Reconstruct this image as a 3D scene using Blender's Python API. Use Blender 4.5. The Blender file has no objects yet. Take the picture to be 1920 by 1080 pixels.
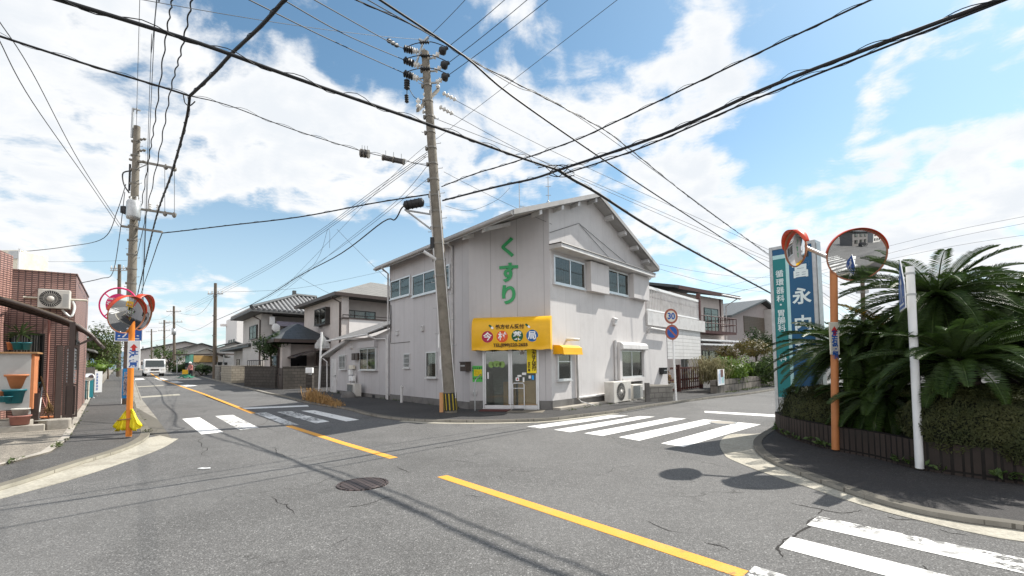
import bpy, bmesh, math, random
from mathutils import Matrix, Vector, noise
random.seed(7)
SC = bpy.context.scene
COL = SC.collection
# ---------------------------------------------------------------- camera, sky, sun, exposure
FPX, CX, CY, EYE, HOR, ROLL = 880.0, 960.0, 634.0, 1.6, 682.0, 0.012
PITCH = math.atan((HOR - CY) / FPX)
ca, sa, cr, sr = math.cos(PITCH), math.sin(PITCH), math.cos(ROLL), math.sin(ROLL)
cam = bpy.data.cameras.new('camera')
camo = bpy.data.objects.new('camera', cam); COL.objects.link(camo); SC.camera = camo
cam.sensor_width = 36; cam.lens = FPX / 1920 * 36
cam.shift_x = 0; cam.shift_y = (CY - 540) / 1920
cam.clip_start = 0.05; cam.clip_end = 6000
rx = Vector((cr, sr * 0 + (-sa) * (-sr), ca * (-sr)))
ry = Vector((sr, -sa * cr, ca * cr))
rz = rx.cross(ry)
camo.matrix_world = Matrix(((rx.x, ry.x, rz.x, 0), (rx.y, ry.y, rz.y, 0), (rx.z, ry.z, rz.z, EYE), (0, 0, 0, 1)))
SUN_EL, SUN_AZ = math.radians(48.8), math.radians(59.2)      # azimuth clockwise from +Y
SC.view_settings.view_transform = 'Standard'; SC.view_settings.look = 'None'
SC.view_settings.gamma = 1; SC.view_settings.exposure = 0.78
SC.cycles.max_bounces = 8; SC.cycles.transparent_max_bounces = 12
sun = bpy.data.lights.new('sun', 'SUN'); sun.energy = 4.3; sun.angle = math.radians(0.5); sun.color = (1, .955, .88)
suno = bpy.data.objects.new('sun', sun); COL.objects.link(suno)
sd = Vector((math.sin(SUN_AZ) * math.cos(SUN_EL), math.cos(SUN_AZ) * math.cos(SUN_EL), math.sin(SUN_EL)))
suno.rotation_euler = sd.to_track_quat('Z', 'Y').to_euler()

def ray(u, v):
    x = (u - CX) / FPX; y = (CY - v) / FPX
    X = cr * x + sr * y; Y = -sr * x + cr * y
    return Vector((X, ca - sa * Y, sa + ca * Y))

class NT:
    def __init__(s, tree): s.t = tree
    def n(s, typ, **kw):
        nd = s.t.nodes.new(typ)
        for k, v in kw.items():
            if k.startswith('_'): setattr(nd, k[1:], v)
            else:
                key = int(k[1:]) if k[0] == 'i' and k[1:].isdigit() else k.replace('__', ' ')
                if hasattr(v, 'is_linked'): s.t.links.new(v, nd.inputs[key])
                else: nd.inputs[key].default_value = v
        return nd
    def math(s, op, a, b=0.0, c=None, clamp=False):
        nd = s.n('ShaderNodeMath', _operation=op, _use_clamp=clamp, i0=a, i1=b)
        if c is not None:
            if hasattr(c, 'is_linked'): s.t.links.new(c, nd.inputs[2])
            else: nd.inputs[2].default_value = c
        return nd.outputs[0]
    def vmath(s, op, a, b=None):
        nd = s.n('ShaderNodeVectorMath', _operation=op, i0=a)
        if b is not None:
            if hasattr(b, 'is_linked'): s.t.links.new(b, nd.inputs[1])
            else: nd.inputs[1].default_value = b
        return nd.outputs['Value'] if op in ('DOT_PRODUCT', 'LENGTH') else nd.outputs[0]
    def ramp(s, fac, *stops, interp='LINEAR'):
        nd = s.n('ShaderNodeValToRGB', Fac=fac); cr_ = nd.color_ramp; cr_.interpolation = interp
        while len(cr_.elements) < len(stops): cr_.elements.new(0.5)
        for e, (p, c) in zip(cr_.elements, stops):
            e.position = p; e.color = (c, c, c, 1) if isinstance(c, (int, float)) else (*c, 1)
        return nd.outputs[0]
    def mix(s, fac, a, b, mode='MIX'):
        nd = s.t.nodes.new('ShaderNodeMix'); nd.data_type = 'RGBA'; nd.blend_type = mode
        for i, v in ((0, fac), (6, a), (7, b)):
            if hasattr(v, 'is_linked'): s.t.links.new(v, nd.inputs[i])
            else: nd.inputs[i].default_value = v if i == 0 else (*v[:3], 1)
        return nd.outputs[2]
    def noise(s, vec, scale, detail=4, rough=.55, dist=0.0):
        return s.n('ShaderNodeTexNoise', Vector=vec, Scale=scale, Detail=detail, Roughness=rough, Distortion=dist).outputs[0]
    def link(s, a, b): s.t.links.new(a, b)

W = bpy.data.worlds.new('World'); SC.world = W; W.use_nodes = True
wt = NT(W.node_tree); W.node_tree.nodes.clear()
sky = wt.n('ShaderNodeTexSky', _sky_type='NISHITA', _sun_disc=False, _sun_elevation=SUN_EL, _sun_rotation=SUN_AZ, _air_density=1.0, _dust_density=.6, _ozone_density=2.2)
dirv = wt.n('ShaderNodeTexCoord').outputs['Generated']
sep = wt.n('ShaderNodeSeparateXYZ', Vector=dirv)
zz = wt.math('ADD', wt.math('MAXIMUM', sep.outputs[2], 0.0), 0.16)
pv = wt.n('ShaderNodeCombineXYZ', X=wt.math('DIVIDE', sep.outputs[0], zz), Y=wt.math('DIVIDE', sep.outputs[1], zz), Z=0.0).outputs[0]
warp = wt.n('ShaderNodeTexNoise', Vector=pv, Scale=1.4, Detail=3, Roughness=.5)
pw = wt.vmath('ADD', pv, wt.vmath('MULTIPLY', wt.vmath('SUBTRACT', warp.outputs['Color'], (.5, .5, .5)), (.35, .35, 0)))
big = wt.noise(pw, 1.9, 10, .60)
fine = wt.noise(pw, 7.5, 8, .65)
val = wt.math('ADD', wt.math('MULTIPLY', big, .66), wt.math('MULTIPLY', fine, .34))
bias = 0.0
# where the cloud banks and the blue gaps of that day's sky stand (as directions), weight, tightness
BLOBS = [(60, 130, .26, 22), (200, 250, .24, 22), (60, 330, .22, 30), (420, 270, .24, 40), (620, 270, .26, 45), (760, 310, .20, 70), (330, 350, .12, 90), (640, 390, .10, 200),
         (140, 390, .14, 90), (900, 200, .20, 90), (880, 310, .16, 120), (1000, 250, .18, 120), (900, 60, .12, 300), (1010, 30, .14, 200), (700, 150, .05, 300), (560, 50, .05, 400),
         (1150, 190, .24, 110), (1260, 160, .22, 130), (1380, 150, .18, 200), (1100, 300, .14, 150), (1310, 20, .16, 300), (1330, 70, .10, 700), (1470, 170, .10, 500), (1240, 280, .12, 250),
         (1660, 150, .16, 500), (1620, 210, .14, 500), (1700, 120, .10, 500), (1330, 360, .22, 90), (1480, 390, .22, 90), (1640, 410, .20, 90), (1840, 340, .26, 70), (1890, 420, .22, 60), (1750, 250, .06, 300), (1200, 400, .18, 90),
         (1560, 310, .08, 300), (1880, 40, .10, 200), (440, 545, .16, 700), (360, 500, .12, 700), (680, 470, .12, 500), (600, 470, .08, 700), (90, 520, .14, 300), (250, 600, .14, 90), (720, 520, .10, 300), (400, 640, .12, 90), (1500, 520, .2, 60), (1750, 500, .2, 60),
         (740, 60, -.14, 120), (480, 60, -.08, 160), (820, 120, -.14, 250), (630, 110, -.06, 300), (400, 150, -.04, 400), (1500, 250, -.16, 120), (1420, 300, -.14, 250), (1180, 60, -.12, 300), (1540, 90, -.12, 200), (1790, 180, -.10, 300), (430, 430, -.20, 120), (560, 450, -.20, 120), (300, 450, -.18, 120), (180, 450, -.14, 200), (700, 430, -.10, 200)]
for u, v, w_, k in BLOBS:
    d = ray(u, v).normalized()
    dp = wt.vmath('DOT_PRODUCT', dirv, tuple(d))
    e = wt.math('EXPONENT', wt.math('MULTIPLY', wt.math('SUBTRACT', dp, 1.0), float(k) * 2.2))
    bias = wt.math('MULTIPLY_ADD', e, w_ * (.62 if w_ > 0 else 1.15), bias)
bb = wt.n('ShaderNodeMapRange', _interpolation_type='SMOOTHSTEP', Value=sep.outputs[1], i1=.25, i2=-.35, i3=.0, i4=.16).outputs[0]  # extra cloud cover added behind the camera as fill light
val = wt.math('ADD', val, wt.math('ADD', bb, wt.math('MINIMUM', wt.math('MAXIMUM', bias, -.20), .17)))
mask = wt.n('ShaderNodeMapRange', _interpolation_type='SMOOTHSTEP', Value=val, i1=.525, i2=.67).outputs[0]
thick = wt.n('ShaderNodeMapRange', _interpolation_type='SMOOTHSTEP', Value=wt.math('ADD', val, wt.math('MULTIPLY', wt.noise(pw, 2.6, 5, .5), .35)), i1=.77, i2=.97).outputs[0]
ccol = wt.mix(thick, (7.3, 7.35, 7.4), (6.2, 6.5, 6.85))
# unseen clouds behind the camera, brightened to lift the light on shaded walls
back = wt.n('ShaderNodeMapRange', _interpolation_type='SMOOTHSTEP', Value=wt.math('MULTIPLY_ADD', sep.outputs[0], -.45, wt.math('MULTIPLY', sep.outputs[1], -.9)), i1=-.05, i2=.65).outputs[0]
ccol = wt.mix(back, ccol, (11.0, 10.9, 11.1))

skyc = wt.mix(1.0, sky.outputs[0], (1.0, 1.20, 1.12), 'MULTIPLY')
# thin milky veil low over the town
hz = wt.n('ShaderNodeMapRange', _interpolation_type='SMOOTHSTEP', Value=sep.outputs[2], i1=.0, i2=.48, i3=.55, i4=.0).outputs[0]
skyc = wt.mix(hz, skyc, (5.9, 6.8, 7.6))
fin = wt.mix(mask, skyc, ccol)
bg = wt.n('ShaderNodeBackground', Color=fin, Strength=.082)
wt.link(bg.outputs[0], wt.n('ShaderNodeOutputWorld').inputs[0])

# ---------------------------------------------------------------- ground heights and placing helpers
RD = Vector((-.635, .7725)).normalized()          # the main road's direction, away from the crossing
SD = Vector((.660, .751)).normalized()            # the side street's direction
def gz(x, y): return .017 * min(max(0., RD.x * x + RD.y * y - 30.), 70.)
def G(u, v):                                       # where a sight line meets the ground
    d = ray(u, v); lo, hi = 0.5, 400.
    for _ in range(50):
        t = (lo + hi) / 2
        if EYE + d.z * t > gz(d.x * t, d.y * t): lo = t
        else: hi = t
    return Vector((d.x * t, d.y * t, gz(d.x * t, d.y * t)))
def D(u, v, Y):
    d = ray(u, v); t = Y / d.y
    return Vector((d.x * t, Y, EYE + d.z * t))
def V2(p): return Vector((p[0], p[1]))
class Face:
    """A vertical plane: along (left to right seen from outside), outward, up."""
    def __init__(s, o, d):
        s.o = V2(o); s.d = V2(d).normalized(); s.n = Vector((s.d.y, -s.d.x))
        s.z0 = 0
    def at(s, u, v, off=0.0):
        r = ray(u, v); o = s.o + s.n * off
        k = o.dot(s.n) / (r.x * s.n.x + r.y * s.n.y)
        p = Vector((r.x, r.y)) * k - o
        return p.dot(s.d), EYE + r.z * k
    def p(s, t, n, z):
        q = s.o + s.d * t + s.n * n
        return Vector((q.x, q.y, z))
    def M(s, t=0, n=0, z=0):
        q = s.p(t, n, z)
        return Matrix(((s.d.x, s.n.x, 0, q.x), (s.d.y, s.n.y, 0, q.y), (0, 0, 1, q.z), (0, 0, 0, 1)))
    def MT(s, t=0, n=0, z=0):                      # text: x along, y up, z out
        q = s.p(t, n, z)
        return Matrix(((s.d.x, 0, s.n.x, q.x), (s.d.y, 0, s.n.y, q.y), (0, 1, 0, q.z), (0, 0, 0, 1)))
    def off(s, n): return Face(s.o + s.n * n, s.d)
    def rect(s, u0, v0, u1, v1, off=0.0):
        a, b = s.at(u0, v0, off), s.at(u1, v1, off)
        return min(a[0], b[0]), max(a[0], b[0]), min(a[1], b[1]), max(a[1], b[1])
I4 = Matrix.Identity(4)

class MB:
    def __init__(s): s.v = []; s.f = []; s.m = []; s.sm = []
    def add(s, vs, fs, m=0, sm=False):
        b = len(s.v); s.v += [Vector(v) for v in vs]
        for f in fs: s.f.append([b + i for i in f]); s.m.append(m); s.sm.append(sm)
        return s
    def box(s, a, b, T=I4, m=0):
        x0, y0, z0 = a; x1, y1, z1 = b
        vs = [T @ Vector(p) for p in ((x0, y0, z0), (x1, y0, z0), (x1, y1, z0), (x0, y1, z0), (x0, y0, z1), (x1, y0, z1), (x1, y1, z1), (x0, y1, z1))]
        return s.hexa(vs, m)
    def hexa(s, vs, m=0):
        c = sum((Vector(v) for v in vs), Vector()) / 8
        fs = [(0, 3, 2, 1), (4, 5, 6, 7), (0, 1, 5, 4), (1, 2, 6, 5), (2, 3, 7, 6), (3, 0, 4, 7)]
        return s.closed(vs, fs, c, m)
    def closed(s, vs, fs, c, m=0, sm=False):
        vs = [Vector(v) for v in vs]
        out = []
        for f in fs:
            p = [vs[i] for i in f]; n = (p[1] - p[0]).cross(p[2] - p[1])
            out.append(f if n.dot(p[0] + (p[2] - p[0]) * .5 - c) >= 0 else f[::-1])
        return s.add(vs, out, m, sm)
    def prism(s, poly, vec, m=0):                  # any planar polygon pushed along vec
        poly = [Vector(p) for p in poly]; vec = Vector(vec); n = len(poly)
        nv = Vector()
        for i in range(n): nv += poly[i].cross(poly[(i + 1) % n])
        if nv.dot(vec) > 0: poly = poly[::-1]
        vs = poly + [p + vec for p in poly]
        fs = [list(range(n)), [n + i for i in range(n)][::-1]] + [(i, n + i, n + (i + 1) % n, (i + 1) % n)[::1] for i in range(n)]
        fs = fs[:2] + [[(i + 1) % n, i, n + i, n + (i + 1) % n][::1] for i in range(n)]
        return s.add(vs, fs, m)
    def quad(s, *p, m=0, sm=False): return s.add(p, [list(range(len(p)))], m, sm)
    def tube(s, pts, r, n=8, m=0, cap=True, sm=True):
        pts = [Vector(p) for p in pts]; k = len(pts)
        rs = r if isinstance(r, (list, tuple)) else [r] * k
        vs = []; ref = None
        for i, p in enumerate(pts):
            t = (pts[min(i + 1, k - 1)] - pts[max(i - 1, 0)]).normalized()
            if ref is None: ref = t.orthogonal().normalized()
            ref = (ref - t * ref.dot(t))
            ref = ref.normalized() if ref.length > 1e-6 else t.orthogonal().normalized()
            b = t.cross(ref)
            for j in range(n):
                a = 2 * math.pi * j / n
                vs.append(p + (ref * math.cos(a) + b * math.sin(a)) * rs[i])
        fs = [[i * n + j, i * n + (j + 1) % n, (i + 1) * n + (j + 1) % n, (i + 1) * n + j] for i in range(k - 1) for j in range(n)]
        s.add(vs, fs, m, sm)
        if cap: s.add(vs[:n], [list(range(n))[::-1]], m); s.add(vs[-n:], [list(range(n))], m)
        return s
    def lathe(s, prof, T=I4, n=20, m=0, sm=True):   # (r, z) pairs round local z
        vs = [T @ Vector((r * math.cos(2 * math.pi * j / n), r * math.sin(2 * math.pi * j / n), z)) for r, z in prof for j in range(n)]
        fs = [[i * n + j, i * n + (j + 1) % n, (i + 1) * n + (j + 1) % n, (i + 1) * n + j] for i in range(len(prof) - 1) for j in range(n)]
        return s.add(vs, fs, m, sm)
    def disc(s, T, r, n=28, m=0):
        return s.add([T @ Vector((r * math.cos(2 * math.pi * j / n), r * math.sin(2 * math.pi * j / n), 0)) for j in range(n)], [list(range(n))], m)
    def build(s, name, mats, parent=None, bevel=0, weld=False):
        me = bpy.data.meshes.new(name)
        off = parent_loc(parent)
        me.from_pydata([v - off for v in s.v], [], s.f)
        for mt in (mats if isinstance(mats, (list, tuple)) else [mats]): me.materials.append(mt)
        me.polygons.foreach_set('material_index', s.m); me.polygons.foreach_set('use_smooth', s.sm)
        me.update()
        o = bpy.data.objects.new(name, me); COL.objects.link(o)
        if parent: o.parent = parent
        if bevel:
            b = o.modifiers.new('b', 'BEVEL'); b.width = bevel; b.segments = 2; b.limit_method = 'ANGLE'; b.angle_limit = math.radians(40)
        return o
def parent_loc(p):
    v = Vector()
    while p: v += p.location; p = p.parent
    return v
def tag(o, label, cat, group=None):
    o['label'] = label; o['category'] = cat
    if group: o['group'] = group
    return o
def thing(name, label, cat, loc, group=None):
    o = bpy.data.objects.new(name, None); COL.objects.link(o); o.location = Vector(loc); o.empty_display_size = .2
    return tag(o, label, cat, group)
def setting(o, kind='structure'): o['kind'] = kind; return o
def dup(o, delta=(0, 0, 0), rotz=0, label=None, parent=None):
    c = o.copy(); COL.objects.link(c)
    if parent: c.parent = parent
    else: c.location = o.location + Vector(delta); c.rotation_euler.z = rotz
    if label: c['label'] = label
    for ch in list(o.children): dup(ch, parent=c)
    return c
def text(body, size, M, mat, parent, name='lettering', ext=.002, bold=0.0, sx=1.0, line=1.0, align='CENTER'):
    cu = bpy.data.curves.new('t', 'FONT'); cu.body = body; cu.size = size; cu.extrude = ext; cu.offset = bold
    cu.align_x = align; cu.align_y = 'CENTER'; cu.space_line = line; cu.resolution_u = 4
    to = bpy.data.objects.new('t', cu); COL.objects.link(to)
    dg = bpy.context.evaluated_depsgraph_get()
    me = bpy.data.meshes.new_from_object(to.evaluated_get(dg))
    bpy.data.objects.remove(to); bpy.data.curves.remove(cu)
    off = parent_loc(parent)
    me.transform(Matrix.Translation(-off) @ M @ Matrix.Diagonal((sx, 1, 1, 1)))
    me.name = name; me.materials.clear(); me.materials.append(mat)
    o = bpy.data.objects.new(name, me); COL.objects.link(o); o.parent = parent
    return o
# ---------------------------------------------------------------- materials
def newmat(name):
    m = bpy.data.materials.new(name); m.use_nodes = True; m.node_tree.nodes.clear(); t = NT(m.node_tree)
    t.pos = t.n('ShaderNodeTexCoord').outputs['Object']
    return m, t
def finish(t, col, rough=.7, bump=None, bs=.3, metal=0.0, spec=.4, dist=.01, alpha=None):
    kw = dict(Metallic=metal)
    p = t.n('ShaderNodeBsdfPrincipled')
    for k, v in (('Base Color', col), ('Roughness', rough), ('Metallic', metal), ('Specular IOR Level', spec), ('Alpha', alpha)):
        if v is None: continue
        if hasattr(v, 'is_linked'): t.link(v, p.inputs[k])
        else: p.inputs[k].default_value = (*v[:3], 1) if k == 'Base Color' else v
    if bump is not None:
        b = t.n('ShaderNodeBump', Strength=bs, Distance=dist, Height=bump); t.link(b.outputs[0], p.inputs['Normal'])
    t.link(p.outputs[0], t.n('ShaderNodeOutputMaterial').inputs[0])
    return p
def sc(c, k): return tuple(min(1, max(0, x * k)) for x in c)
def mat(name, c, rough=.6, var=.14, scale=3.0, bump=0, bscale=60, metal=0.0, spec=.4, grime=None, gscale=1.2, gamt=.5):
    m, t = newmat(name)
    col = t.mix(t.ramp(t.noise(t.pos, scale, 5, .6), (.3, 0.), (.7, 1.)), sc(c, 1 - var), sc(c, 1 + var))
    if grime:
        g = t.ramp(t.noise(t.pos, gscale, 7, .68), (.5, 0.), (.72, gamt)); col = t.mix(g, col, grime)
    bm = t.noise(t.pos, bscale, 4, .6) if bump else None
    finish(t, col, rough, bm, bump, metal, spec)
    return m
def face_uv(t, ang=None):
    """(along, up) on any upright or sloping face, metres."""
    N = t.n('ShaderNodeNewGeometry').outputs['Normal']
    T = t.vmath('NORMALIZE', t.vmath('CROSS_PRODUCT', (0, 0, 1), N))
    B = t.vmath('CROSS_PRODUCT', N, T)
    return t.vmath('DOT_PRODUCT', t.pos, T), t.vmath('DOT_PRODUCT', t.pos, B)
def bricky(name, c1, c2, mortar, bw, bh, ms, offset=.5, rough=.75, spec=.3, grime=None, gamt=.5, bs=.5, streak=None, samt=.5, var=.5, uoff=0.):
    m, t = newmat(name)
    u, v = face_uv(t)
    vec = t.n('ShaderNodeCombineXYZ', X=t.math('ADD', u, uoff), Y=v, Z=0.0).outputs[0]
    br = t.n('ShaderNodeTexBrick', _offset=offset, Vector=vec, Color1=(*c1, 1), Color2=(*c2, 1), Mortar=(*mortar, 1), Scale=1.0, Mortar__Size=ms, Mortar__Smooth=.1, Bias=0.0, Brick__Width=bw, Row__Height=bh)
    col = t.mix(t.ramp(t.noise(t.pos, 2.5, 6, .65), (.3, 0.), (.75, .35)), br.outputs[0], sc(c1, 1 - var))
    if streak:
        sv = t.n('ShaderNodeCombineXYZ', X=t.math('MULTIPLY', u, 5.), Y=t.math('MULTIPLY', v, .35), Z=0.0).outputs[0]
        col = t.mix(t.ramp(t.noise(sv, 1.6, 6, .65), (.45, 0.), (.8, samt)), col, streak)
    if grime: col = t.mix(t.ramp(t.noise(t.pos, 1.3, 8, .7), (.48, 0.), (.7, gamt)), col, grime)
    h = t.math('SUBTRACT', t.math('MULTIPLY', t.noise(t.pos, 70, 3), .25), br.outputs['Fac'])
    finish(t, col, rough, h, bs, 0, spec, .008)
    return m
def asphalt(name, base, scuff=1.0, crack=True):
    m, t = newmat(name)
    P = t.pos
    f1 = t.n('ShaderNodeTexVoronoi', Vector=P, Scale=85., _feature='F1')
    grain = t.ramp(t.noise(P, 75, 4, .75), (.30, .40), (.5, .92), (.70, 1.75))
    stone = t.ramp(t.n('ShaderNodeSeparateColor', Color=f1.outputs['Color']).outputs[0], (.0, .72), (.8, 1.0), (.92, 1.25), (1., 1.9))
    med = t.ramp(t.noise(P, 14, 5, .6), (.3, .86), (.7, 1.14))
    bigv = t.ramp(t.noise(P, .28, 6, .6), (.3, .84), (.7, 1.14))
    mott = t.ramp(t.noise(P, 1.7, 5, .65), (.35, .93), (.65, 1.06))
    k = t.math('MULTIPLY', t.math('MULTIPLY', grain, stone), t.math('MULTIPLY', t.math('MULTIPLY', med, mott), bigv))
    col = t.mix(1.0, base, t.n('ShaderNodeCombineColor', Red=k, Green=k, Blue=k).outputs[0], 'MULTIPLY')
    if crack:
        wv = t.n('ShaderNodeTexNoise', Vector=P, Scale=1.6, Detail=6, Roughness=.7).outputs['Color']
        wp = t.vmath('ADD', P, t.vmath('MULTIPLY', t.vmath('SUBTRACT', wv, (.5, .5, .5)), (1.5, 1.5, 0)))
        ed = t.n('ShaderNodeTexVoronoi', Vector=wp, Scale=.42, _feature='DISTANCE_TO_EDGE').outputs['Distance']
        line = t.ramp(ed, (.0, 1.), (.0035, .7), (.008, 0.))
        where = t.ramp(t.noise(P, .55, 3, .5), (.52, 0.), (.60, 1.))
        col = t.mix(t.math('MULTIPLY', t.math('MULTIPLY', line, where), .75 * scuff), col, (.018, .017, .016))
        # tyre polish and old stains
        col = t.mix(t.ramp(t.noise(P, .9, 7, .72), (.60, 0.), (.72, .22)), col, (.035, .034, .033))
        # darker polished wheel tracks along the main road, a resurfaced strip with its own tone
        across = t.vmath('DOT_PRODUCT', P, (RD.y, -RD.x, 0))
        trk = t.math('POWER', t.math('ABSOLUTE', t.math('SINE', t.math('MULTIPLY_ADD', across, 1.02, .6))), 5.0)
        trk = t.math('MULTIPLY', trk, t.ramp(t.noise(P, .35, 4, .6), (.42, 0.), (.62, .34)))
        col = t.mix(trk, col, sc(base, .52))
        col = t.mix(t.ramp(t.noise(P, .16, 2, .4), (.50, 0.), (.53, .16)), col, sc(base, 1.45))
    h = t.math('ADD', t.noise(P, 110, 3, .7), t.math('MULTIPLY', f1.outputs['Distance'], .6))
    finish(t, col, .88, h, .55, 0, .25, .006)
    return m
def paint(name, c, wear=.5, under=(.09, .088, .085)):
    m, t = newmat(name)
    ch = t.ramp(t.noise(t.pos, 9, 8, .75), (.58 - .16 * wear, 0.), (.64 - .13 * wear, 1.))
    spots = t.math('MULTIPLY', ch, t.ramp(t.noise(t.pos, .9, 4, .6), (.54 - .16 * wear, 0.), (.70 - .18 * wear, 1.)))
    fine = t.ramp(t.noise(t.pos, 90, 3, .7), (.3, .80), (.6, 1.05))
    col = t.mix(1.0, c, t.n('ShaderNodeCombineColor', Red=fine, Green=fine, Blue=fine).outputs[0], 'MULTIPLY')
    col = t.mix(t.ramp(t.noise(t.pos, 2.2, 6, .7), (.5, 0.), (.75, .25)), col, (.35, .33, .3))
    col = t.mix(spots, col, under)
    finish(t, col, .75, t.noise(t.pos, 110, 3, .7), .4, 0, .25, .005)
    return m
def glass(name, tint=(.55, .6, .6), refl=1.0):
    m, t = newmat(name)
    fr = t.math('ADD', t.math('MULTIPLY', t.n('ShaderNodeFresnel', IOR=1.6).outputs[0], refl), .06)
    nm = t.n('ShaderNodeBump', Strength=.05, Distance=.02, Height=t.noise(t.pos, 2.0, 2)).outputs[0]
    a = t.n('ShaderNodeBsdfTransparent', Color=(*tint, 1)); g = t.n('ShaderNodeBsdfGlossy', Color=(.95, .93, .90, 1), Roughness=.03, Normal=nm)
    mx = t.n('ShaderNodeMixShader', i0=fr, i1=a.outputs[0], i2=g.outputs[0])
    t.link(mx.outputs[0], t.n('ShaderNodeOutputMaterial').inputs[0])
    return m
def leafmat(name, c, c2, rough=.55, spec=.35, trans=.25, scale=2.2):
    m, t = newmat(name)
    col = t.mix(t.ramp(t.noise(t.pos, scale, 4, .6), (.35, 0.), (.65, 1.)), c, c2)
    col = t.mix(t.ramp(t.noise(t.pos, 28, 2, .5), (.35, 0.), (.7, .6)), col, sc(c2, 1.35))
    p = t.n('ShaderNodeBsdfPrincipled', Base__Color=col, Roughness=rough); p.inputs['Specular IOR Level'].default_value = spec
    tr = t.n('ShaderNodeBsdfTranslucent', Color=col)
    mx = t.n('ShaderNodeMixShader', i0=trans, i1=p.outputs[0], i2=tr.outputs[0])
    t.link(mx.outputs[0], t.n('ShaderNodeOutputMaterial').inputs[0])
    return m
M = {}
M['asphalt'] = asphalt('asphalt', (.137, .134, .130))
M['asphalt_dark'] = asphalt('asphalt_dark', (.062, .060, .059), .4)
M['walk'] = asphalt('walk_asphalt', (.095, .091, .087), .8)
M['walk_new'] = asphalt('new_walk_asphalt', (.050, .047, .046), .2)
M['concrete'] = mat('concrete', (.36, .33, .285), .88, .12, 2.5, .5, 45, grime=(.13, .115, .09), gscale=1.4, gamt=.7)
M['apron'] = mat('apron_concrete', (.37, .345, .285), .9, .25, 26, .6, 60, grime=(.17, .15, .115), gscale=.9, gamt=.75)
M['kerb_pale'] = bricky('pale_kerb_blocks', (.34, .32, .265), (.38, .355, .295), (.17, .155, .125), .6, 30, .012, 0, .9, .2, (.16, .145, .11), .7, .6)
M['stripe_yellow'] = mat('stripe_yellow', (.42, .31, .03), .6, .15, 9)
M['kerb'] = bricky('kerb_blocks', (.29, .27, .235), (.33, .31, .27), (.13, .12, .10), .6, 30, .014, 0, .9, .2, (.12, .11, .09), .7, .6)
M['gravelslab'] = asphalt('washed_aggregate', (.24, .215, .18), .3, False)
M['white_paint'] = paint('white_road_paint', (.80, .79, .76), .35)
M['white_worn'] = paint('worn_white_road_paint', (.78, .77, .74), .82)
M['yellow_paint'] = paint('yellow_road_paint', (.72, .34, .055), .15)
M['siding'] = bricky('painted_siding', (.50, .484, .484), (.52, .503, .502), (.29, .28, .28), .92, 60, .010, 0, .7, .25, (.42, .40, .395), .4, .3, (.36, .345, .345), .30, .07)
M['stucco'] = bricky('stucco', (.595, .575, .565), (.615, .595, .585), (.50, .48, .47), .92, 60, .008, 0, .85, .25, (.48, .46, .45), .55, .7, (.46, .44, .43), .30, .07)
M['foundation'] = mat('foundation', (.165, .158, .15), .9, .2, 2, .4, 40, grime=(.08, .075, .07), gscale=1.6, gamt=.8)
M['roofsheet'] = bricky('roof_sheet', (.20, .19, .18), (.22, .21, .2), (.1, .1, .1), .45, 60, .02, 0, .6, .4)
M['trim'] = mat('trim_white', (.58, .57, .56), .6, .08, 4, grime=(.3, .28, .25), gscale=2.5, gamt=.5)
M['alu'] = mat('aluminium', (.66, .66, .66), .38, .06, 5, metal=.55, spec=.5)
M['alu_dark'] = mat('bronze_aluminium', (.05, .045, .042), .4, .1, 5, metal=.3)
M['band'] = mat('band_steel', (.20, .185, .16), .6, .15, 9, metal=.3)
M['fascia'] = mat('fascia_paint', (.36, .35, .34), .6, .08, 4, grime=(.25, .23, .21), gscale=2.5, gamt=.5)
M['steel'] = mat('galvanised', (.42, .43, .43), .45, .15, 9, metal=.6)
M['black'] = mat('black_plastic', (.018, .018, .019), .5, .2, 6)
M['cable'] = mat('cable_rubber', (.012, .012, .013), .55, .2, 2)
M['wire'] = mat('line_wire', (.05, .052, .055), .5, .2, 2)
M['pole'] = mat('pole_concrete', (.20, .178, .145), .9, .18, 3, .5, 40, grime=(.085, .072, .056), gscale=2.2, gamt=.8)
M['porcelain'] = mat('porcelain', (.72, .70, .66), .25, .1, 8)
M['dark'] = mat('room_dark', (.03, .03, .032), .9, .2, 2)
M['curtain_dim'] = mat('curtain_dim', (.13, .12, .11), .9, .3, 9)
M['house_dark'] = mat('house_dark', (.15, .14, .135), .9, .1, 3)
M['curtain'] = mat('curtain', (.30, .29, .27), .9, .18, 7)
M['curtain_white'] = mat('lace_curtain', (.62, .62, .60), .9, .1, 9)
M['glass'] = glass('window_glass', (.62, .64, .63), .22)
M['glass_dim'] = glass('window_glass_dim', (.62, .62, .60), .08)
M['glass_green'] = glass('door_glass', (.84, .90, .88), .5)
M['awning'] = mat('awning_canvas', (.74, .40, .004), .45, .05, 2, .12, 14, spec=.45, grime=(.45, .25, .02), gscale=3, gamt=.22)
M['awning_trim'] = mat('awning_edge', (.82, .47, .01), .4, .05, 2)
M['sign_green'] = mat('sign_letter_green', (.03, .30, .10), .45, .08, 3)
M['emblem_green'] = mat('emblem_green', (.26, .42, .12), .5, .1, 8)
M['ink'] = mat('print_dark', (.035, .012, .006), .6, .1, 8)
M['crimson'] = mat('print_crimson', (.36, .012, .05), .5, .05, 8)
M['vermilion'] = mat('print_vermilion', (.66, .085, .012), .5, .05, 8)
M['dkgreen'] = mat('print_green', (.005, .09, .03), .5, .05, 8)
M['blue'] = mat('print_blue', (.012, .10, .30), .5, .05, 8)
M['white'] = mat('white_coat', (.80, .80, .79), .45, .04, 5)
M['cream'] = mat('cream_coat', (.66, .62, .52), .5, .08, 5, grime=(.35, .3, .22), gscale=3, gamt=.5)
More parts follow.
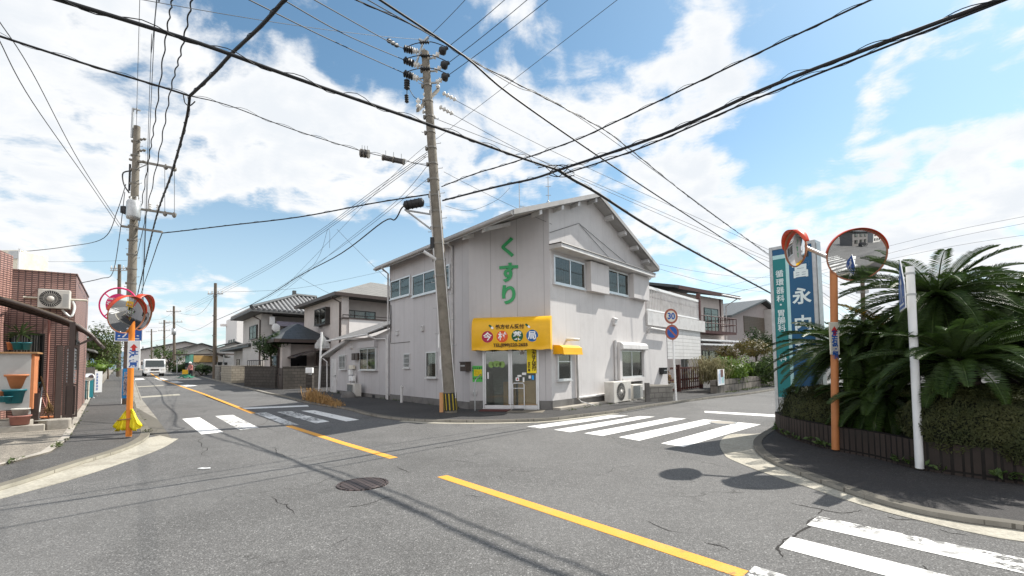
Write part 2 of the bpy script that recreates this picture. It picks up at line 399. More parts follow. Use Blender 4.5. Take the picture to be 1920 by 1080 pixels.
M['ac_white'] = mat('ac_casing', (.60, .575, .53), .45, .06, 5, grime=(.35, .31, .25), gscale=3.2, gamt=.4)
M['poster_green'] = mat('poster_green', (.10, .50, .10), .5, .05, 8)
M['poster_yellow'] = mat('banner_yellow', (.86, .66, .01), .5, .04, 8)
M['red'] = mat('sign_red', (.58, .03, .02), .4, .08, 8)
M['sign_blue'] = mat('sign_blue', (.012, .09, .36), .4, .08, 6)
M['teal'] = mat('sign_teal', (.0, .175, .18), .35, .06, 3)
M['deepblue'] = mat('sign_deep_blue', (.0, .080, .19), .35, .06, 3)
M['mint'] = mat('sign_mint', (.42, .66, .66), .4, .05, 3)
M['letter'] = mat('sign_letter_white', (.70, .80, .80), .4, .04, 3)
M['orange_shaded'] = mat('orange_post_shaded', (.50, .19, .065), .5, .12, 4, grime=(.25, .10, .045), gscale=4, gamt=.5)  # duller orange: the post's shade put into its colour, with grime over it
M['pole_brown'] = mat('pole_brown', (.13, .105, .08), .9, .2, 3, .5, 40)
M['orange'] = mat('orange_pole', (.72, .22, .02), .45, .12, 4, grime=(.35, .12, .04), gscale=4, gamt=.5)
M['visor'] = mat('visor_red', (.56, .055, .018), .4, .06, 4)
M['rim'] = mat('mirror_rim', (.36, .14, .07), .5, .1, 4)
M['mirror'] = mat('mirror_face', (.80, .81, .82), .02, .01, 1, metal=1.0)
M['mirrorback'] = mat('mirror_back', (.68, .36, .16), .5, .08, 4)
M['magenta'] = mat('hydrant_magenta', (.62, .01, .13), .45, .05, 4)
M['bannerblue'] = mat('banner_blue', (.03, .34, .78), .5, .05, 4)
M['flagyellow'] = mat('flag_yellow', (.85, .68, .01), .5, .08, 8, .25, 16)
M['tile'] = bricky('brick_tile', (.52, .30, .25), (.42, .235, .195), (.085, .05, .045), .150, .066, .017, 0, .45, .5, (.16, .08, .065), .35, .6)
M['rooftile'] = mat('pan_tile', (.10, .10, .10), .55, .2, 6)
M['bronze'] = mat('brown_metal', (.055, .038, .032), .45, .15, 5)
M['polycarb'] = mat('polycarbonate', (.16, .135, .075), .35, .1, 3, spec=.5)
M['terracotta'] = mat('terracotta', (.50, .19, .08), .8, .1, 5)
M['tealpot'] = mat('teal_plastic', (.012, .13, .155), .5, .1, 5)
M['palepot'] = mat('pale_plastic', (.50, .49, .45), .6, .1, 5, grime=(.2, .17, .12), gamt=.6, gscale=6)
M['rose'] = mat('rose_plastic', (.34, .15, .12), .6, .1, 5)
M['soil'] = mat('soil', (.06, .042, .03), .95, .3, 12, .6, 30)
M['straw'] = mat('straw', (.38, .25, .11), .9, .25, 14)
M['wood'] = mat('wood', (.36, .20, .09), .7, .2, 3)
M['counter'] = mat('counter_wood', (.62, .36, .20), .55, .1, 3)
M['cabinet'] = mat('cabinet_grey', (.42, .41, .39), .6, .08, 3)
M['block'] = bricky('concrete_block', (.25, .235, .21), (.29, .27, .24), (.13, .12, .11), .40, .20, .012, .5, .92, .2, (.09, .085, .075), .7)
M['block_dark'] = bricky('dark_concrete_block', (.075, .066, .058), (.09, .08, .07), (.035, .031, .028), .40, .20, .014, .5, .92, .2, (.045, .042, .038), .8)
M['block_warm'] = bricky('warm_block', (.36, .32, .26), (.40, .36, .29), (.17, .15, .12), .40, .20, .014, .5, .92, .2, (.2, .18, .14), .5)
M['stonewall'] = bricky('old_stone', (.21, .19, .17), (.28, .25, .215), (.075, .07, .06), .62, .42, .03, .5, .95, .15, (.055, .055, .045), .85, .8)
M['planter'] = bricky('planter_brick', (.045, .034, .029), (.060, .045, .038), (.012, .010, .009), .105, .60, .014, 0, .85, .25, (.03, .026, .022), .8, .8)
M['house_cream'] = mat('house_render', (.56, .505, .47), .9, .06, 2.5, .5, 40, grime=(.42, .38, .35), gamt=.35)
M['house_grey'] = mat('house_grey_render', (.50, .475, .45), .9, .06, 2.5, .4, 40, grime=(.36, .345, .32), gamt=.35)
M['house_white'] = mat('house_white_panel', (.74, .70, .67), .7, .04, 2.5)
M['roofgrey'] = bricky('slate_roof', (.20, .195, .185), (.24, .23, .215), (.10, .1, .095), .5, .22, .02, .5, .8, .3)
M['roofdark'] = bricky('dark_roof', (.055, .06, .062), (.07, .075, .078), (.025, .027, .028), .9, .25, .02, .5, .5, .45)
M['bark'] = mat('bark', (.10, .075, .055), .95, .3, 8, .8, 30)
M['cycadtrunk'] = bricky('cycad_trunk', (.06, .045, .035), (.085, .065, .048), (.015, .012, .01), .09, .07, .02, .5, .95, .2, bs=1.)
M['frond'] = leafmat('cycad_frond', (.016, .040, .009), (.044, .080, .014), .40, .36, .2, 1.4)
M['frond_yellow'] = leafmat('cycad_yellow', (.09, .09, .012), (.24, .15, .012), .45, .4, .2, 2)
M['hedge'] = leafmat('hedge_leaf', (.022, .036, .011), (.062, .066, .022), .55, .25, .15, 2.6)
M['bush_bright'] = leafmat('bush_bright', (.05, .105, .012), (.12, .19, .02), .5, .35, .3)
M['bush_mid'] = leafmat('bush_mid', (.03, .065, .014), (.07, .105, .025), .5, .35, .25)
M['bush_red'] = leafmat('bush_red', (.055, .075, .018), (.14, .10, .028), .5, .35, .25)
M['bush_dark'] = leafmat('bush_dark', (.018, .04, .012), (.04, .065, .018), .5, .3, .2)
M['treegreen'] = leafmat('tree_green', (.028, .055, .012), (.075, .095, .022), .55, .3, .25, .8)
M['dryleaf'] = leafmat('dry_grass', (.30, .17, .07), (.42, .27, .12), .85, .15, .2, 3)
M['palegrass'] = leafmat('pale_reed', (.13, .125, .06), (.26, .23, .13), .8, .15, .2, 3)
M['brownwood'] = mat('red_brown_timber', (.075, .028, .024), .6, .15, 5)
M['tyre'] = mat('tyre', (.02, .02, .02), .85, .1, 8)
M['truckwhite'] = mat('truck_white', (.78, .78, .77), .25, .03, 4)
M['skin'] = mat('skin', (.50, .30, .21), .6, .06, 5)
M['pink'] = mat('pink_cloth', (.55, .22, .20), .9, .1, 9)
M['netgreen'] = mat('green_net', (.02, .13, .08), .8, .15, 9)
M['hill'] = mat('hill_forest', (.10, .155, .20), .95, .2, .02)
M['iron'] = None
def iron():
    m, t = newmat('cast_iron')
    v = t.n('ShaderNodeTexBrick', _offset=.5, Vector=t.pos, Color1=(.13, .10, .095, 1), Color2=(.17, .125, .115, 1), Mortar=(.015, .012, .012, 1), Scale=1.0, Mortar__Size=.014, Mortar__Smooth=.1, Bias=0., Brick__Width=.085, Row__Height=.05)
    col = t.mix(t.ramp(t.noise(t.pos, 12, 5, .6), (.4, 0.), (.7, .6)), v.outputs[0], (.08, .06, .055))
    finish(t, col, .55, t.math('SUBTRACT', 1.0, v.outputs['Fac']), .9, .35, .4, .006)
    return m
M['iron'] = iron()

# ---------------------------------------------------------------- the ground, pavements, kerbs, markings
def catmull(P, n=6):
    P = [Vector(p) for p in P]; out = []
    for i in range(len(P) - 1):
        a, b, c, d = P[max(i - 1, 0)], P[i], P[i + 1], P[min(i + 2, len(P) - 1)]
        for j in range(n):
            t = j / n
            out.append(.5 * (2 * b + (c - a) * t + (2 * a - 5 * b + 4 * c - d) * t * t + (3 * b - a - 3 * c + d) * t ** 3))
    return out + [P[-1]]
def slab(name, pts, h, mt, skirt=.16, kind='structure'):
    bm = bmesh.new()
    bm.faces.new([bm.verts.new((p[0], p[1], 0)) for p in pts])
    bmesh.ops.recalc_face_normals(bm, faces=bm.faces)
    for s in (30, 45, 60, 80, 100):
        bmesh.ops.bisect_plane(bm, geom=bm.verts[:] + bm.edges[:] + bm.faces[:], plane_co=(RD.x * s, RD.y * s, 0), plane_no=(RD.x, RD.y, 0))
    bmesh.ops.triangulate(bm, faces=bm.faces)
    for f in bm.faces:
        if f.normal.z < 0: f.normal_flip()
    for v in bm.verts: v.co.z = gz(v.co.x, v.co.y) + h
    if skirt:
        r = bmesh.ops.extrude_edge_only(bm, edges=[e for e in bm.edges if e.is_boundary])
        for v in r['geom']:
            if isinstance(v, bmesh.types.BMVert): v.co.z -= skirt
        bmesh.ops.recalc_face_normals(bm, faces=bm.faces)
    me = bpy.data.meshes.new(name); bm.to_mesh(me); bm.free(); me.materials.append(mt)
    o = bpy.data.objects.new(name, me); COL.objects.link(o)
    if kind: o['kind'] = kind
    return o
def strip(path, a, b, top, bot, mb, m=0, ztilt=0):
    """A ribbon along a path in plan: from a to b to its left, top above ground, sides down to bot."""
    n = len(path); L, R_ = [], []
    for i, p in enumerate(path):
        t = V2(path[min(i + 1, n - 1)]) - V2(path[max(i - 1, 0)]); t.normalize(); nn = Vector((-t.y, t.x))
        L.append(V2(p) + nn * b); R_.append(V2(p) + nn * a)
    vs = []
    for l, r in zip(L, R_):
        zl, zr = gz(*l), gz(*r)
        vs += [(r.x, r.y, zr + bot), (r.x, r.y, zr + top), (l.x, l.y, zl + top + ztilt), (l.x, l.y, zl + bot)]
    fs = []
    for i in range(n - 1):
        k = 4 * i
        fs += [(k + 4, k + 5, k + 1, k), (k + 1, k + 5, k + 6, k + 2), (k + 2, k + 6, k + 7, k + 3)]
    fs += [(0, 1, 2, 3), tuple(4 * (n - 1) + j for j in (3, 2, 1, 0))]
    mb.add(vs, fs, m)
    return L
def marks(name, quads, mt, h=.004):
    mb = MB()
    for q in quads:
        ps = [G(u, v) for u, v in q]
        mb.add([p + Vector((0, 0, h)) for p in ps], [list(range(len(ps)))])
    return setting(mb.build(name, mt))
NW = Vector((-RD.y, RD.x))                          # left of the main road's direction
mb = MB()
ss = [-3000, -200, -60, -30, -10, 0, 10, 20, 30, 45, 60, 80, 100, 140, 300, 3000]; ws = [-3000, -300, -60, -20, 0, 20, 60, 300, 3000]
for i in range(len(ss) - 1):
    for j in range(len(ws) - 1):
        q = [RD * ss[a] + NW * ws[b] for a, b in ((i, j + 1), (i, j), (i + 1, j), (i + 1, j + 1))]
        mb.add([(p.x, p.y, gz(p.x, p.y)) for p in q], [(0, 1, 2, 3)])
setting(mb.build('road', M['asphalt']))

def gp(*uv): return [V2(G(u, v)) for u, v in uv]
# --- corner on the near left: kerb, concrete apron, pavement, forecourt
KL = catmull([Vector((-34, -26)), Vector((-14, -4)), Vector((-7.6, 2.6)), Vector((-6.7, 4.6))] + gp((0, 921), (148, 873), (222, 850), (262, 833), (280, 820)), 6)[:-1]
c1 = gp((281, 815), (276, 802), (259, 776), (252, 754)); far = [c1[-1] + RD * d for d in (10, 25, 45, 70, 100, 160)]
KL2 = catmull(c1 + far, 4)
KLall = KL + KL2
mb = MB(); strip(KLall, 0, .17, .062, -.05, mb); setting(mb.build('kerb', M['kerb_pale']))
ap = MB()
a_out = catmull([Vector((-33.4, -26.4)), Vector((-13.5, -4.5)), Vector((-7.1, 2.4)), Vector((-6.3, 4.4))] + gp((0, 936), (148, 895), (259, 858), (307, 839), (334, 823)), 6)
pts = [(p.x, p.y) for p in a_out] + [tuple(V2(G(322, 822.5)))] + [tuple(V2(G(300, 817)))] + [(p.x, p.y) for p in KL[::-1]]
setting(slab('apron_pavement', pts, .008, M['apron'], .05))
g_out = gp((321, 822), (296, 787), (267, 750)); g_out += [g_out[-1] + RD * d for d in (20, 60, 140)]
pts = [(p.x, p.y) for p in g_out] + [(p.x, p.y) for p in KL2[::-1]]
setting(slab('gutter_pavement', pts, .006, M['kerb'], .05))
inner = [V2(p) for p in KLall]
pts = [(p.x, p.y) for p in [V2(KLall[0]) + Vector((-60, 30))] + inner + [inner[-1] + NW * 120]]
mbp = []
for i, p in enumerate(inner):
    t = (inner[min(i + 1, len(inner) - 1)] - inner[max(i - 1, 0)]).normalized(); mbp.append(p + Vector((-t.y, t.x)) * .165)
slab('pavement', [tuple(p) for p in mbp] + [tuple(mbp[-1] + NW * 120), tuple(mbp[0] + NW * 60 + Vector((-60, 0)))], .055, M['walk'])
fl = gp((95, 855), (130, 827), (170, 748), (204, 706)); fl.append(fl[-1] + RD * 80)
fl0 = gp((0, 881))[0]
slab('forecourt', [tuple(fl0 + Vector((-14, -6))), tuple(fl0)] + [tuple(p) for p in fl] + [tuple(fl[-1] + NW * 100), tuple(fl0 + NW * 80)], .085, M['gravelslab'], .05)
mb = MB(); strip([fl0 + Vector((-3, -1.2)), fl0] + fl[:3], 0, .14, .095, 0, mb); setting(mb.build('kerb', M['concrete'], bevel=.01))

# --- the pharmacy's corner
kp = gp((534, 745), (573, 756), (647, 768), (689, 779), (742, 787.5), (812, 792), (900, 793), (960, 792), (1033, 789), (1090, 782), (1150, 775), (1220, 763))
KP = catmull([kp[0] + RD * d for d in (160, 100, 60, 30, 12, 4)] + kp + [V2(G(1330, 748)), V2(G(1457, 731)), V2(G(1457, 731)) + SD * 30, V2(G(1457, 731)) + SD * 120], 4)
KPr = KP
mb = MB(); strip(KPr, 0, .15, .075, -.05, mb); setting(mb.build('kerb', M['kerb']))
mb = MB(); i0 = len(KP) - 1 - (5 + 12) * 4; strip(catmull(gp((1150, 775), (1033, 789), (960, 792), (880, 793), (812, 792), (760, 788.5)), 5), .03, .24, .010, -.05, mb); setting(mb.build('gutter_pavement', M['apron']))
ofs = []
for i, p in enumerate(KPr):
    t = (V2(KPr[min(i + 1, len(KPr) - 1)]) - V2(KPr[max(i - 1, 0)])).normalized(); ofs.append(V2(p) + Vector((-t.y, t.x)) * .145)
slab('pavement', [tuple(p) for p in ofs] + [tuple(ofs[-1] + Vector((60, 200))), tuple(ofs[0] + Vector((0, 200)))], .068, M['asphalt_dark'])
# --- the planted corner on the right
kr = gp((1463, 799), (1436, 812), (1414, 830), (1418, 848), (1443, 867), (1500, 893), (1600, 930), (1700, 960), (1800, 980), (1919, 997))
KR = catmull([kr[0] + SD * d for d in (90, 30, 6)] + kr + [kr[-1] - RD * d for d in (.5, 1.2, 3, 8, 30, 120)], 5)
mb = MB(); strip(KR, 0, .14, .062, -.05, mb); setting(mb.build('kerb', M['kerb']))
out = catmull(gp((1460, 800), (1427, 813), (1370, 815), (1350, 830), (1358, 852), (1373, 863), (1433, 887), (1533, 920), (1633, 953), (1767, 987), (1873, 1010)), 5)
slab('apron_pavement', [tuple(p) for p in out] + [tuple(p) for p in KR[::-1] if 3.4 < p.y < 11.2], .007, M['apron'], .05)
ofs = []
for i, p in enumerate(KR):
    t = (V2(KR[min(i + 1, len(KR) - 1)]) - V2(KR[max(i - 1, 0)])).normalized(); ofs.append(V2(p) + Vector((-t.y, t.x)) * .135)
slab('pavement', [tuple(p) for p in ofs] + [tuple(ofs[-1] + Vector((120, 90))), tuple(ofs[0] + Vector((120, 0)))], .054, M['walk_new'])

def zq(k, ox, oy, *ps): return [(ox + x / k, oy + y / k) for x, y in ps]
R3 = lambda *p: zq(3, 900, 720, *p)
marks('crosswalk', [R3((265, 240), (340, 250), (835, 178), (740, 174)), R3((415, 258), (510, 272), (985, 184), (900, 181)), R3((585, 278), (690, 293), (1160, 195), (1070, 190)),
                    R3((780, 300), (895, 320), (1360, 207), (1260, 200)), R3((1018, 335), (1145, 355), (1580, 228), (1455, 216))], M['white_paint'])
marks('stop_line', [R3((1262, 152), (1264, 161), (1690, 188), (1690, 174))], M['white_paint'])
L27 = lambda *p: zq(2.7, 0, 680, *p)
marks('crosswalk', [L27((922, 285), (1020, 364), (1130, 352), (1010, 277))], M['white_paint'])
marks('crosswalk', [L27((1088, 270), (1215, 342), (1310, 330), (1180, 265)), L27((1290, 256), (1440, 314), (1515, 316), (1350, 252)), L27((1400, 250), (1600, 308), (1668, 298), (1475, 246))], M['white_worn'])
marks('crosswalk', [zq(2.842, 320, 700, (695, 200), (935, 257), (1005, 248), (765, 197))], M['white_paint'])
marks('stop_line', [L27((1210, 229), (1232, 236), (1565, 222), (1555, 215))], M['white_paint'])
def stripe(u0, v0, u1, v1, L, dr):
    a, b = V2(G(u0, v0)), V2(G(u1, v1)); e = V2(dr).normalized() * L
    return [a, b, b + e, a + e]
mb = MB()
dn = V2(G(1740, 1073)) - V2(G(1512, 1018))
for (u0, v0, u1, v1) in ((1533, 968, 1512, 985), (1483, 1007, 1461, 1027), (1415, 1062, 1385, 1088)):
    q = stripe(u0, v0, u1, v1, 4.2, V2(G(1919, 1048)) - V2(G(1533, 968)))
    mb.add([(p.x, p.y, .004) for p in q], [(0, 1, 2, 3)])
for k in (1, 2, 3, 4):
    d_ = (V2(G(1415, 1062)) - V2(G(1483, 1007))) * k; q = stripe(1415, 1062, 1385, 1088, 4.2, V2(G(1919, 1048)) - V2(G(1533, 968)))
    mb.add([(p.x + d_.x, p.y + d_.y, .004) for p in q], [(0, 1, 2, 3)])
setting(mb.build('crosswalk', M['white_worn']))
mb = MB()
for pl in (gp((541, 798.5), (640, 830), (738, 859)), gp((829, 893), (1100, 981), (1397, 1078))):
    strip(pl, -.08, .08, .004, .0, mb)
y0 = gp((475, 775), (380, 738), (300, 711)); strip([y0[2] + RD * 60, y0[2] + RD * 30] + y0[::-1], -.08, .08, .004, 0., mb)
setting(mb.build('centre_line', M['yellow_paint']))
marks('road_patch', [L27((705, 172), (712, 178), (915, 165), (905, 158)), zq(6, 140, 580, (690, 868), (720, 876), (1010, 860), (990, 853))], M['apron'], .003)
# worn marks beyond the truck
marks('crosswalk', [zq(6, 140, 580, (890, 775), (960, 800), (1060, 792), (985, 772)), zq(6, 140, 580, (1040, 815), (1130, 832), (1230, 825), (1150, 808)), zq(6, 140, 580, (1155, 850), (1250, 872), (1380, 858), (1280, 845)), zq(6, 140, 580, (680, 778), (680, 797), (790, 790), (770, 776))], M['white_worn'])
# manhole covers and the scrap of paper
c = V2(G(680, 908))
mb = MB(); T = Matrix.Translation((c.x, c.y, .002)) @ Matrix.Rotation(.5, 4, 'Z')
mb.lathe([(.0, .012), (.285, .012), (.292, .004)], T, 40, sm=False)
mh = thing('manhole_cover', 'round rusty iron manhole cover in the open road left of the yellow line', 'manhole cover', (c.x, c.y, 0))
mb.build('lid', M['iron'], mh)
MB().lathe([(.300, .0), (.302, .014), (.335, .014), (.34, .0)], Matrix.Translation((c.x, c.y, .0)), 40, sm=False).build('frame', M['iron'], mh)
c = V2(G(1355, 793))
mh2 = thing('manhole_cover', 'grey manhole cover at the end of the crosswalk toward the side street', 'manhole cover', (c.x, c.y, 0))
MB().lathe([(.0, .012), (.285, .012), (.292, .004)], Matrix.Translation((c.x, c.y, .004)), 32, sm=False).build('lid', M['concrete'], mh2)
MB().lathe([(.300, .0), (.302, .016), (.335, .016), (.34, .0)], Matrix.Translation((c.x, c.y, .0)), 32, sm=False).build('frame', M['steel'], mh2)
c = G(382, 880)
mb = MB(); mb.prism([(c.x - .10, c.y, .006), (c.x - .06, c.y + .05, .006), (c.x, c.y + .03, .006), (c.x + .07, c.y + .055, .006), (c.x + .10, c.y + .005, .006), (c.x, c.y - .02, .006)], (0, 0, .012))
tag(mb.build('paper_scrap', M['white']), 'small white scrap lying on the open asphalt', 'litter')

# cracks in the old asphalt: ragged dark seams
def crack(uvs, w, seed, mb):
    rnd = random.Random(seed); P = [V2(G(*p)) for p in uvs]
    for it in range(3):
        Q = [P[0]]
        for a, b in zip(P[:-1], P[1:]):
            d = b - a; Q += [a + d * rnd.uniform(.4, .6) + Vector((-d.y, d.x)) * rnd.uniform(-.13, .13), b]
        P = Q
    n = len(P); vs = []
    for i, p in enumerate(P):
        t = (P[min(i + 1, n - 1)] - P[max(i - 1, 0)]).normalized(); k = w * rnd.uniform(.35, 1.2) * min(1, (i + .6) / 4, (n - i - .4) / 4); nn = Vector((-t.y, t.x)) * k
        vs += [(p.x + nn.x, p.y + nn.y, .0025), (p.x - nn.x, p.y - nn.y, .0025)]
    mb.add(vs, [(2 * i, 2 * i + 1, 2 * i + 3, 2 * i + 2) for i in range(n - 1)])
mb = MB(); R2 = lambda *p: zq(2.842, 320, 700, *p); R4 = lambda *p: zq(3, 1300, 720, *p)
for k, (uv, w) in enumerate(((R4((690, 745), (600, 830), (530, 870), (470, 930), (500, 975)), .013), (R4((545, 670), (640, 690), (740, 712), (820, 726), (955, 708)), .010), (R4((1085, 745), (1140, 762), (1255, 766)), .010),
        (R4((1380, 815), (1450, 840), (1560, 855)), .006), (R4((1290, 1020), (1300, 1060), (1285, 1078)), .012), (R4((1800, 980), (1770, 1040)), .008), (R4((80, 895), (160, 915), (215, 940)), .006),
        (R2((540, 395), (580, 430), (610, 442), (690, 434)), .007), (R2((100, 325), (165, 385), (205, 450)), .006), (R2((930, 715), (1010, 706), (1100, 682), (1185, 655)), .007), (R2((1210, 495), (1285, 532)), .010),
        (R2((535, 655), (620, 700), (665, 750)), .006), (R2((1490, 460), (1560, 470), (1620, 480)), .006), (R2((1555, 650), (1670, 662)), .006), (R2((700, 610), (860, 545)), .004), (R2((440, 110), (520, 240), (620, 330)), .006),
        (R3((920, 765), (1000, 800), (1140, 840)), .006), (R3((1260, 890), (1350, 912)), .006), (R3((640, 520), (760, 470), (900, 455)), .004), (R2((850, 920), (950, 870)), .004), (R4((170, 640), (260, 660)), .004), (R4((700, 735), (720, 715), (735, 705)), .008))): crack(uv, w, 100 + k, mb)
setting(mb.build('road_cracks', mat('crack_dirt', (.022, .020, .018), .95, .3, 20)))
# ---------------------------------------------------------------- the pharmacy
PA, PB, PC, PD = (V2(G(*p)) for p in ((1035, 772), (881, 771), (732, 752), (1251, 740)))
FR, FL, FC = Face(PA, PD - PA), Face(PC, PB - PC), Face(PB, PA - PB)
E1, E2 = FR.d.copy(), -FL.d.copy()
def skew(a, b, z):
    q = PA + E1 * a + E2 * b
    return Vector((q.x, q.y, z))
LL, LC, BK = (PB - PC).length, (PA - PB).length, 8.85
AX, RZ, SLO, AL, AR = 2.8, 7.86, .372, -1.868, 7.45
def rz(a): return RZ - SLO * abs(a - AX)
ph = thing('pharmacy', 'two storey grey pharmacy with gable roof and yellow awning on the corner', 'building', skew(2, 4, 0))
Z0 = .36
mb = MB()
inn = lambda F: Vector((-F.n.x * .12, -F.n.y * .12, 0))
poly = [FR.p(0, 0, Z0), FR.p(9.85, 0, Z0), FR.p(9.85, 0, 3.3), FR.p(AR, 0, 3.3), FR.p(AR, 0, rz(AR)), FR.p(AX, 0, RZ), FR.p(0, 0, rz(0))]
mb.prism(poly, inn(FR), 1)
d0, d1, dz = .50, 2.36, 2.55
zc0, zc1 = rz(AL), rz(0)
zt = lambda t: zc0 + (zc1 - zc0) * t / LC
for a, b, zb in ((0, d0, Z0), (d0, d1, dz), (d1, LC, Z0)):
    mb.prism([FC.p(a, 0, zb), FC.p(b, 0, zb), FC.p(b, 0, zt(b)), FC.p(a, 0, zt(a))], inn(FC), 2)
mb.prism([FL.p(0, 0, Z0 - .05), FL.p(LL, 0, Z0 - .05), FL.p(LL, 0, rz(AL)), FL.p(0, 0, rz(AL))], inn(FL), 0)
k = BK
mb.prism([skew(AL, k, 0), skew(AR, k, 0), skew(AR, k, rz(AR)), skew(AX, k, RZ), skew(AL, k, rz(AL))], (E2.x * .1, E2.y * .1, 0), 0)
mb.prism([skew(AR, 0.13, 3.2), skew(AR, k, 3.2), skew(AR, k, rz(AR)), skew(AR, 0.13, rz(AR))], (E1.x * -.1, E1.y * -.1, 0), 0)
mb.prism([skew(9.85, .13, 0), skew(9.85, k, 0), skew(9.85, k, 3.3), skew(9.85, .13, 3.3)], (E1.x * -.1, E1.y * -.1, 0), 0)
mb.prism([skew(AR - .1, .13, 3.2), skew(9.84, .13, 3.2), skew(9.84, k, 3.2), skew(AR - .1, k, 3.2)], (0, 0, .08), 0)
mb.build('wall', [M['siding'], M['stucco'], M['siding']], ph)
mb = MB()
mb.box((0.0, -.1, 0), (9.87, .03, Z0 - .002), FR.M()); mb.box((0, -.1, 0), (d0 - .06, .031, Z0 - .002), FC.M()); mb.box((d1 + .06, -.1, 0), (LC, .031, Z0 - .002), FC.M())
mb.box((0, -.1, 0), (LL, .03, Z0 - .053), FL.M())
mb.build('foundation', M['foundation'], ph)
mb = MB(); mb.box((0, .03, 0), (6.2, .34, .14), FR.M()); mb.box((-.1, .34, 0), (5.4, .62, .06), FR.M()); mb.build('step_ledge', M['concrete'], ph, bevel=.01)
# roof: two slabs, fascia, gutter, purlin ends
mb = MB()
def rslab(a0, a1, b0, b1):
    v = [skew(a, b, rz(a) + o) for o in (.02, .15) for a, b in ((a0, b0), (a1, b0), (a1, b1), (a0, b1))]
    mb.hexa(v)
rslab(AL - .42, AX, -.45, BK + .75); rslab(AX, AR + .72, -.45, BK + .75)
rf = mb.build('roof', M['roofsheet'], ph)
mb = MB()
for a0, a1 in ((AL - .44, AX), (AX, AR + .74)):
    for b0 in (-.48, BK + .75):
        mb.hexa([skew(a, b, rz(a) + o) for o in (.0, .155) for a, b in ((a0, b0), (a1, b0), (a1, b0 + .035), (a0, b0 + .035))])
for a in (AL - .46, AR + .72):
    mb.hexa([skew(aa, b, rz(aa) + o) for o in (-.06, .155) for aa, b in ((a, -.445), (a + .03, -.445), (a + .03, BK + .75), (a, BK + .75))])
mb.build('fascia', M['fascia'], rf)
mb = MB()
for a0, a1 in ((AL - .40, AX - .05), (AX + .05, AR + .70)):
    mb.hexa([skew(a, b, rz(a) + o) for o in (-.012, .012) for a, b in ((a0, -.43), (a1, -.43), (a1, -.005), (a0, -.005))])
mb.build('soffit', M['fascia'], rf)
mb = MB()
ga = AL - .50
mb.tube([skew(ga, -.46, rz(ga) + .05), skew(ga, BK + .78, rz(ga) + .05)], .055, 8)
mb.build('gutter', M['fascia'], rf)
for a in (-.9, .35, 1.4, 2.62, 3.9, 5.0, 6.1, 7.2):
    zz_ = rz(a)
    mb = MB(); mb.hexa([skew(aa, b, rz(aa) + o) for o in (-.17, -.03) for aa, b in ((a - .07, -.4), (a + .07, -.4), (a + .07, -.001), (a - .07, -.001))])
    mb.build('purlin_end', M['trim'], ph)
for b in (1.2, 2.35):                                 # eave brackets over the cut corner
    mb = MB(); mb.hexa([skew(a, bb, rz(a) + o) for o in (-.16, -.03) for a, bb in ((AL - .36, b - .06), (-.0 - .75 * b, b - .06), (-.0 - .75 * b, b + .06), (AL - .36, b + .06))])
    mb.build('eave_bracket', M['trim'], ph)

def curtain_mesh(F, t0, t1, z0, z1, n, amp=.012, seg=40):
    mb = MB(); vs = []
    for i in range(seg + 1):
        t = t0 + (t1 - t0) * i / seg; o = n + amp * math.sin(i * 1.25 + math.sin(i * .37) * 1.4)
        vs += [F.p(t, o, z0), F.p(t, o, z1)]
    return mb.add(vs, [(2 * i, 2 * i + 2, 2 * i + 3, 2 * i + 1) for i in range(seg)], 0, True)
def window(F, r, parent, fm='alu', panes=2, cur=None, proud=.07, bar=.045, sill=True, hbar=None, cm='curtain', name='window', gm='glass'):
    """Sash window standing proud of the wall: frame with its panes and curtain below it."""
    t0, t1, z0, z1 = r; T = F.M(); mb = MB()
    mb.box((t0, 0, z0), (t0 + bar, proud, z1), T); mb.box((t1 - bar, 0, z0), (t1, proud, z1), T)
    mb.box((t0 + bar, 0, z1 - bar), (t1 - bar, proud, z1), T); mb.box((t0 + bar, 0, z0), (t1 - bar, proud + .01, z0 + bar), T)
    if sill: mb.box((t0 - .03, 0, z0 - .04), (t1 + .03, proud + .04, z0 - .002), T)
    w = (t1 - t0) / panes
    for i in range(1, panes): mb.box((t0 + w * i - bar * .5, .012, z0 + bar), (t0 + w * i + bar * .5, proud - .008, z1 - bar), T)
    if hbar: mb.box((t0 + bar, .015, z0 + hbar), (t1 - bar, proud - .012, z0 + hbar + .03), T)
    wo = mb.build(name, M[fm], parent)
    MB().box((t0 + bar, .002, z0 + bar), (t1 - bar, .006, z1 - bar), T).build('unlit_backing', M['dark'], wo)  # dark sheet on the solid wall, its colour stands in for the unlit room
    if cur:
        mbc = MB()
        for c0, c1 in cur:
            c = curtain_mesh(F, t0 + bar + (t1 - t0 - 2 * bar) * c0, t0 + bar + (t1 - t0 - 2 * bar) * c1, z0 + bar, z1 - bar, .022)
            mbc.add(c.v, c.f, 0, True)
        mbc.build('curtain', M[cm], wo)
    MB().box((t0 + bar, proud - .028, z0 + bar), (t1 - bar, proud - .024, z1 - bar), T).build('pane', M[gm], wo)
    return wo
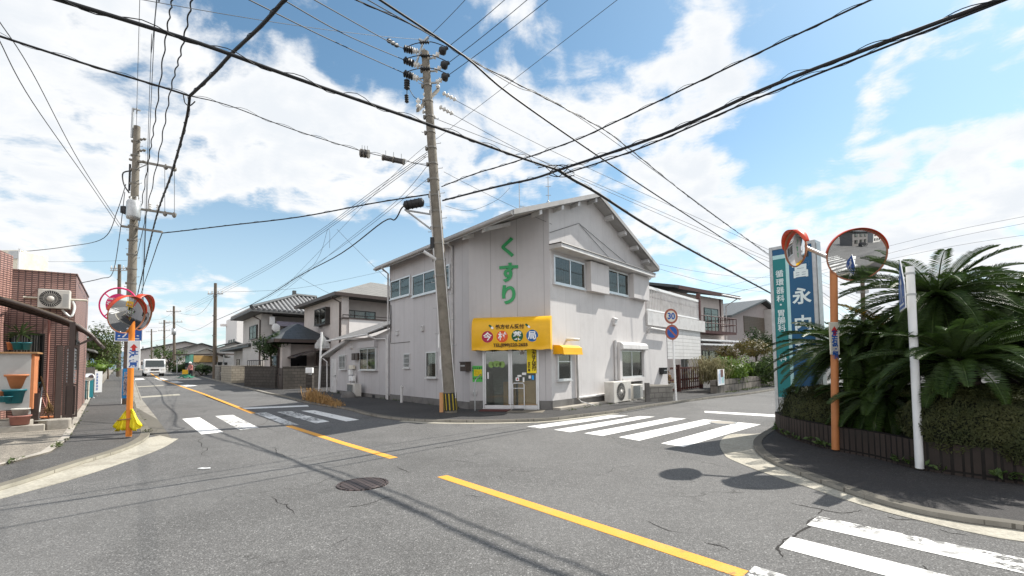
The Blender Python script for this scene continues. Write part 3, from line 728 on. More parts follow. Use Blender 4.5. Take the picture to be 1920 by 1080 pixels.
# upper windows facing the side street, with their storm-shutter boxes and long hood
window(FR, (.18, 2.18, 4.30, 5.28), ph, cur=[(0, .47), (.5, .98)], bar=.06, cm='curtain_dim', gm='glass_dim')
window(FR, (3.80, 5.72, 4.40, 5.36), ph, cur=[(0, .45), (.5, .9)], bar=.06, cm='curtain_dim', gm='glass_dim')
MB().box((2.30, .0, 4.26), (3.68, .24, 5.38), FR.M()).build('shutter_box', M['stucco'], ph, bevel=.01)
MB().box((5.85, .0, 4.36), (7.42, .24, 5.42), FR.M()).build('shutter_box', M['stucco'], ph, bevel=.01)
mb = MB(); mb.hexa([FR.p(t, n, z) for z, (n0, n1) in ((5.44, (0, .50)), (5.58, (0, .48))) for t, n in ((.0, n0), (7.6, n0), (7.6, n1), (.0, n1))]); hd = mb.build('window_hood', M['trim'], ph)
mb = MB(); mb.hexa([FR.p(t, n, z) for z, (n0, n1) in ((5.582, (0, .52)), (5.61, (0, .50))) for t, n in ((-.02, n0), (7.62, n0), (7.62, n1), (-.02, n1))]); mb.build('flashing', M['alu_dark'], hd)
window(FR, (.30, 1.12, 1.02, 1.93), ph, fm='alu', panes=1, hbar=.62, bar=.05)
wb = window(FR, (4.70, 6.72, .98, 2.10), ph, panes=2, cur=[(.02, .46)], cm='curtain_white', proud=.14)
mb = MB(); mb.box((4.50, 0, .84), (4.69, .2, 2.36), FR.M()); mb.box((6.73, 0, .84), (6.92, .2, 2.36), FR.M()); mb.box((4.69, 0, .80), (6.73, .22, .95), FR.M()); mb.build('bay_frame', M['stucco'], wb)
mb = MB()
prof = [(0, 2.45), (.22, 2.42), (.32, 2.33), (.34, 2.16), (.32, 2.12), (0, 2.12)]
mb.prism([FR.p(4.55, n, z) for n, z in prof], (FR.d.x * 2.4, FR.d.y * 2.4, 0)); mb.build('roller_shutter_box', M['trim'], wb, bevel=.01)
MB().box((4.50, -.05, .30), (6.95, .012, .80), FR.M()).build('recess', M['foundation'], ph)
# wall vents
def vent(F, t, z, n=.0, s=.1):
    mb = MB(); mb.box((t - s, 0, z - s * .8), (t + s, s * .9, z + s), F.M()); mb.hexa([F.p(a, b, c) for c, k in ((z + s, 1), (z + s * 1.5, .3)) for a, b in ((t - s, 0), (t + s, 0), (t + s, s * 1.3 * k), (t - s, s * 1.3 * k))])
    return mb.build('vent_hood', M['trim'], ph, bevel=.008)
vent(FR, 4.42, 3.22, s=.13); vent(FL, .75, 2.98, s=.09); vent(FL, 3.05, 3.02, s=.10); vent(FR, 7.6, 3.05, s=.07)
# downpipes and conduits
def pipe(name, pts, r, m, parent): return MB().tube(pts, r, 8).build(name, M[m], parent)
pipe('downpipe', [FL.p(5.36, .30, 6.05), FL.p(5.36, .22, 5.95), FL.p(5.36, .06, 5.85), FL.p(5.36, .06, .1)], .04, 'trim', ph)
pipe('downpipe', [skew(ga, BK - .1, rz(ga)), FL.p(-.05, .35, 5.9), FL.p(-.10, .08, 5.75), FL.p(-.10, .08, 3.2)], .04, 'trim', ph)
pipe('downpipe', [FL.p(-.12, .08, 3.0), FL.p(-.12, .08, .05)], .045, 'trim', ph)
pipe('drain_pipe', [FR.p(1.20, .06, 1.98), FR.p(1.52, .06, 1.98), FR.p(1.52, .06, .36), FR.p(4.40, .06, .38)], .05, 'trim', ph)
pipe('drain_pipe', [FR.p(4.40, .06, 2.5), FR.p(4.40, .06, .9)], .055, 'trim', ph)
pipe('hose', [FR.p(1.52, .06, .34), FR.p(1.60, .15, .22), FR.p(1.75, .38, .15), FR.p(1.95, .5, .07)], .018, 'trim', ph)
mb = MB(); mb.tube([FL.p(-.02, .03, 5.5), FL.p(-.02, .03, 4.2), FL.p(.1, .04, 3.6), FL.p(.06, .04, 2.6)], .012, 5); mb.tube([FL.p(.10, .03, 4.3), FL.p(.16, .04, 3.9), FL.p(.1, .04, 3.1)], .012, 5); mb.build('service_cable', M['black'], ph)
mb = MB(); mb.tube([FR.p(.0, .02, 6.0), FR.p(1.9, .02, 6.75), FR.p(2.0, .03, 6.7)], .008, 5); mb.tube([FR.p(2.0, .03, 6.7), FR.p(5.6, .03, 4.9 + .95)], .008, 5); mb.tube([FR.p(1.9, .03, 6.7), FR.p(4.6, .03, 5.62)], .008, 5); mb.build('service_cable', M['wire'], ph)
# windows facing the main road
def lw(u0, v0, u1, v1): return FL.rect(u0, v0, u1, v1)
window(FL, (.10, 2.02, 4.53, 5.36), ph, cur=[(0, .46), (.52, 1)], cm='curtain', bar=.055)
window(FL, (2.22, 5.20, 4.40, 5.28), ph, panes=3, cur=[(0, .3), (.35, .64), (.7, 1)], bar=.055)
window(FL, (3.38, 4.20, 1.10, 2.10), ph, panes=1, cur=[(.15, .55)], cm='curtain_white')
mb = MB(); T = FL.M()
for i in range(8): mb.box((1.38 + i * .075, .03, 1.50), (1.395 + i * .075, .045, 2.06), T)
for z in (1.5, 1.66, 1.88, 2.045): mb.box((1.36, .03, z), (1.94, .05, z + .018), T)
gw = window(FL, (1.36, 1.94, 1.48, 2.08), ph, panes=1, proud=.03, sill=True); mb.build('grille', M['alu'], gw)
MB().box((0, -.002, 2.555), (1.9, .012, 2.585), FL.M()).build('seam_batten', M['foundation'], ph)
# the glass door under the awning: lined porch room, frame, two leaves
T = FC.M(); mb = MB()
mb.box((d0 - .3, -2.6, -.02), (d1 + .4, -.02, .07), T); mb.box((d0 - .3, -2.6, 2.5), (d1 + .4, -.12, 2.56), T)
mb.box((d0 - .32, -2.6, .07), (d0 - .26, -.13, 2.5), T); mb.box((d1 + .36, -2.6, .07), (d1 + .42, -.13, 2.5), T); mb.box((d0 - .26, -2.62, .07), (d1 + .36, -2.58, 2.5), T)
dr = mb.build('entrance_room', M['cabinet'], ph)
mb = MB(); mb.box((1.66, -.16, .08), (2.31, -.13, 1.02), T); mb.box((.95, -1.3, .08), (1.4, -1.1, .95), T, 0); mb.build('counter', M['counter'], dr)
mb = MB(); mb.box((.52, -1.6, .07), (1.35, -1.58, 1.05), T); mb.box((.52, -1.58, .5), (1.35, -1.4, .53), T); mb.box((.52, -1.58, .8), (1.35, -1.4, .83), T); mb.build('shelf', M['cabinet'], dr)
mb = MB()
for a, b in ((d0 - .035, d0 + .025), (d1 - .025, d1 + .035), (1.40, 1.44)): mb.box((a, -.08, .07), (b, .035, dz), T)
mb.box((d0 + .04, -.08, 2.16), (1.39, .03, 2.24), T); mb.box((1.45, -.08, 2.16), (d1 - .04, .03, 2.24), T); mb.box((d0 + .04, -.08, .07), (1.39, .03, .10), T); mb.box((1.45, -.08, .07), (d1 - .04, .03, .10), T)
df = mb.build('door_frame', M['alu'], ph)
MB().box((d0 + .04, -.04, 2.24), (d1 - .04, -.035, dz), T).build('transom', M['glass_green'], df)
for a, b in ((d0 + .03, 1.397), (1.443, d1 - .03)):
    mb = MB(); mb.box((a, -.03, .105), (b, .01, .21), T); mb.box((a, -.03, .24), (a + .045, .01, 2.15), T); mb.box((b - .045, -.03, .24), (b, .01, 2.15), T); mb.box((a + .045, -.03, 2.10), (b - .045, .01, 2.15), T)
    lf = mb.build('glass_door', M['alu'], ph)
    MB().box((a + .045, -.012, .24), (b - .045, -.006, 2.10), T).build('pane', M['glass_green'], lf)
    if a < 1:
        mb = MB(); mb.lathe([(0, .001), (.17, .001)], FC.MT(.95, .0, 1.60) @ Matrix.Diagonal((1, .62, 1, 1)), 24, sm=False); mb.lathe([(0, .001), (.10, .001)], FC.MT(.76, .0, 1.58) @ Matrix.Diagonal((1, 1.1, 1, 1)), 20, sm=False); mb.lathe([(0, .001), (.10, .001)], FC.MT(1.14, .0, 1.58) @ Matrix.Diagonal((1, 1.1, 1, 1)), 20, sm=False)
        em = mb.build('emblem', M['emblem_green'], lf); text('くすり', .12, FC.MT(.95, .004, 1.56), M['ink'], lf, 'emblem_lettering')
        MB().box((.63, .0, 1.10), (.68, .03, 1.32), T).build('handle', M['alu'], lf)
    else:
        def st(t0, t1, z0, z1, m, nm='notice'): return MB().box((t0, .0, z0), (t1, .004, z1), T).build(nm, M[m], lf)
        st(1.74, 1.92, 1.90, 2.08, 'white'); st(1.60, 1.72, 1.02, 1.14, 'white'); st(1.66, 1.80, 1.16, 1.22, 'white'); st(1.84, 1.90, .98, 1.14, 'white'); st(1.82, 1.96, 1.22, 1.30, 'white'); st(2.04, 2.12, 1.10, 1.20, 'white'); st(2.15, 2.22, 1.06, 1.20, 'bannerblue')
        mb = MB()
        for x, y in ((1.79, 1.95), (1.87, 1.95), (1.83, 2.02)): mb.lathe([(.018, .001), (.036, .001)], FC.MT(x, .005, y), 14, sm=False)
        mb.build('emblem', M['ink'], lf)
        mb = MB(); mb.lathe([(0, .001), (.03, .001)], FC.MT(1.66, .005, 1.08), 14, sm=False); mb.build('emblem', M['red'], lf)
# lettering on the cut corner
for ch, z in (('く', 5.56), ('す', 4.69), ('り', 3.93)):
    text(ch, .72, FC.MT(1.40, .0, z - .03), M['sign_green'], ph, 'wall_letter', ext=.035, bold=.024)
# the awning
aw = thing('awning', 'large yellow pharmacy awning with coloured discs over the glass door', 'awning', FC.p(1.4, .3, 2.6))
AO = .62
FA = FC.off(AO)
t0, t1 = FC.at(884, 630, AO)[0], FC.at(1032, 630, AO)[0]
zb, ztop = FC.at(958, 656, AO)[1], FC.at(958, 596, AO * .72)[1]
prof = [(.0, ztop + .06), (.22, ztop + .055), (.40, ztop + .01), (.53, ztop - .10), (.60, ztop - .26), (AO, ztop - .42), (AO, zb + .16), (AO - .015, zb + .10), (AO + .01, zb)]
mb = MB(); N_ = 30
ws_ = lambda i, j: (.012 * math.sin(i * 1.9 + j) if 1 < j < 6 else .022 * math.sin(i * .8 + j * 2.1)) * (0 if j < 1 else .6)
vs = [FC.p(t0 + (t1 - t0) * i / N_, n + ws_(i, j), z + (.012 * math.sin(i * .9) if j == 8 else 0)) for i in range(N_ + 1) for j, (n, z) in enumerate(prof)]
k = len(prof); mb.add(vs, [(i * k + j, (i + 1) * k + j, (i + 1) * k + j + 1, i * k + j + 1) for i in range(N_) for j in range(k - 1)], 0, True)
for t in (t0, t1): mb.add([FC.p(t, n, z) for n, z in prof] + [FC.p(t, 0, zb)], [list(range(k + 1))])
mb.build('canvas', M['awning'], aw)
mb = MB(); mb.tube([FC.p(t0, AO - .03, zb + .03), FC.p(t1, AO - .03, zb + .03)], .015, 6)
for t in (t0 + .02, (t0 + t1) / 2, t1 - .02): mb.tube([FC.p(t, .0, zb + .05), FC.p(t, AO - .03, zb + .03)], .014, 6)
mb.build('frame', M['steel'], aw)
def apix(u, v, o): 
    t, z = FC.at(u, v, AO + o); return FC.MT(t, AO + o, z)
text('処方せん受付', .158, apix(955.5, 612.8, .006) , M['ink'], aw, bold=.004)
for (u, v), ch, m in zip(((914, 631.6), (941.5, 631), (970, 629.8), (997.8, 629.3)), '今村薬局', ('crimson', 'vermilion', 'dkgreen', 'blue')):
    mb = MB(); mb.lathe([(0, .001), (.195, .001)], apix(u, v, .008), 32, sm=False); mb.add([], []); d_ = mb.build('disc', M[m], aw)
    MB().lathe([(.195, .001), (.212, .001)], apix(u, v, .008), 32, sm=False).build('ring', M['awning_trim'], d_)
    text(ch, .285, apix(u, v + .4, .012), M['white'], d_, bold=.006)
text('TEL(099)220-2655', .142, apix(957, 647, .012), M['ink'], aw, bold=.004, sx=1.06)
for u, v in ((921, 613.2), (989.7, 611)):
    Tm = apix(u, v, .008) @ Matrix.Rotation(-.72, 4, 'Z') @ Matrix.Scale(.72, 4)
    mb = MB(); mb.add([Tm @ Vector((x, y, 0)) for x, y in [(-.10 - .045 * math.sin(a), .045 * math.cos(a)) for a in [i * math.pi / 8 for i in range(9)]] + [(0, -.045), (0, .045)]], [list(range(11))])
    cp = mb.build('capsule', M['dkgreen'], aw)
    mb = MB(); mb.add([Tm @ Vector((x, y, 0)) for x, y in [(.08 + .045 * math.sin(a), -.045 * math.cos(a)) for a in [i * math.pi / 8 for i in range(9)]] + [(0, .045), (0, -.045)]], [list(range(11))]); mb.build('capsule_end', M['white'], cp)
# the little awning over the side window
sa_ = thing('awning', 'small yellow awning over the narrow ground floor window', 'awning', FR.p(.7, .2, 2.0))
mb = MB(); prof2 = [(0, 2.22), (.26, 2.20), (.40, 2.12), (.42, 1.96), (.43, 1.90)]
vs = [FR.p(t, n, z) for t in (.12, 1.30) for n, z in prof2]; mb.add(vs, [(j, 5 + j, 6 + j, j + 1) for j in range(4)]); mb.add([FR.p(.12, n, z) for n, z in prof2] + [FR.p(.12, 0, 1.90)], [list(range(6))]); mb.add([FR.p(1.30, n, z) for n, z in prof2] + [FR.p(1.30, 0, 1.90)], [list(range(6))])
mb.build('canvas', M['awning'], sa_)
MB().box((.12, .40, 1.885), (1.30, .44, 1.91), FR.M()).build('hem', M['awning_trim'], sa_)
pipe('exhaust_pipe', [FR.p(.95, .0, 2.42), FR.p(.95, .22, 2.42), FR.p(1.35, .24, 2.42)], .05, 'cream', ph)
def scribble(par, F, t, n, z, k, w, h, m, down=False):
    # a row of marks too small to read in the photograph
    rnd = random.Random(k * 31 + int(z * 100)); mb = MB()
    for i in range(k):
        x, y = (t, z - i * w * 1.05) if down else (t + (i - (k - 1) / 2) * w, z)
        for j in range(3): mb.box((x - w * .36, n, y - h / 2 + j * h * .38), (x + w * rnd.uniform(.1, .38), n + .002, y - h / 2 + j * h * .38 + h * .14), F.M())
        mb.box((x - w * .05 + rnd.uniform(-.2, .2) * w, n + .0001, y - h / 2), (x + w * .06, n + .0021, y + h / 2), F.M())
    mb.build('lettering', M[m], par)
# banner, poster, mailboxes, rails, mat
def panel(name, label, cat, F, r, n, mt, th=.012, group=None):
    t0, t1, z0, z1 = r; o = thing(name, label, cat, F.p((t0 + t1) / 2, n, z0), group)
    MB().box((t0, n, z0), (t1, n + th, z1), F.M()).build('panel', M[mt], o)
    return o
bn = panel('banner', 'tall yellow prescription banner hanging at the right glass door', 'banner', FC, (2.00, 2.32, 1.28, 2.12), .05, 'poster_yellow', .008)
text('処\n方\nせ\nん\n受\n付', .145, FC.MT(2.235, .06, 1.735), M['ink'], bn, line=.86, bold=.006)
text('保\n険\n薬\n局', .085, FC.MT(2.07, .06, 1.49), M['ink'], bn, line=.9, bold=.003)
r = FC.rect(886, 686, 905, 716)
po = panel('poster', 'green notice with a yellow field on the wall beside the door', 'poster', FC, r, .004, 'poster_green')
MB().box((r[0] + .05, .017, r[2] + .20), (r[1] - .02, .021, r[2] + .42), FC.M()).build('field', M['poster_yellow'], po)
scribble(po, FC, (r[0] + r[1]) / 2, .018, r[3] - .08, 5, .08, .06, 'ink'); scribble(po, FC, (r[0] + r[1]) / 2, .018, r[3] - .16, 7, .055, .035, 'blue')
for k in range(3): scribble(po, FC, (r[0] + r[1]) / 2 + .01, .022, r[2] + .37 - k * .065, 6, .05, .035, 'ink')
scribble(po, FC, (r[0] + r[1]) / 2, .018, r[2] + .12, 5, .07, .05, 'ink')
def mailbox(F, t, z, m, label, w=.36, h=.30):
    o = thing('mailbox', label, 'mailbox', F.p(t, .1, z))
    MB().box((t - w / 2, .0, z), (t + w / 2, .22, z + h), F.M()).build('box', M[m], o, bevel=.012)
    MB().box((t - w / 2 - .01, .0, z + h + .001), (t + w / 2 + .01, .25, z + h + .03), F.M()).build('lid', M[m], o, bevel=.006)
    MB().box((t - w * .36, .222, z + h * .55), (t + w * .36, .23, z + h * .72), F.M()).build('slot', M['steel'], o)
    return o
mailbox(FL, 6.28, 1.36, 'bronze', 'brown metal mailbox left of the pharmacy door')
mailbox(FR, 9.05, 1.02, 'black', 'black mailbox near the far end of the sunlit pharmacy wall', .46, .28)
mb = MB(); mb.tube([FC.p(.30, .45, .06), FC.p(.30, .45, .98), FC.p(.32, .40, 1.08), FC.p(.40, .12, 1.24), FC.p(.40, .0, 1.24)], .02, 8)
tag(mb.build('handrail', M['steel']), 'thin steel handrail rising to the wall beside the poster', 'handrail')
mb = MB(); mb.tube([FC.p(1.52, .10, .07), FC.p(1.52, .10, .92), FC.p(1.55, .10, .95), FC.p(1.86, .10, .95), FC.p(1.90, .10, .9), FC.p(1.90, .10, .07)], .018, 8); mb.tube([FC.p(1.52, .10, .78), FC.p(1.90, .10, .78)], .014, 8)
tag(mb.build('handrail', M['alu']), 'white two bar hoop rail in front of the right glass door', 'handrail')
MB_ = MB().box((d0 - .02, .10, .068), (1.44, .70, .088), FC.M()); tag(MB_.build('doormat', mat('mat_red', (.085, .022, .018), .95, .2, 20, .5, 90), bevel=.004), 'dark red doormat before the left glass door', 'doormat')
MB_ = MB().box((1.54, .16, .068), (1.90, .42, .11), FC.M()); tag(MB_.build('boot_scraper', M['black'], bevel=.006), 'flat black tray under the hoop rail by the door', 'tray')
o = thing('outdoor_socket', 'small outdoor socket box low on the wall by the handrail', 'socket box', FC.p(.2, 0, .6)); MB().box((.12, 0, .55), (.26, .07, .70), FC.M()).build('box', M['trim'], o, bevel=.01); MB().box((.14, .07, .57), (.24, .09, .66), FC.M()).build('cover', M['steel'], o)
mb = MB(); mb.box((1.45, .1, .05), (2.6, .95, .075), FC.M()); setting(mb.build('paving', M['block_warm']))
# standpipe by the wall
p = V2(G(753, 758)); mb = MB(); mb.tube([(p.x, p.y, .05), (p.x, p.y, .78)], .055, 10); mb.tube([(p.x, p.y, .72), (p.x + .1, p.y - .12, .72)], .03, 8)
tag(mb.build('standpipe', M['trim']), 'white standpipe with a tap before the shaded pharmacy wall', 'water tap')
# antennas on the roof
def antenna(a, b, h, label, kind=0):
    base = skew(a, b, rz(a) + .15); o = thing('antenna', label, 'antenna', base)
    MB().tube([base, base + Vector((0, 0, h))], .016, 6).build('mast', M['steel'], o)
    mb = MB(); top = base.z + h
    if kind: 
        for i in range(3): mb.tube([base + Vector((-.1, 0, h - .1 - i * .35)), base + Vector((.1, 0, h - .1 - i * .35))], .012, 5)
        for sx_, sy_ in ((.35, .1), (-.35, .1), (0, -.3)): mb.tube([base + Vector((sx_, sy_, -.05)), base + Vector((0, 0, .35))], .012, 5)
    else:
        mb.tube([base + Vector((-.02, 0, h * .35)), base + Vector((.28, .1, h * .35))], .012, 5)
        for i in range(4): mb.tube([base + Vector((.05 + i * .06, -.14, h * .35)), base + Vector((.05 + i * .06, .16, h * .35))], .007, 4)
    mb.build('elements', M['steel'], o)
q = skew(-1, 2, 0)
def roofpt(u, v):
    r_ = ray(u, v); best = None
    for i in range(400):
        t = 12 + i * .05; p = Vector((r_.x * t, r_.y * t)) - PA
        det = E1.x * E2.y - E1.y * E2.x; a = (p.x * E2.y - p.y * E2.x) / det; b = (E1.x * p.y - E1.y * p.x) / det
        if a > AX - 1: return a, b
    return 1.5, 3
antenna(1.6, 3.1, 1.7, 'thin roof aerial with short side prongs on the pharmacy roof', 0)
antenna(1.6, 1.35, 1.35, 'aerial mast on tripod legs nearer the gable of the pharmacy', 1)
# air conditioner units standing by the walls
def ac_unit(name_label, F, t, n, z, w=.80, h=.58, dpt=.29, fan=True, cat='air conditioner', feet=True):
    o = thing('air_conditioner', name_label, cat, F.p(t + w / 2, n + dpt / 2, z))
    T = F.M(t, n, z); zf = .09 if feet else .0
    MB().box((0, 0, zf), (w, dpt, zf + h), T).build('casing', M['ac_white'], o, bevel=.018)
    cx, cz, R_ = w * .40, zf + h * .5, h * .44
    if fan:
        MB().lathe([(0, .004), (R_, .004)], F.MT(t + cx, n + dpt, z + cz), 28, sm=False).build('fan_opening', M['black'], o)
        mb = MB(); Tm = F.MT(t + cx, n + dpt, z + cz)
        for i in range(28):
            a = i * math.pi / 14; c_, s_ = math.cos(a), math.sin(a)
            mb.tube([Tm @ Vector((c_ * .08, s_ * .08, .012)), Tm @ Vector((math.cos(a + .18) * R_, math.sin(a + .18) * R_, .012))], .0035, 4)
        for rr in (.6, 1.0): mb.lathe([(R_ * rr - .003, .010), (R_ * rr, .014), (R_ * rr + .003, .010)], Tm, 28)
        mb.lathe([(0, .02), (.085, .018), (.09, .006)], Tm, 18); mb.build('fan_grille', M['ac_white'], o)
    else:
        mb = MB()
        for i in range(14): mb.box((.05, dpt, zf + .06 + i * (h - .12) / 14), (w * .72, dpt + .012, zf + .075 + i * (h - .12) / 14), T)
        mb.build('louvre', M['steel'], o); MB().box((.05, dpt, zf + .05), (w * .74, dpt + .003, zf + h - .05), T).build('fan_opening', M['black'], o)
    mb = MB()
    for i in range(12): mb.box((w * .86 - .06, dpt, zf + .08 + i * .035), (w * .96, dpt + .006, zf + .095 + i * .035), T)
    mb.build('side_grille', M['steel'], o)
    if feet:
        for x in (.08, w - .16): MB().box((x, -.04, -.0), (x + .08, dpt + .10, zf - .002), T).build('foot', M['palepot'], o, bevel=.006)
    return o
q0, q1 = FR.at(1151, 740, .62)[0], FR.at(1184, 740, .62)[0]; ac_unit('larger outdoor air conditioner with round fan below the bay window', FR, q0, .22, .0, q1 - q0, .78, .40)
q0, q1 = FR.at(1187, 740, .56)[0], FR.at(1206, 740, .56)[0]; ac_unit('smaller white outdoor air conditioner beside the larger fan unit', FR, q0, .22, .0, q1 - q0, .60, .34, False)
# ---------------------------------------------------------------- annex and the houses along the main road
class Lot:
    """Local frame of a house: a runs away along the main road, b back from it."""
    def __init__(s, K, z=None, ea=RD, eb=SD):
        s.K = V2(K); s.z = gz(*s.K) if z is None else z; s.ea = ea; s.eb = eb
    def p(s, a, b, z):
        q = s.K + s.ea * a + s.eb * b
        return Vector((q.x, q.y, s.z + z))
    def box(s, mb, a0, a1, b0, b1, z0, z1, m=0): mb.hexa([s.p(a, b, z) for z in (z0, z1) for a, b in ((a0, b0), (a1, b0), (a1, b1), (a0, b1))], m)
    def road(s, L): return Face(s.K + s.ea * L, -s.ea)
    def end(s): return Face(s.K, s.eb)
    def hip(s, mb, a0, a1, b0, b1, ze, rise, th=.12, inset=None):
        w = min(a1 - a0, b1 - b0) / 2 if inset is None else inset
        if a1 - a0 >= b1 - b0: r0, r1 = (a0 + w, (b0 + b1) / 2), (a1 - w, (b0 + b1) / 2)
        else: r0, r1 = ((a0 + a1) / 2, b0 + w), ((a0 + a1) / 2, b1 - w)
        e = [(a0, b0), (a1, b0), (a1, b1), (a0, b1)]
        vs = [s.p(a, b, ze) for a, b in e] + [s.p(*r0, ze + rise), s.p(*r1, ze + rise)]
        vs += [s.p(a, b, ze - th) for a, b in e]
        if a1 - a0 >= b1 - b0: f = [(0, 1, 5, 4), (1, 2, 5), (2, 3, 4, 5), (3, 0, 4)]
        else: f = [(0, 1, 4), (1, 2, 5, 4), (2, 3, 5), (3, 0, 4, 5)]
        f += [(0, 6, 7, 1), (1, 7, 8, 2), (2, 8, 9, 3), (3, 9, 6, 0), (6, 9, 8, 7)]
        c = s.p((a0 + a1) / 2, (b0 + b1) / 2, ze + .01)
        mb.closed(vs, f, c)
    def gable(s, mb, a0, a1, b0, b1, ze, rise, th=.14, along='a'):
        if along == 'a':
            bm_ = (b0 + b1) / 2
            for x0, x1 in ((b0, bm_), (b1, bm_)): mb.hexa([s.p(a, b, z + o) for o in (0, th) for a, b, z in ((a0, x0, ze), (a1, x0, ze), (a1, x1, ze + rise), (a0, x1, ze + rise))])
        else:
            am = (a0 + a1) / 2
            for x0, x1 in ((a0, am), (a1, am)): mb.hexa([s.p(a, b, z + o) for o in (0, th) for a, b, z in ((x0, b0, ze), (x0, b1, ze), (x1, b1, ze + rise), (x1, b0, ze + rise))])
# --- the annex joined to the pharmacy
FN = FL.off(-.02)
an = thing('annex', 'low grey annex with lean-to roofs joined to the shaded side of the pharmacy', 'annex', FL.p(-4, -1, 0))
mb = MB()
mb.prism([FN.p(t, 0, z) for t, z in ((-8.35, .10), (-.02, .10), (-.02, 3.25), (-1.75, 3.02), (-5.2, 2.93), (-8.35, 2.12))], inn(FN), 0)
mb.prism([FN.p(-8.35, n, z) for n, z in ((-.13, .0), (-3, .0), (-3, 3.0), (-.13, 2.10))], (FL.d.x * .1, FL.d.y * .1, 0))
mb.prism([FN.p(t, -3.1, z) for t, z in ((-8.35, 0), (-.02, 0), (-.02, 4.0), (-8.35, 2.9))], inn(FN))
mb.build('wall', M['siding'], an)
mb = MB(); mb.box((-7.1, -.05, 0), (-.02, .02, .24), FL.M()); mb.build('foundation', M['foundation'], an)
mb = MB()
mb.hexa([FL.p(t, n, z + o) for o in (0, .07) for t, n, z in ((-7.75, .36, 3.00), (-1.72, .36, 3.04), (-1.72, -3.2, 4.30), (-7.75, -3.2, 4.26))])
mb.hexa([FL.p(t, n, z + o) for o in (0, .07) for t, n, z in ((-1.68, .28, 3.16), (-.02, .28, 3.30), (-.02, -3.2, 4.42), (-1.68, -3.2, 4.34))])
ar = mb.build('roof', M['roofsheet'], an)
mb = MB(); mb.hexa([FL.p(t, n, z + o) for o in (0, .14) for t, n, z in ((-9.2, .24, 2.12), (-5.2, .24, 2.86), (-5.2, -2.8, 2.9), (-9.2, -2.8, 2.12))]); mb.build('roof', M['trim'], an)
mb = MB(); mb.tube([FL.p(-7.8, .42, 3.01), FL.p(-1.66, .42, 3.06)], .05, 8); mb.tube([FL.p(-1.66, .36, 3.16), FL.p(-.1, .34, 3.32)], .05, 8); mb.tube([FL.p(-1.68, .38, 3.0), FL.p(-1.4, .1, 2.85), FL.p(-.32, .08, 2.80), FL.p(-.25, .08, 2.7), FL.p(-.25, .08, .1)], .04, 8); mb.build('gutter', M['trim'], ar)
mb = MB(); mb.tube([FL.p(-9.0, .2, 2.05), FL.p(-8.55, .1, 1.85), FL.p(-8.5, .1, .05)], .04, 8); mb.build('downpipe', M['trim'], an)
window(FN, (-3.50, -1.46, 1.38, 2.45), an, cur=[(.1, .45), (.58, .98)], cm='curtain_white', proud=.12)
MB().box((-3.52, 0, 2.46), (-1.44, .20, 2.78), FN.M()).build('shutter_box', M['siding'], an, bevel=.01)
g2 = window(FN, (-6.56, -5.58, 1.40, 2.20), an, panes=2, proud=.10)
mb = MB()
for i in range(7): mb.box((-6.5 + i * .14, .11, 1.45), (-6.48 + i * .14, .125, 2.15), FN.M())
for z in (1.5, 1.8, 2.1): mb.box((-6.52, .108, z), (-5.62, .127, z + .02), FN.M())
mb.build('grille', M['alu'], g2)
ado = MB().box((-8.05, 0, .08), (-7.15, .035, 2.0), FN.M()).build('door', M['trim'], an)
mb = MB(); mb.box((-7.98, .036, 1.0), (-7.22, .05, 1.03), FN.M()); mb.box((-7.30, .036, .95), (-7.25, .09, 1.1), FN.M()); mb.build('handle', M['steel'], ado)
mb = MB()
for t in (-4.32, -3.85): mb.box((t, 0, 1.88), (t + .38, .22, 2.24), FN.M())
mb.build('vent_hood', M['bronze'], an, bevel=.02)
MB().lathe([(0, .12), (.09, .1), (.12, .0)], FN.MT(-4.8, 0, 2.56), 14).build('lamp', M['trim'], an)
mb = MB(); 
for t in (-6.9, -2.0): mb.box((t, .021, .05), (t + .32, .026, .2), FL.M())
mb.build('underfloor_vent', M['black'], an)
gm = thing('gas_meter', 'white gas meter boxes and pipes on the grey annex wall', 'gas meter', FL.p(-4.5, .1, 0))
mb = MB()
for t in (-4.75, -4.25, -4.02): mb.tube([FL.p(t, .08, .05), FL.p(t, .08, 1.35)], .03, 6)
mb.tube([FL.p(-4.75, .08, .5), FL.p(-4.02, .08, .5)], .02, 6); mb.build('pipe', M['trim'], gm)
for t, z in ((-4.70, 1.12), (-4.35, .80), (-4.66, .80)): MB().box((t, .05, z), (t + .26, .22, z + .26), FL.M()).build('meter_box', M['white'], gm, bevel=.02)
MB().box((-4.82, .03, 1.42), (-4.18, .16, 1.62), FL.M()).build('meter_box', M['cream'], gm, bevel=.02)
ac_unit('outdoor air conditioner with slatted front by the annex window', FL, -3.95, .22, .0, 1.10, .62, .34, False)

# --- the cream house with the roofed balcony
def shut(F, r, par, m='alu_dark', cur=None, **k): return window(F, r, par, fm=m, cur=cur, bar=.06, **k)
h1 = Lot(V2(D(640, 650, 33.)))
cr_ = thing('house', 'two storey beige house with grey hip roof and a white balcony behind the annex', 'house', h1.p(4, 4, 0))
mb = MB()
h1.box(mb, 1.3, 9, 0, 10, 0, 6.5); h1.box(mb, 0, 1.3, 0, .55, 0, 6.5); h1.box(mb, 0, 1.3, .55, 10, 0, 3.55)
mb.build('wall', M['house_cream'], cr_)
mb = MB(); h1.hip(mb, -.42, 9.7, -.65, 10.7, 6.66, 2.0, .18); r1 = mb.build('roof', M['roofgrey'], cr_)
mb = MB()
for a0, a1, b0, b1 in ((-.46, 9.73, -.70, -.652), (-.47, -.425, -.7, 10.7)): h1.box(mb, a0, a1, b0, b1, 6.44, 6.68)
mb.build('gutter', M['bronze'], r1)
mb = MB(); h1.box(mb, -.06, .06, .56, 10, 3.56, 4.95); b1_ = mb.build('balcony', M['house_white'], cr_)
mb = MB(); F1 = h1.end()
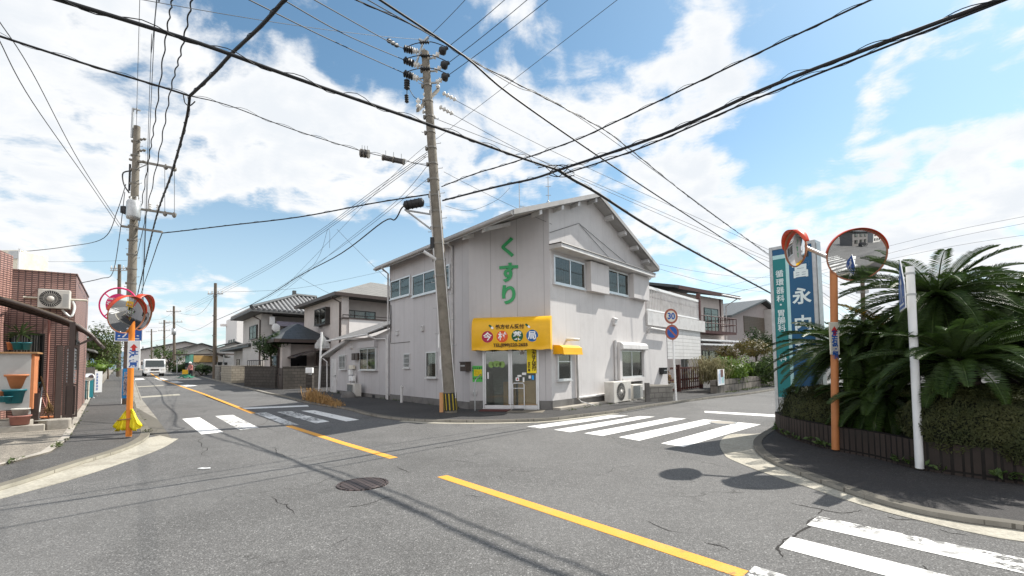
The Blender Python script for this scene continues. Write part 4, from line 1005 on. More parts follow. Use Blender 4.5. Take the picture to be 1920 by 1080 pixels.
for z in (5.02, 5.22): mb.tube([F1.p(.1, .0, z), F1.p(10, .0, z)], .03, 6)
for t in (.1, 2, 4, 6, 8): mb.tube([F1.p(t, 0, 4.9), F1.p(t, 0, 5.25)], .025, 6)
mb.box((-.1, -.1, 4.95), (10, .12, 5.0), F1.M()); mb.build('railing', M['bronze'], b1_)
F1b = F1.off(-1.3); F1b.o = V2(h1.p(1.3, 0, 0))
shut(F1b, (.65, 3.3, 3.7, 5.75), cr_, panes=3, cur=[(.35, .65), (.85, 1)], cm='curtain_white')
Fr = h1.road(9)
shut(Fr, (*sorted((Fr.at(598, 580)[0], Fr.at(619, 580)[0])), 4.75, 6.0), cr_, panes=2, cur=[(.0, .4), (.7, 1)], cm='curtain_white', proud=.35)
pipe('downpipe', [Fr.p(8.9, .7, 6.4), Fr.p(8.9, .08, 6.1), Fr.p(8.9, .08, .3)], .06, 'bronze', cr_)
# porch wing
mb = MB(); h1.box(mb, 3.6, 8.4, -3.3, -.01, 0, 3.15); h1.box(mb, 3.0, 3.6, -3.3, -2.7, 0, 3.15); h1.box(mb, 3.0, 3.59, -.8, -.01, 0, 3.15); mb.build('porch_wing', M['house_cream'], cr_)
mb = MB(); h1.hip(mb, 2.3, 9.0, -4.0, .35, 3.42, 1.35, .16); pr = mb.build('porch_roof', M['roofdark'], cr_)
mb = MB(); h1.box(mb, 2.25, 2.30, -4.05, .3, 3.22, 3.45); h1.box(mb, 2.25, 9.0, -4.05, -4.0, 3.22, 3.45); mb.build('gutter', M['bronze'], pr)
Fp = Face(h1.p(3.6, -3.3, 0), SD)
do = MB().box((.75, 0, .1), (1.9, .06, 2.4), Fp.M()).build('door', M['dark'], cr_); MB().box((1.2, .061, .6), (1.35, .07, 1.8), Fp.M()).build('pane', M['glass'], do)
Fpr = Face(h1.p(8.4, -3.3, 0), -RD)
shut(Fpr, (*sorted((Fpr.at(513, 650)[0], min(4.7, Fpr.at(527, 650)[0]))), 1.1, 2.4), cr_, panes=1, cur=[(.2, .8)], cm='curtain_white', proud=.2)
pipe('downpipe', [Fpr.p(4.75, .6, 3.2), Fpr.p(4.75, .07, 2.9), Fpr.p(4.75, .07, .2)], .05, 'bronze', cr_)
# carport in front of the porch
q = h1.p(1.8, -1.2, 0); cp = thing('carport', 'small arched dark carport roof on a black post before the beige house', 'carport', q)
mb = MB(); n = 12; arc = [(-2.9 + 4.0 * i / n, 2.0 + .62 * math.sin(math.pi * (.08 + .84 * i / n))) for i in range(n + 1)]
vs = [h1.p(a, b, z) for b, z in arc for a in (1.0, 3.0)]; mb.add(vs, [(2 * i, 2 * i + 1, 2 * i + 3, 2 * i + 2) for i in range(n)], 0, True); o_ = mb.build('roof', mat('smoked_sheet', (.05, .055, .06), .2, .1, 2, spec=.6), cp); sl = o_.modifiers.new('s', 'SOLIDIFY'); sl.thickness = .03
mb = MB()
for a in (1.0, 2.0, 3.0): mb.tube([h1.p(a, b, z + .03) for b, z in arc], .035, 6)
mb.tube([h1.p(1.0, arc[0][0], arc[0][1]), h1.p(3.0, arc[0][0], arc[0][1])], .04, 6); mb.build('frame', M['bronze'], cp)
mb = MB(); h1.box(mb, 1.9, 2.05, -1.15, -1.0, 0, 2.5); mb.build('post', M['bronze'], cp)

# --- the tile roofed house
h3 = Lot(V2(D(489, 650, 40.)))
th_ = thing('house', 'two storey grey house with ribbed dark tile roof and clothes drying on its balcony', 'house', h3.p(4, 4, 0))
mb = MB(); h3.box(mb, 0, 8, 0, .9, 0, 5.9); h3.box(mb, 1.4, 8, .9, 9, 0, 5.9); h3.box(mb, 0, 1.4, .9, 9, 0, 3.1); mb.build('wall', M['house_grey'], th_)
def tile_ribs(lot, mb, a0, a1, b0, b1, ze, rise):
    """Round cover tiles as half round ribs running down the end and road slopes of a hip roof."""
    w = (a1 - a0) / 2; zz2 = lambda a, b: ze + rise * min((a - a0), (b - b0), (a1 - a), (b1 - b)) / w
    nb = int((b1 - b0) / .42)
    for i in range(nb):
        b = b0 + .2 + i * .42; L = min(b - b0, b1 - b, w); mb.tube([lot.p(a0 - .02, b, ze + .03), lot.p(a0 + L, b, ze + rise * L / w + .03)], .105, 6)
    na = int((a1 - a0) / .42)
    for i in range(na):
        a = a0 + .2 + i * .42; L = min(a - a0, a1 - a); mb.tube([lot.p(a, b0 - .02, ze + .03), lot.p(a, b0 + L, ze + rise * L / w + .03)], .105, 6)
mb = MB(); h3.hip(mb, -1.0, 9.0, -1.0, 11, 6.15, 2.1, .2); tr = mb.build('roof', M['rooftile'], th_)
mb = MB(); tile_ribs(h3, mb, -1.0, 9.0, -1.0, 11, 6.15, 2.1); mb.build('cover_tiles', mat('cover_tile', (.27, .265, .26), .45, .15, 5, spec=.5), tr)
mb = MB(); mb.tube([h3.p(4, 4, 8.35), h3.p(4, 6.1, 8.35)], .2, 8); mb.tube([h3.p(-1.0, -1.0, 6.3), h3.p(4, 4, 8.35)], .16, 8); h3.box(mb, 3.8, 4.2, 3.7, 4.0, 8.3, 8.8); mb.build('ridge', M['roofdark'], tr)
mb = MB(); h3.box(mb, -.05, .05, .9, 8, 3.1, 3.3)
F3 = h3.end()
for i in range(34): mb.box((.95 + i * .2, -.03, 3.3), (1.0 + i * .2, .03, 4.15), F3.M())
mb.box((.9, -.05, 4.15), (8, .05, 4.22), F3.M()); mb.build('balcony_rail', M['bronze'], th_)
F3b = Face(h3.p(1.4, 0, 0), SD)
shut(F3b, (2.2, 4.6, 3.4, 5.2), th_, cur=[(.0, .48), (.52, 1)], cm='curtain_white')
mb = MB(); mb.box((1.2, .02, 5.15), (6.5, .3, 5.55), F3.M()); mb.build('rolled_awning', mat('mauve_blind', (.33, .31, .38), .7, .08, 3), th_)
F3r = h3.road(8)
shut(F3r, (*sorted((F3r.at(471, 600)[0], F3r.at(484, 600)[0])), 4.1, 5.3), th_, cur=[(0, .4)], proud=.15)
mb = MB(); F3o = F3.off(.45)
for t, zc_, rr in ((1.0, 4.95, .30), (2.25, 4.8, .32)): mb.lathe([(0, .05), (rr, .03), (rr, 0)], F3o.MT(t, 0, zc_), 18)
for k_, (t, zc_) in enumerate(((1.0, 4.95), (2.25, 4.8))):
    mb = MB(); rr = .36; mb.lathe([(0, .05), (rr * .8, .04), (rr, .0)], F3o.MT(t, .1, zc_), 18); o = mb.build('cushion', M['white'])
    tag(o, ('round white cushion airing beside the white towel on the balcony', 'round white cushion airing farther from the white towel on the balcony')[k_], 'cushion', 'cushions airing on the balcony')
tag(MB().box((.5, .42, 5.2), (.95, .48, 5.9), F3.M()).build('towel', M['white'], bevel=.03), 'white towel hanging above the round cushions on the balcony', 'towel')
pipe('downpipe', [F3r.p(7.95, .6, 5.9), F3r.p(7.95, .08, 5.6), F3r.p(7.95, .08, .3)], .06, 'bronze', th_)
# fence of thin rails between the two houses
rl = thing('railing', 'low black railing beside the small tree in front of the tile roofed house', 'railing', h3.p(-3, 0, .0))
mb = MB(); q0, q1 = D(464, 700, 37.5), D(492, 700, 36.2)
for i in range(9): p_ = q0.lerp(q1, i / 8); mb.tube([(p_.x, p_.y, 1.15), (p_.x, p_.y, 2.1)], .02, 5)
mb.build('bars', M['black'], rl); MB().tube([(q0.x, q0.y, 2.1), (q1.x, q1.y, 2.1)], .03, 6).build('top_rail', M['black'], rl); MB().tube([(q0.x, q0.y, 1.2), (q1.x, q1.y, 1.2)], .03, 6).build('bottom_rail', M['black'], rl)

# --- the low house farther on
h4 = Lot(V2(D(470, 660, 44.)))
lh = thing('house', 'single storey house with long dark tiled roof beyond the block wall', 'house', h4.p(5, 4, 0))
mb = MB(); h4.box(mb, 2.2, 15, 1.0, 8, 0, 3.4); h4.box(mb, 0, 2.2, 2.5, 8, 0, 3.4); mb.build('wall', M['house_grey'], lh)
mb = MB(); h4.hip(mb, -1.0, 16, -.4, 9, 3.3, 1.5, .18); lr = mb.build('roof', M['roofdark'], lh)
mb = MB()
for i in range(40): b = -.4; a = -.8 + i * .42; L = min(a + 1, 16 - a, 4.7); mb.tube([h4.p(a, b, 3.34), h4.p(a, b + L, 3.34 + 1.5 * L / 4.7)], .09, 5)
mb.build('cover_tiles', M['roofgrey'], lr)
for a in (-.2, 1.6): 
    mb = MB(); h4.box(mb, a, a + .22, .2, .42, 0, 3.4); mb.build('porch_post', M['brownwood'], lh)
F4 = Face(h4.p(15, 1.0, 0), -RD)
for t in (2, 6, 9.5): shut(F4, (t, t + 1.7, .6, 2.5), lh, panes=2, cur=[(.5, 1)], cm='curtain_white')
mb = MB(); h4.box(mb, .3, 2.1, 2.3, 2.45, .1, 2.4); mb.build('porch_door', M['dark'], lh)
# --- white apartment block far behind
h5 = Lot(V2(D(443, 660, 85.)))
wb_ = thing('apartment_block', 'plain white apartment block far behind the low tiled house', 'building', h5.p(3, 3, 0))
mb = MB(); h5.box(mb, 0, 12.0, 0, 6, 0, 9.8); mb.build('wall', M['house_white'], wb_)
F5 = h5.road(12)
for i in range(3): shut(F5, (3.5 + i * 2.6, 5.0 + i * 2.6, 5.6, 6.8), wb_, panes=1, sill=False)
MB().box((0, 0, 9.8), (1, 1, 10.2), F5.M()).build('roof_hatch', M['house_white'], wb_)
# --- dark roofed houses at the bend
def far_house(u, Y, a1, b1, ze, rise, label, wallm, roofm, grp='far houses at the bend'):
    h = Lot(V2(D(u, 680, Y))); t = thing('house', label, 'house', h.p(a1 / 2, b1 / 2, 0), grp)
    mb = MB(); h.box(mb, 0, a1, 0, b1, 0, ze); mb.prism([h.p(0, 0, ze), h.p(0, b1, ze), h.p(0, b1 / 2, ze + rise)], RD.to_3d() * .1); mb.build('wall', M[wallm], t)
    mb = MB(); h.gable(mb, -.8, a1 + .8, -.8, b1 + .8, ze - .05, rise * 1.05); mb.build('roof', M[roofm], t)
    F = h.end(); 
    for x in (b1 * .2, b1 * .6): shut(F, (x, x + 1.5, 1.0, 2.3), t)
    F = h.road(a1)
    for x in (a1 * .15, a1 * .55): shut(F, (x, x + 1.7, .9, 2.4), t)
    return h
far_house(380, 66, 9, 8, 2.9, 1.5, 'grey house with broad dark gable roof seen left of the wooden pole', 'house_grey', 'roofdark')
far_house(322, 84, 9, 9, 3.2, 1.6, 'house with low dark roof seen just above the white truck', 'house_grey', 'roofdark')
far_house(352, 60, 3, 4, 2.2, 1.1, 'small grey roofed house beside the garbage net', 'house_grey', 'roofgrey')
far_house(262, 100, 9, 16, 4.2, 2.0, 'far low house with grey roof beyond the truck', 'house_cream', 'roofdark')
h6 = Lot(V2(D(366, 680, 56.)))
gs = thing('shop', 'small shop with a green and orange fascia far along the road', 'shop', h6.p(2, 2, 0))
mb = MB(); h6.box(mb, 0, 6, 0, 2.4, 0, 2.2); mb.build('wall', M['house_grey'], gs)
mb = MB(); h6.box(mb, -.3, 6.3, -.5, -.2, 1.6, 2.5); mb.build('fascia', mat('fascia_green', (.10, .30, .22), .6, .1, 4), gs)
mb = MB(); h6.box(mb, -.32, -.2, -.2, 2.3, 1.6, 2.4); mb.build('end_fascia', mat('fascia_orange', (.45, .28, .10), .6, .1, 4), gs)
# --- block walls
def wall_run(pts, h, mt, name, label, cap=None, th=.15, cat='wall'):
    b = sum((V2(p) for p in pts), Vector((0, 0))) / len(pts); o = thing(name, label, cat, (b.x, b.y, gz(*b)))
    mb = MB(); strip([V2(p) for p in pts], 0, th, h, -.1, mb); mb.build('blocks', M[mt], o)
    if cap: mb = MB(); strip([V2(p) for p in pts], -.02, th + .02, h + .07, h + .001, mb); mb.build('coping', M[cap], o)
    return o
ka = V2(G(437, 720)); wall_run([ka + SD * 2.2, ka, ka + RD * 5.2], 1.42, 'block_warm', 'block_wall', 'beige block wall with pale end beside the entrance steps', 'concrete')
wall_run([ka + RD * 6.6, ka + RD * 9.0], 1.35, 'block', 'block_wall', 'short grey block wall past the doorway gap by the wooden pole', 'concrete')
kb = V2(G(529, 732)); wall_run([kb + SD * 4.2, kb], 1.48, 'block_dark', 'block_wall', 'dark stained block wall facing the crossing beneath the beige house', 'block_dark')
wall_run([kb + RD * 1.3, V2(G(462, 726))], 1.46, 'block_dark', 'block_wall', 'dark slatted block wall along the road before the beige house', 'block_dark')
kg = wall_run([V2(G(365, 707)), V2(G(350, 704))], 1.0, 'stonewall', 'stone_wall', 'low mossy stone wall beside the garbage net')
mb = MB(); Fk = Face(kb + RD * 1.3, -RD); mb.box((.1, -.05, .1), (1.2, .0, 1.5), Fk.M()); o = thing('gate', 'dark entrance gate between the two dark block walls', 'gate', Fk.p(.6, 0, 0)); mb.build('leaf', M['bronze'], o); MB().box((.5, .0, 1.0), (.8, .03, 1.12), Fk.M()).build('plate', M['black'], o)
p = V2(G(581, 733)); o = thing('meter_post', 'concrete post carrying a white meter box by the carport', 'meter post', (p.x, p.y, 0))
MB().box((-.2, -.15, 0), (.2, .15, 1.05), Matrix.Translation((p.x, p.y, 0))).build('post', M['block_dark'], o); MB().box((-.22, -.2, 1.15), (.22, .05, 1.5), Matrix.Translation((p.x, p.y, 0))).build('meter_box', M['white'], o, bevel=.03); MB().box((-.07, -.06, 1.05), (.07, .06, 1.15), Matrix.Translation((p.x, p.y, 0))).build('bracket', M['steel'], o)
# --- back of the crossing sign on its white post
p = V2(G(598, 739)); q = p + Vector((.02, 0)); o = thing('road_sign', 'back of a pentagonal road sign on a white post by the dry grass', 'road sign', (p.x, p.y, 0))
MB().tube([(p.x, p.y, 0), (p.x + .12, p.y, 3.55)], .06, 10).build('post', M['white'], o)
Fs = Face(p + Vector((-.30, .08)), (1, .12)); mb = MB(); mb.prism([Fs.p(t, 0, z) for t, z in ((0, 2.62), (.82, 2.62), (.82, 2.85), (.41, 3.45), (0, 2.85))], (Fs.n.x * -.02, Fs.n.y * -.02, 0)); mb.build('sign_plate', M['steel'], o)
mb = MB()
for z in (2.72, 3.05): mb.box((.12, .0, z), (.7, .035, z + .05), Fs.M())
mb.build('bracket', M['steel'], o)
# ---------------------------------------------------------------- utility poles
def lerp(a, b, t): return a + (b - a) * t
def pole(name_label, base, top, r0, r1, steps=True, group='utility poles', cat='utility pole', bands=6, pm='pole'):
    base, top = Vector(base), Vector(top); o = thing('utility_pole', name_label, cat, base, group)
    n = 10; MB().tube([base.lerp(top, i / n) for i in range(n + 1)], [lerp(r0, r1, i / n) for i in range(n + 1)], 16).build('shaft', M[pm], o)
    ax = (top - base).normalized(); L = (top - base).length
    side = ax.cross(Vector((0, 1, 0))).normalized()
    if steps:
        k = 0; z = 2.2
        while z < L - .6:
            c = base + ax * z; rr = lerp(r0, r1, z / L); s = side if k % 2 else -side
            MB().tube([c + s * (rr - .01), c + s * (rr + .15), c + s * (rr + .15) + ax * .03], .011, 5).build('step_bolt', M['steel'], o); z += .42; k += 1
    for i in range(bands):
        mb = MB()
        z = L * (.35 + .62 * (i + .5) / bands); c = base + ax * z; rr = lerp(r0, r1, z / L)
        mb.tube([c - ax * .03, c + ax * .03], rr + .016, 14); mb.box((-.03, -.06, -.05), (.03, .06, .05), Matrix.Translation(c + side * (rr + .04)))
        mb.build('band', M['band'], o)
    return o
def on(o_base, o_top, t): return Vector(o_base).lerp(Vector(o_top), t)
# the leaning pole at the pharmacy's corner
cb = G(846, 777); cb.z = .0; YP = cb.y
ct = D(797, 98, YP)
cpole = pole('tall leaning concrete utility pole with insulators at the corner of the pharmacy', cb, ct, .205, .125, bands=14)
def cat_(v): z = D(820, v, YP).z; return cb.lerp(ct, (z - cb.z) / (ct.z - cb.z))
# striped guard at the foot
mb = MB(); mb.tube([cb.lerp(ct, .13 / 12), cb.lerp(ct, .69 / 12)], .215, 24); gd = mb.build('guard', M['black'], cpole)
mb = MB()
for i in range(12):
    a = i * math.pi / 6
    for z in (0,):
        c0, c1 = cb.lerp(ct, .15 / 12), cb.lerp(ct, .67 / 12); d = Vector((math.cos(a), math.sin(a), 0)); e = Vector((-d.y, d.x, 0)) * .019
        mb.add([c0 + d * .222 - e, c0 + d * .222 + e, c1 + d * .220 + e, c1 + d * .220 - e], [(0, 1, 2, 3)])
mb.build('stripes', M['stripe_yellow'], gd)
# top spike, insulator arms
px1 = Vector((1, 0, 0)); ax = (ct - cb).normalized()
mb = MB(); sp = D(794, 78, YP); mb.tube([D(793, 118, YP) + Vector((-.22, 0, 0)), sp], .04, 8); mb.tube([sp, D(803, 70, YP)], .05, 8); mb.tube([sp, D(786, 74, YP)], .05, 8); mb.build('top_spike', M['steel'], cpole)
def insul(p, q, n=3, r=.06, parent=None, m='porcelain', name='insulator'):
    parent = parent or cpole
    p, q = Vector(p), Vector(q); mb = MB(); pts = []; rs = []
    for i in range(n * 4 + 1):
        t = i / (n * 4); pts.append(p.lerp(q, t)); rs.append(r * (1.0 if i % 4 in (1, 2) else .45))
    mb.tube(pts, rs, 10); return mb.build(name, M[m], parent)
hv_l = [(D(757, 91, YP), D(783, 97, YP)), (D(757, 112, YP), D(786, 124, YP)), (D(757, 137, YP), D(784, 148, YP))]
for k, (a, b) in enumerate(hv_l):
    c = cat_(92 + k * 26); mb = MB(); mb.tube([c, b], .035, 8); mb.tube([c + Vector((0, 0, -.25)), b], .025, 6); mb.build('arm', M['steel'], cpole)
    insul(b, b.lerp(a, .35), 2, .10); insul(b.lerp(a, .35), a, 4, .12, m='black', name='cover')
hv_r = [(D(839, 89, YP), D(812, 108, YP)), (D(842, 117, YP), D(815, 133, YP)), (D(842, 140, YP), D(818, 155, YP))]
for k, (a, b) in enumerate(hv_r):
    c = cat_(112 + k * 22); mb = MB(); mb.tube([c, b], .035, 8); mb.build('arm', M['steel'], cpole)
    insul(b, b.lerp(a, .45), 2, .085); insul(b.lerp(a, .45), a, 1, .14, m='black', name='cover')
    mb = MB(); l = hv_l[k][0]; mb.tube(catmull([a, lerp(a, l, .35) + Vector((0, -.15, .10)), lerp(a, l, .7) + Vector((0, -.15, .06)), l], 5), .015, 5); mb.build('jumper', M['black'], cpole)
    insul(lerp(a, l, .40) + Vector((0, -.15, .09)), lerp(a, l, .62) + Vector((0, -.15, .08)), 4, .06, m='black', name='cover')
for (u0, v0, u1, v1) in ((763, 145, 763, 190),):
    insul(D(u0, 150, YP), D(u0, 168, YP), 4, .10, m='black', name='cutout'); insul(D(u0 - 1, 178, YP), D(u0, 193, YP), 4, .07, m='black', name='cutout')
    mb = MB(); mb.tube([D(763, 135, YP), D(763, 190, YP)], .015, 5); mb.tube(catmull([D(768, 168, YP), D(778, 183, YP), D(792, 187, YP), D(800, 186, YP)], 5), .012, 5); mb.build('jumper', M['black'], cpole)
mb = MB(); a, b = D(783, 207, YP - .5), D(822, 168, YP + .9); u_ = (b - a).normalized(); w_ = u_.cross(Vector((0, 0, 1))).normalized() * .05; h_ = Vector((0, 0, .06))
mb.hexa([a - w_ - h_, a + w_ - h_, b + w_ - h_, b - w_ - h_, a - w_ + h_, a + w_ + h_, b + w_ + h_, b - w_ + h_]); mb.build('crossarm', M['pole'], cpole)
for t in (.03, .35, .97): c = a.lerp(b, t) + h_; insul(c, c + Vector((0, 0, .32)), 2, .08)
for u, v in ((856, 188), (850, 214), (818, 222)): 
    e = D(u, v, YP + .5); s = D(u - 26, v - 14, YP + .3); insul(s, e, 4, .075)
# services lower on the pole: boxes, conduit, brackets
mb = MB(); c0, c1 = cat_(360), cat_(770)
mb.tube([c0 + Vector((-.17, -.06, 0)), c1 + Vector((-.23, -.05, .6))], .03, 6); mb.tube([c0 + Vector((.12, -.12, 0)), c1 + Vector((.17, -.12, .4))], .02, 6); mb.build('conduit', M['trim'], cpole)
mb = MB(); c = cat_(452); mb.box((-.26, -.12, -.25), (-.14, .02, .1), Matrix.Translation(c)); mb.build('service_box', M['black'], cpole)
for v in (640, 680): c = cat_(v); MB().box((-.235, -.1, -.22), (-.20, .02, .22), Matrix.Translation(c)).build('number_plate', M['white'], cpole)
c = cat_(488); mb = MB(); mb.tube([c + Vector((-.5, -.2, .25)), c + Vector((-.1, -.1, 0))], .055, 8); mb.build('street_lamp', M['trim'], cpole)
# the little orange marker by the foot
o = MB().box((-.10, -.02, .05), (.02, .02, .70), Matrix.Translation(cb + Vector((-.28, .05, 0)))).build('marker_plate', mat('marker_orange', (.62, .32, .14), .5, .08, 5), cpole)
# terminal box held out on a bracket
tb = cat_(395); bx = D(776, 385, YP - .3)
o = thing('terminal_box', 'black cable terminal box held out on a strut from the leaning pole', 'terminal box', bx)
MB().tube([bx + Vector((-.33, 0, -.03)), bx + Vector((-.28, 0, 0)), bx + Vector((.28, 0, .1)), bx + Vector((.33, 0, .1))], [.05, .14, .14, .05], 12).build('case', M['black'], o)
mb = MB()
for x in (-.2, -.07, .06, .19): mb.tube([bx + Vector((x - .015, 0, .045 + x * .18)), bx + Vector((x + .015, 0, .05 + x * .18))], .155, 12)
mb.build('rib_ring', M['black'], o)
mb = MB(); mb.tube([bx + Vector((-.3, 0, -.13)), cat_(440)], .028, 6); mb.tube([bx + Vector((-.25, 0, -.16)), cat_(398) + Vector((0, 0, -.1))], .03, 6); mb.build('strut', M['steel'], o)

# the pole on the left pavement
lb = G(239, 760); lb.z = .05; YL = lb.y
lt = D(257, 237, YL)
lpole = pole('weathered concrete utility pole with transformer on the left pavement', lb, lt, .20, .125, bands=12)
def lat(v): z = D(245, v, YL).z; return lb.lerp(lt, (z - lb.z) / (lt.z - lb.z))
mb = MB(); p = lat(250) + Vector((-.22, 0, 0)); q = p + Vector((.02, 0, 1.15)); mb.tube([p + Vector((0, 0, -.2)), q], .05, 6); mb.tube([p + Vector((.18, 0, .9)), q + Vector((.18, 0, .02))], .03, 6); mb.tube([q + Vector((-.02, 0, 0)), q + Vector((.32, 0, -.1))], .04, 6); mb.build('top_bracket', M['steel'], lpole)
def xarm(v, u0, u1, dv=0, y=0.0):
    a, b = D(u0, v, YL + y), D(u1, v + dv, YL - y); mb = MB(); w_ = Vector((0, .045, 0)); h_ = Vector((0, 0, .045))
    mb.hexa([a - w_ - h_, a + w_ - h_, b + w_ - h_, b - w_ - h_, a - w_ + h_, a + w_ + h_, b + w_ + h_, b - w_ + h_])
    mb.build('crossarm', M['band'], lpole); return a, b
a, b = xarm(299, 243, 330, 17)
for t in (.78, .97): insul(a.lerp(b, t) + Vector((0, 0, -.14)), a.lerp(b, t) + Vector((0, 0, .1)), 1, .085, lpole, 'band')
mb = MB(); mb.tube([D(249, 320, YL), D(283, 305, YL)], .025, 6); mb.build('brace', M['steel'], lpole)
a, b = xarm(392, 262, 330, 10)
for t in (.28, .50): insul(a.lerp(b, t) + Vector((0, 0, .05)), a.lerp(b, t) + Vector((0, 0, .34)), 3, .07, lpole)
for t in (.7, .95): insul(a.lerp(b, t) + Vector((0, 0, -.16)), a.lerp(b, t) + Vector((0, 0, .08)), 1, .08, lpole, 'band')
xarm(424, 228, 304, 11)
mb = MB(); c = lat(398) + Vector((.22, -.30, 0)); mb.lathe([(0, -.42), (.24, -.40), (.26, -.3), (.26, .32), (.22, .40), (0, .42)], Matrix.Translation(c), 18); tr_ = mb.build('transformer', M['steel'], lpole)
for x in (-.13, .13): MB().tube([c + Vector((x, 0, .4)), c + Vector((x, 0, .6))], [.05, .03], 8).build('bushing', M['porcelain'], tr_)
mb = MB(); mb.box((-.45, -.2, -.15), (-.25, .1, .15), Matrix.Translation(lat(395))); mb.build('switch_box', M['black'], lpole)
for k, v in enumerate((262, 283, 304)): c = lat(v) + Vector((.15, 0, 0)); insul(c, c + Vector((.32, -.05, 0)), 2, .06, lpole, 'band')
mb = MB(); c = lat(345) + Vector((-.15, 0, 0)); mb.tube(catmull([c + Vector((0, 0, .6)), c + Vector((-.4, 0, .5)), c + Vector((-.35, 0, 0)), c + Vector((-.1, 0, -.4))], 5), .03, 6); mb.tube([c + Vector((-.1, 0, .9)), c + Vector((-.1, 0, -.3))], .04, 6); mb.build('jumper', M['black'], lpole)
c = lat(470); mb = MB(); mb.tube([c + Vector((-.2, 0, -.02)), c + Vector((.22, 0, -.02))], .02, 6); mb.build('spacer', M['steel'], lpole)
# plain distant poles
def fpole(u, vb, vt, Y, label, arms, r=.16, ub=None, tr=None):
    b = D(ub or u, vb, Y); b.z = gz(b.x, b.y); t = D(u, vt, Y); o = pole(label, b, t, r, r * .7, False, bands=3, pm='pole_brown')
    for v, w, skew_ in arms:
        c = D(u, v, Y); d = Vector((w, w * skew_, 0)); mb = MB(); mb.box((-w, -.05, -.05), (w, .05, .05), Matrix.Translation(c)); mb.build('crossarm', M['steel'], o)
        for x in (-w * .9, -w * .45, w * .45, w * .9): insul(c + Vector((x, 0, .05)), c + Vector((x, 0, .3)), 2, .07, o)
    if tr: MB().lathe([(0, -.5), (.28, -.45), (.28, .45), (0, .5)], Matrix.Translation(D(u + tr[0], tr[1], Y - .3)), 12).build('transformer', M['steel'], o)
    return o
fpole(404, 711, 531, 46, 'brown wooden looking utility pole beside the low tiled house', [(551, .75, .2)], .19, 402)
fpole(326, 705, 574, 70, 'far utility pole with a drum transformer right of the truck', [(584, 1.1, 0), (604, 1.3, .2)], .2, 327, (0, 622))
fpole(308, 705, 600, 78, 'far utility pole with two crossarms directly above the truck', [(606, .9, 0), (620, 1.0, 0)], .18)
fpole(284, 705, 617, 92, 'slim far utility pole left above the truck', [(622, 1.1, 0)], .16)
fpole(268, 706, 650, 120, 'most distant utility pole beyond the caution plate', [(655, 1.5, 0)], .17)
fpole(224, 714, 496, 52, 'dark utility pole behind the blue crossing sign on the left pavement', [(503, 1.0, 0), (507, 1.0, 0)], .22, 222)
fpole(1617, 690, 520, 24, 'utility pole seen below the large round mirror', [(548, .3, 0), (524, .8, 0)], .13, 1620)

# ---------------------------------------------------------------- overhead lines
TOTALW = 0
def wire(label, A, B, mids=(), r=.012, m='wire', ext=(0, 0), wrap=None, group=None, n=8, name='overhead_cable', cat='cable', wav=0):
    """A to B given as points or (u, v, Y); mids are sight lines met in the upright plane through both ends."""
    A = Vector(A) if isinstance(A, Vector) else D(*A); B = Vector(B) if isinstance(B, Vector) else D(*B)
    d = V2(B) - V2(A); L = d.length; d.normalize(); nn = Vector((-d.y, d.x)); pts = [(0, A.z)]
    for u, v in mids:
        rr = ray(u, v); k = V2(A).dot(nn) / V2(rr).dot(nn); p = V2(rr) * k
        pts.append(((p - V2(A)).dot(d), EYE + rr.z * k))
    pts.append((L, B.z)); pts.sort()
    P = []
    sx = [p[0] for p in pts]
    if len(pts) == 2: sag = .012 * L; pts = [(L * i / 8, A.z + (B.z - A.z) * i / 8 - sag * 4 * (i / 8) * (1 - i / 8)) for i in range(9)]
    P = [Vector((A.x + d.x * s, A.y + d.y * s, z)) for s, z in pts]
    P = catmull(P, 8 if len(pts) < 6 else 5)
    if ext[0]: t = (P[0] - P[1]).normalized(); P = [P[0] + t * ext[0] * k for k in (1, .5)] + P
    if ext[1]: t = (P[-1] - P[-2]).normalized(); P = P + [P[-1] + t * ext[1] * k for k in (.5, 1)]
    if wav:
        Q = []
        for a, b in zip(P[:-1], P[1:]):
            for j in range(5): Q.append(a.lerp(b, j / 5))
        P = [p + Vector((nn.x, nn.y, 0)) * wav * math.sin(i * .55) + Vector((0, 0, wav * math.cos(i * .55))) for i, p in enumerate(Q)] + [P[-1]]
    mb = MB(); mb.tube(P, r, 6)
    if wrap:
        s = 0; Q = []
        for a, b in zip(P[:-1], P[1:]):
            l = (b - a).length; k = max(2, int(l / .10))
            for j in range(k):
                t = (s + l * j / k); c = a.lerp(b, j / k); lo = 1 + .8 * max(0, math.sin(t * 1.7)) ** 6
                Q.append(c + Vector((nn.x * math.cos(t * 7), nn.y * math.cos(t * 7), math.sin(t * 7) * lo + .3)) * wrap)
            s += l
        mb.tube(Q, .006, 4)
    o = mb.build(name, M[m]); return tag(o, label, cat, group)
J = D(1047, 319, 10.3)
wire('thick black cable bundle rising from the junction to the upper left over the road', J, (112, 0, 5.0), [(960, 290), (800, 232), (550, 145), (370, 80)], .027, 'cable', (0, 14), .045)
wire('thick black cable bundle rising from the junction to the upper right corner', J, (1872, 0, 5.15), [(1240, 253), (1430, 168), (1625, 92)], .028, 'cable', (0, 14), .04)
wire('companion black cable just under the upper right bundle', J + Vector((.15, 0, -.08)), (1885, 0, 5.35), [(1200, 278), (1430, 180)], .016, 'cable', (0, 14), .03)
wire('thick twisted cable from the junction down past the gable toward the tall blue sign', J, (1440, 547, 23.5), [(1075, 337), (1120, 362), (1210, 420), (1310, 477)], .036, 'cable', (0, 60), .03)
for k, (du, dv) in enumerate(((-38, -9), (-22, 14), (24, -14), (30, 20))):
    wire('tie wire looping round the cable junction above the pharmacy roof', D(1047 + du, 319 + dv * .5, 10.25), D(1047 - du * .8, 321 - dv * .4, 10.35), [(1047, 319 + (12 if k % 2 else -9))], .010, 'cable', group='tie wires at the cable junction')
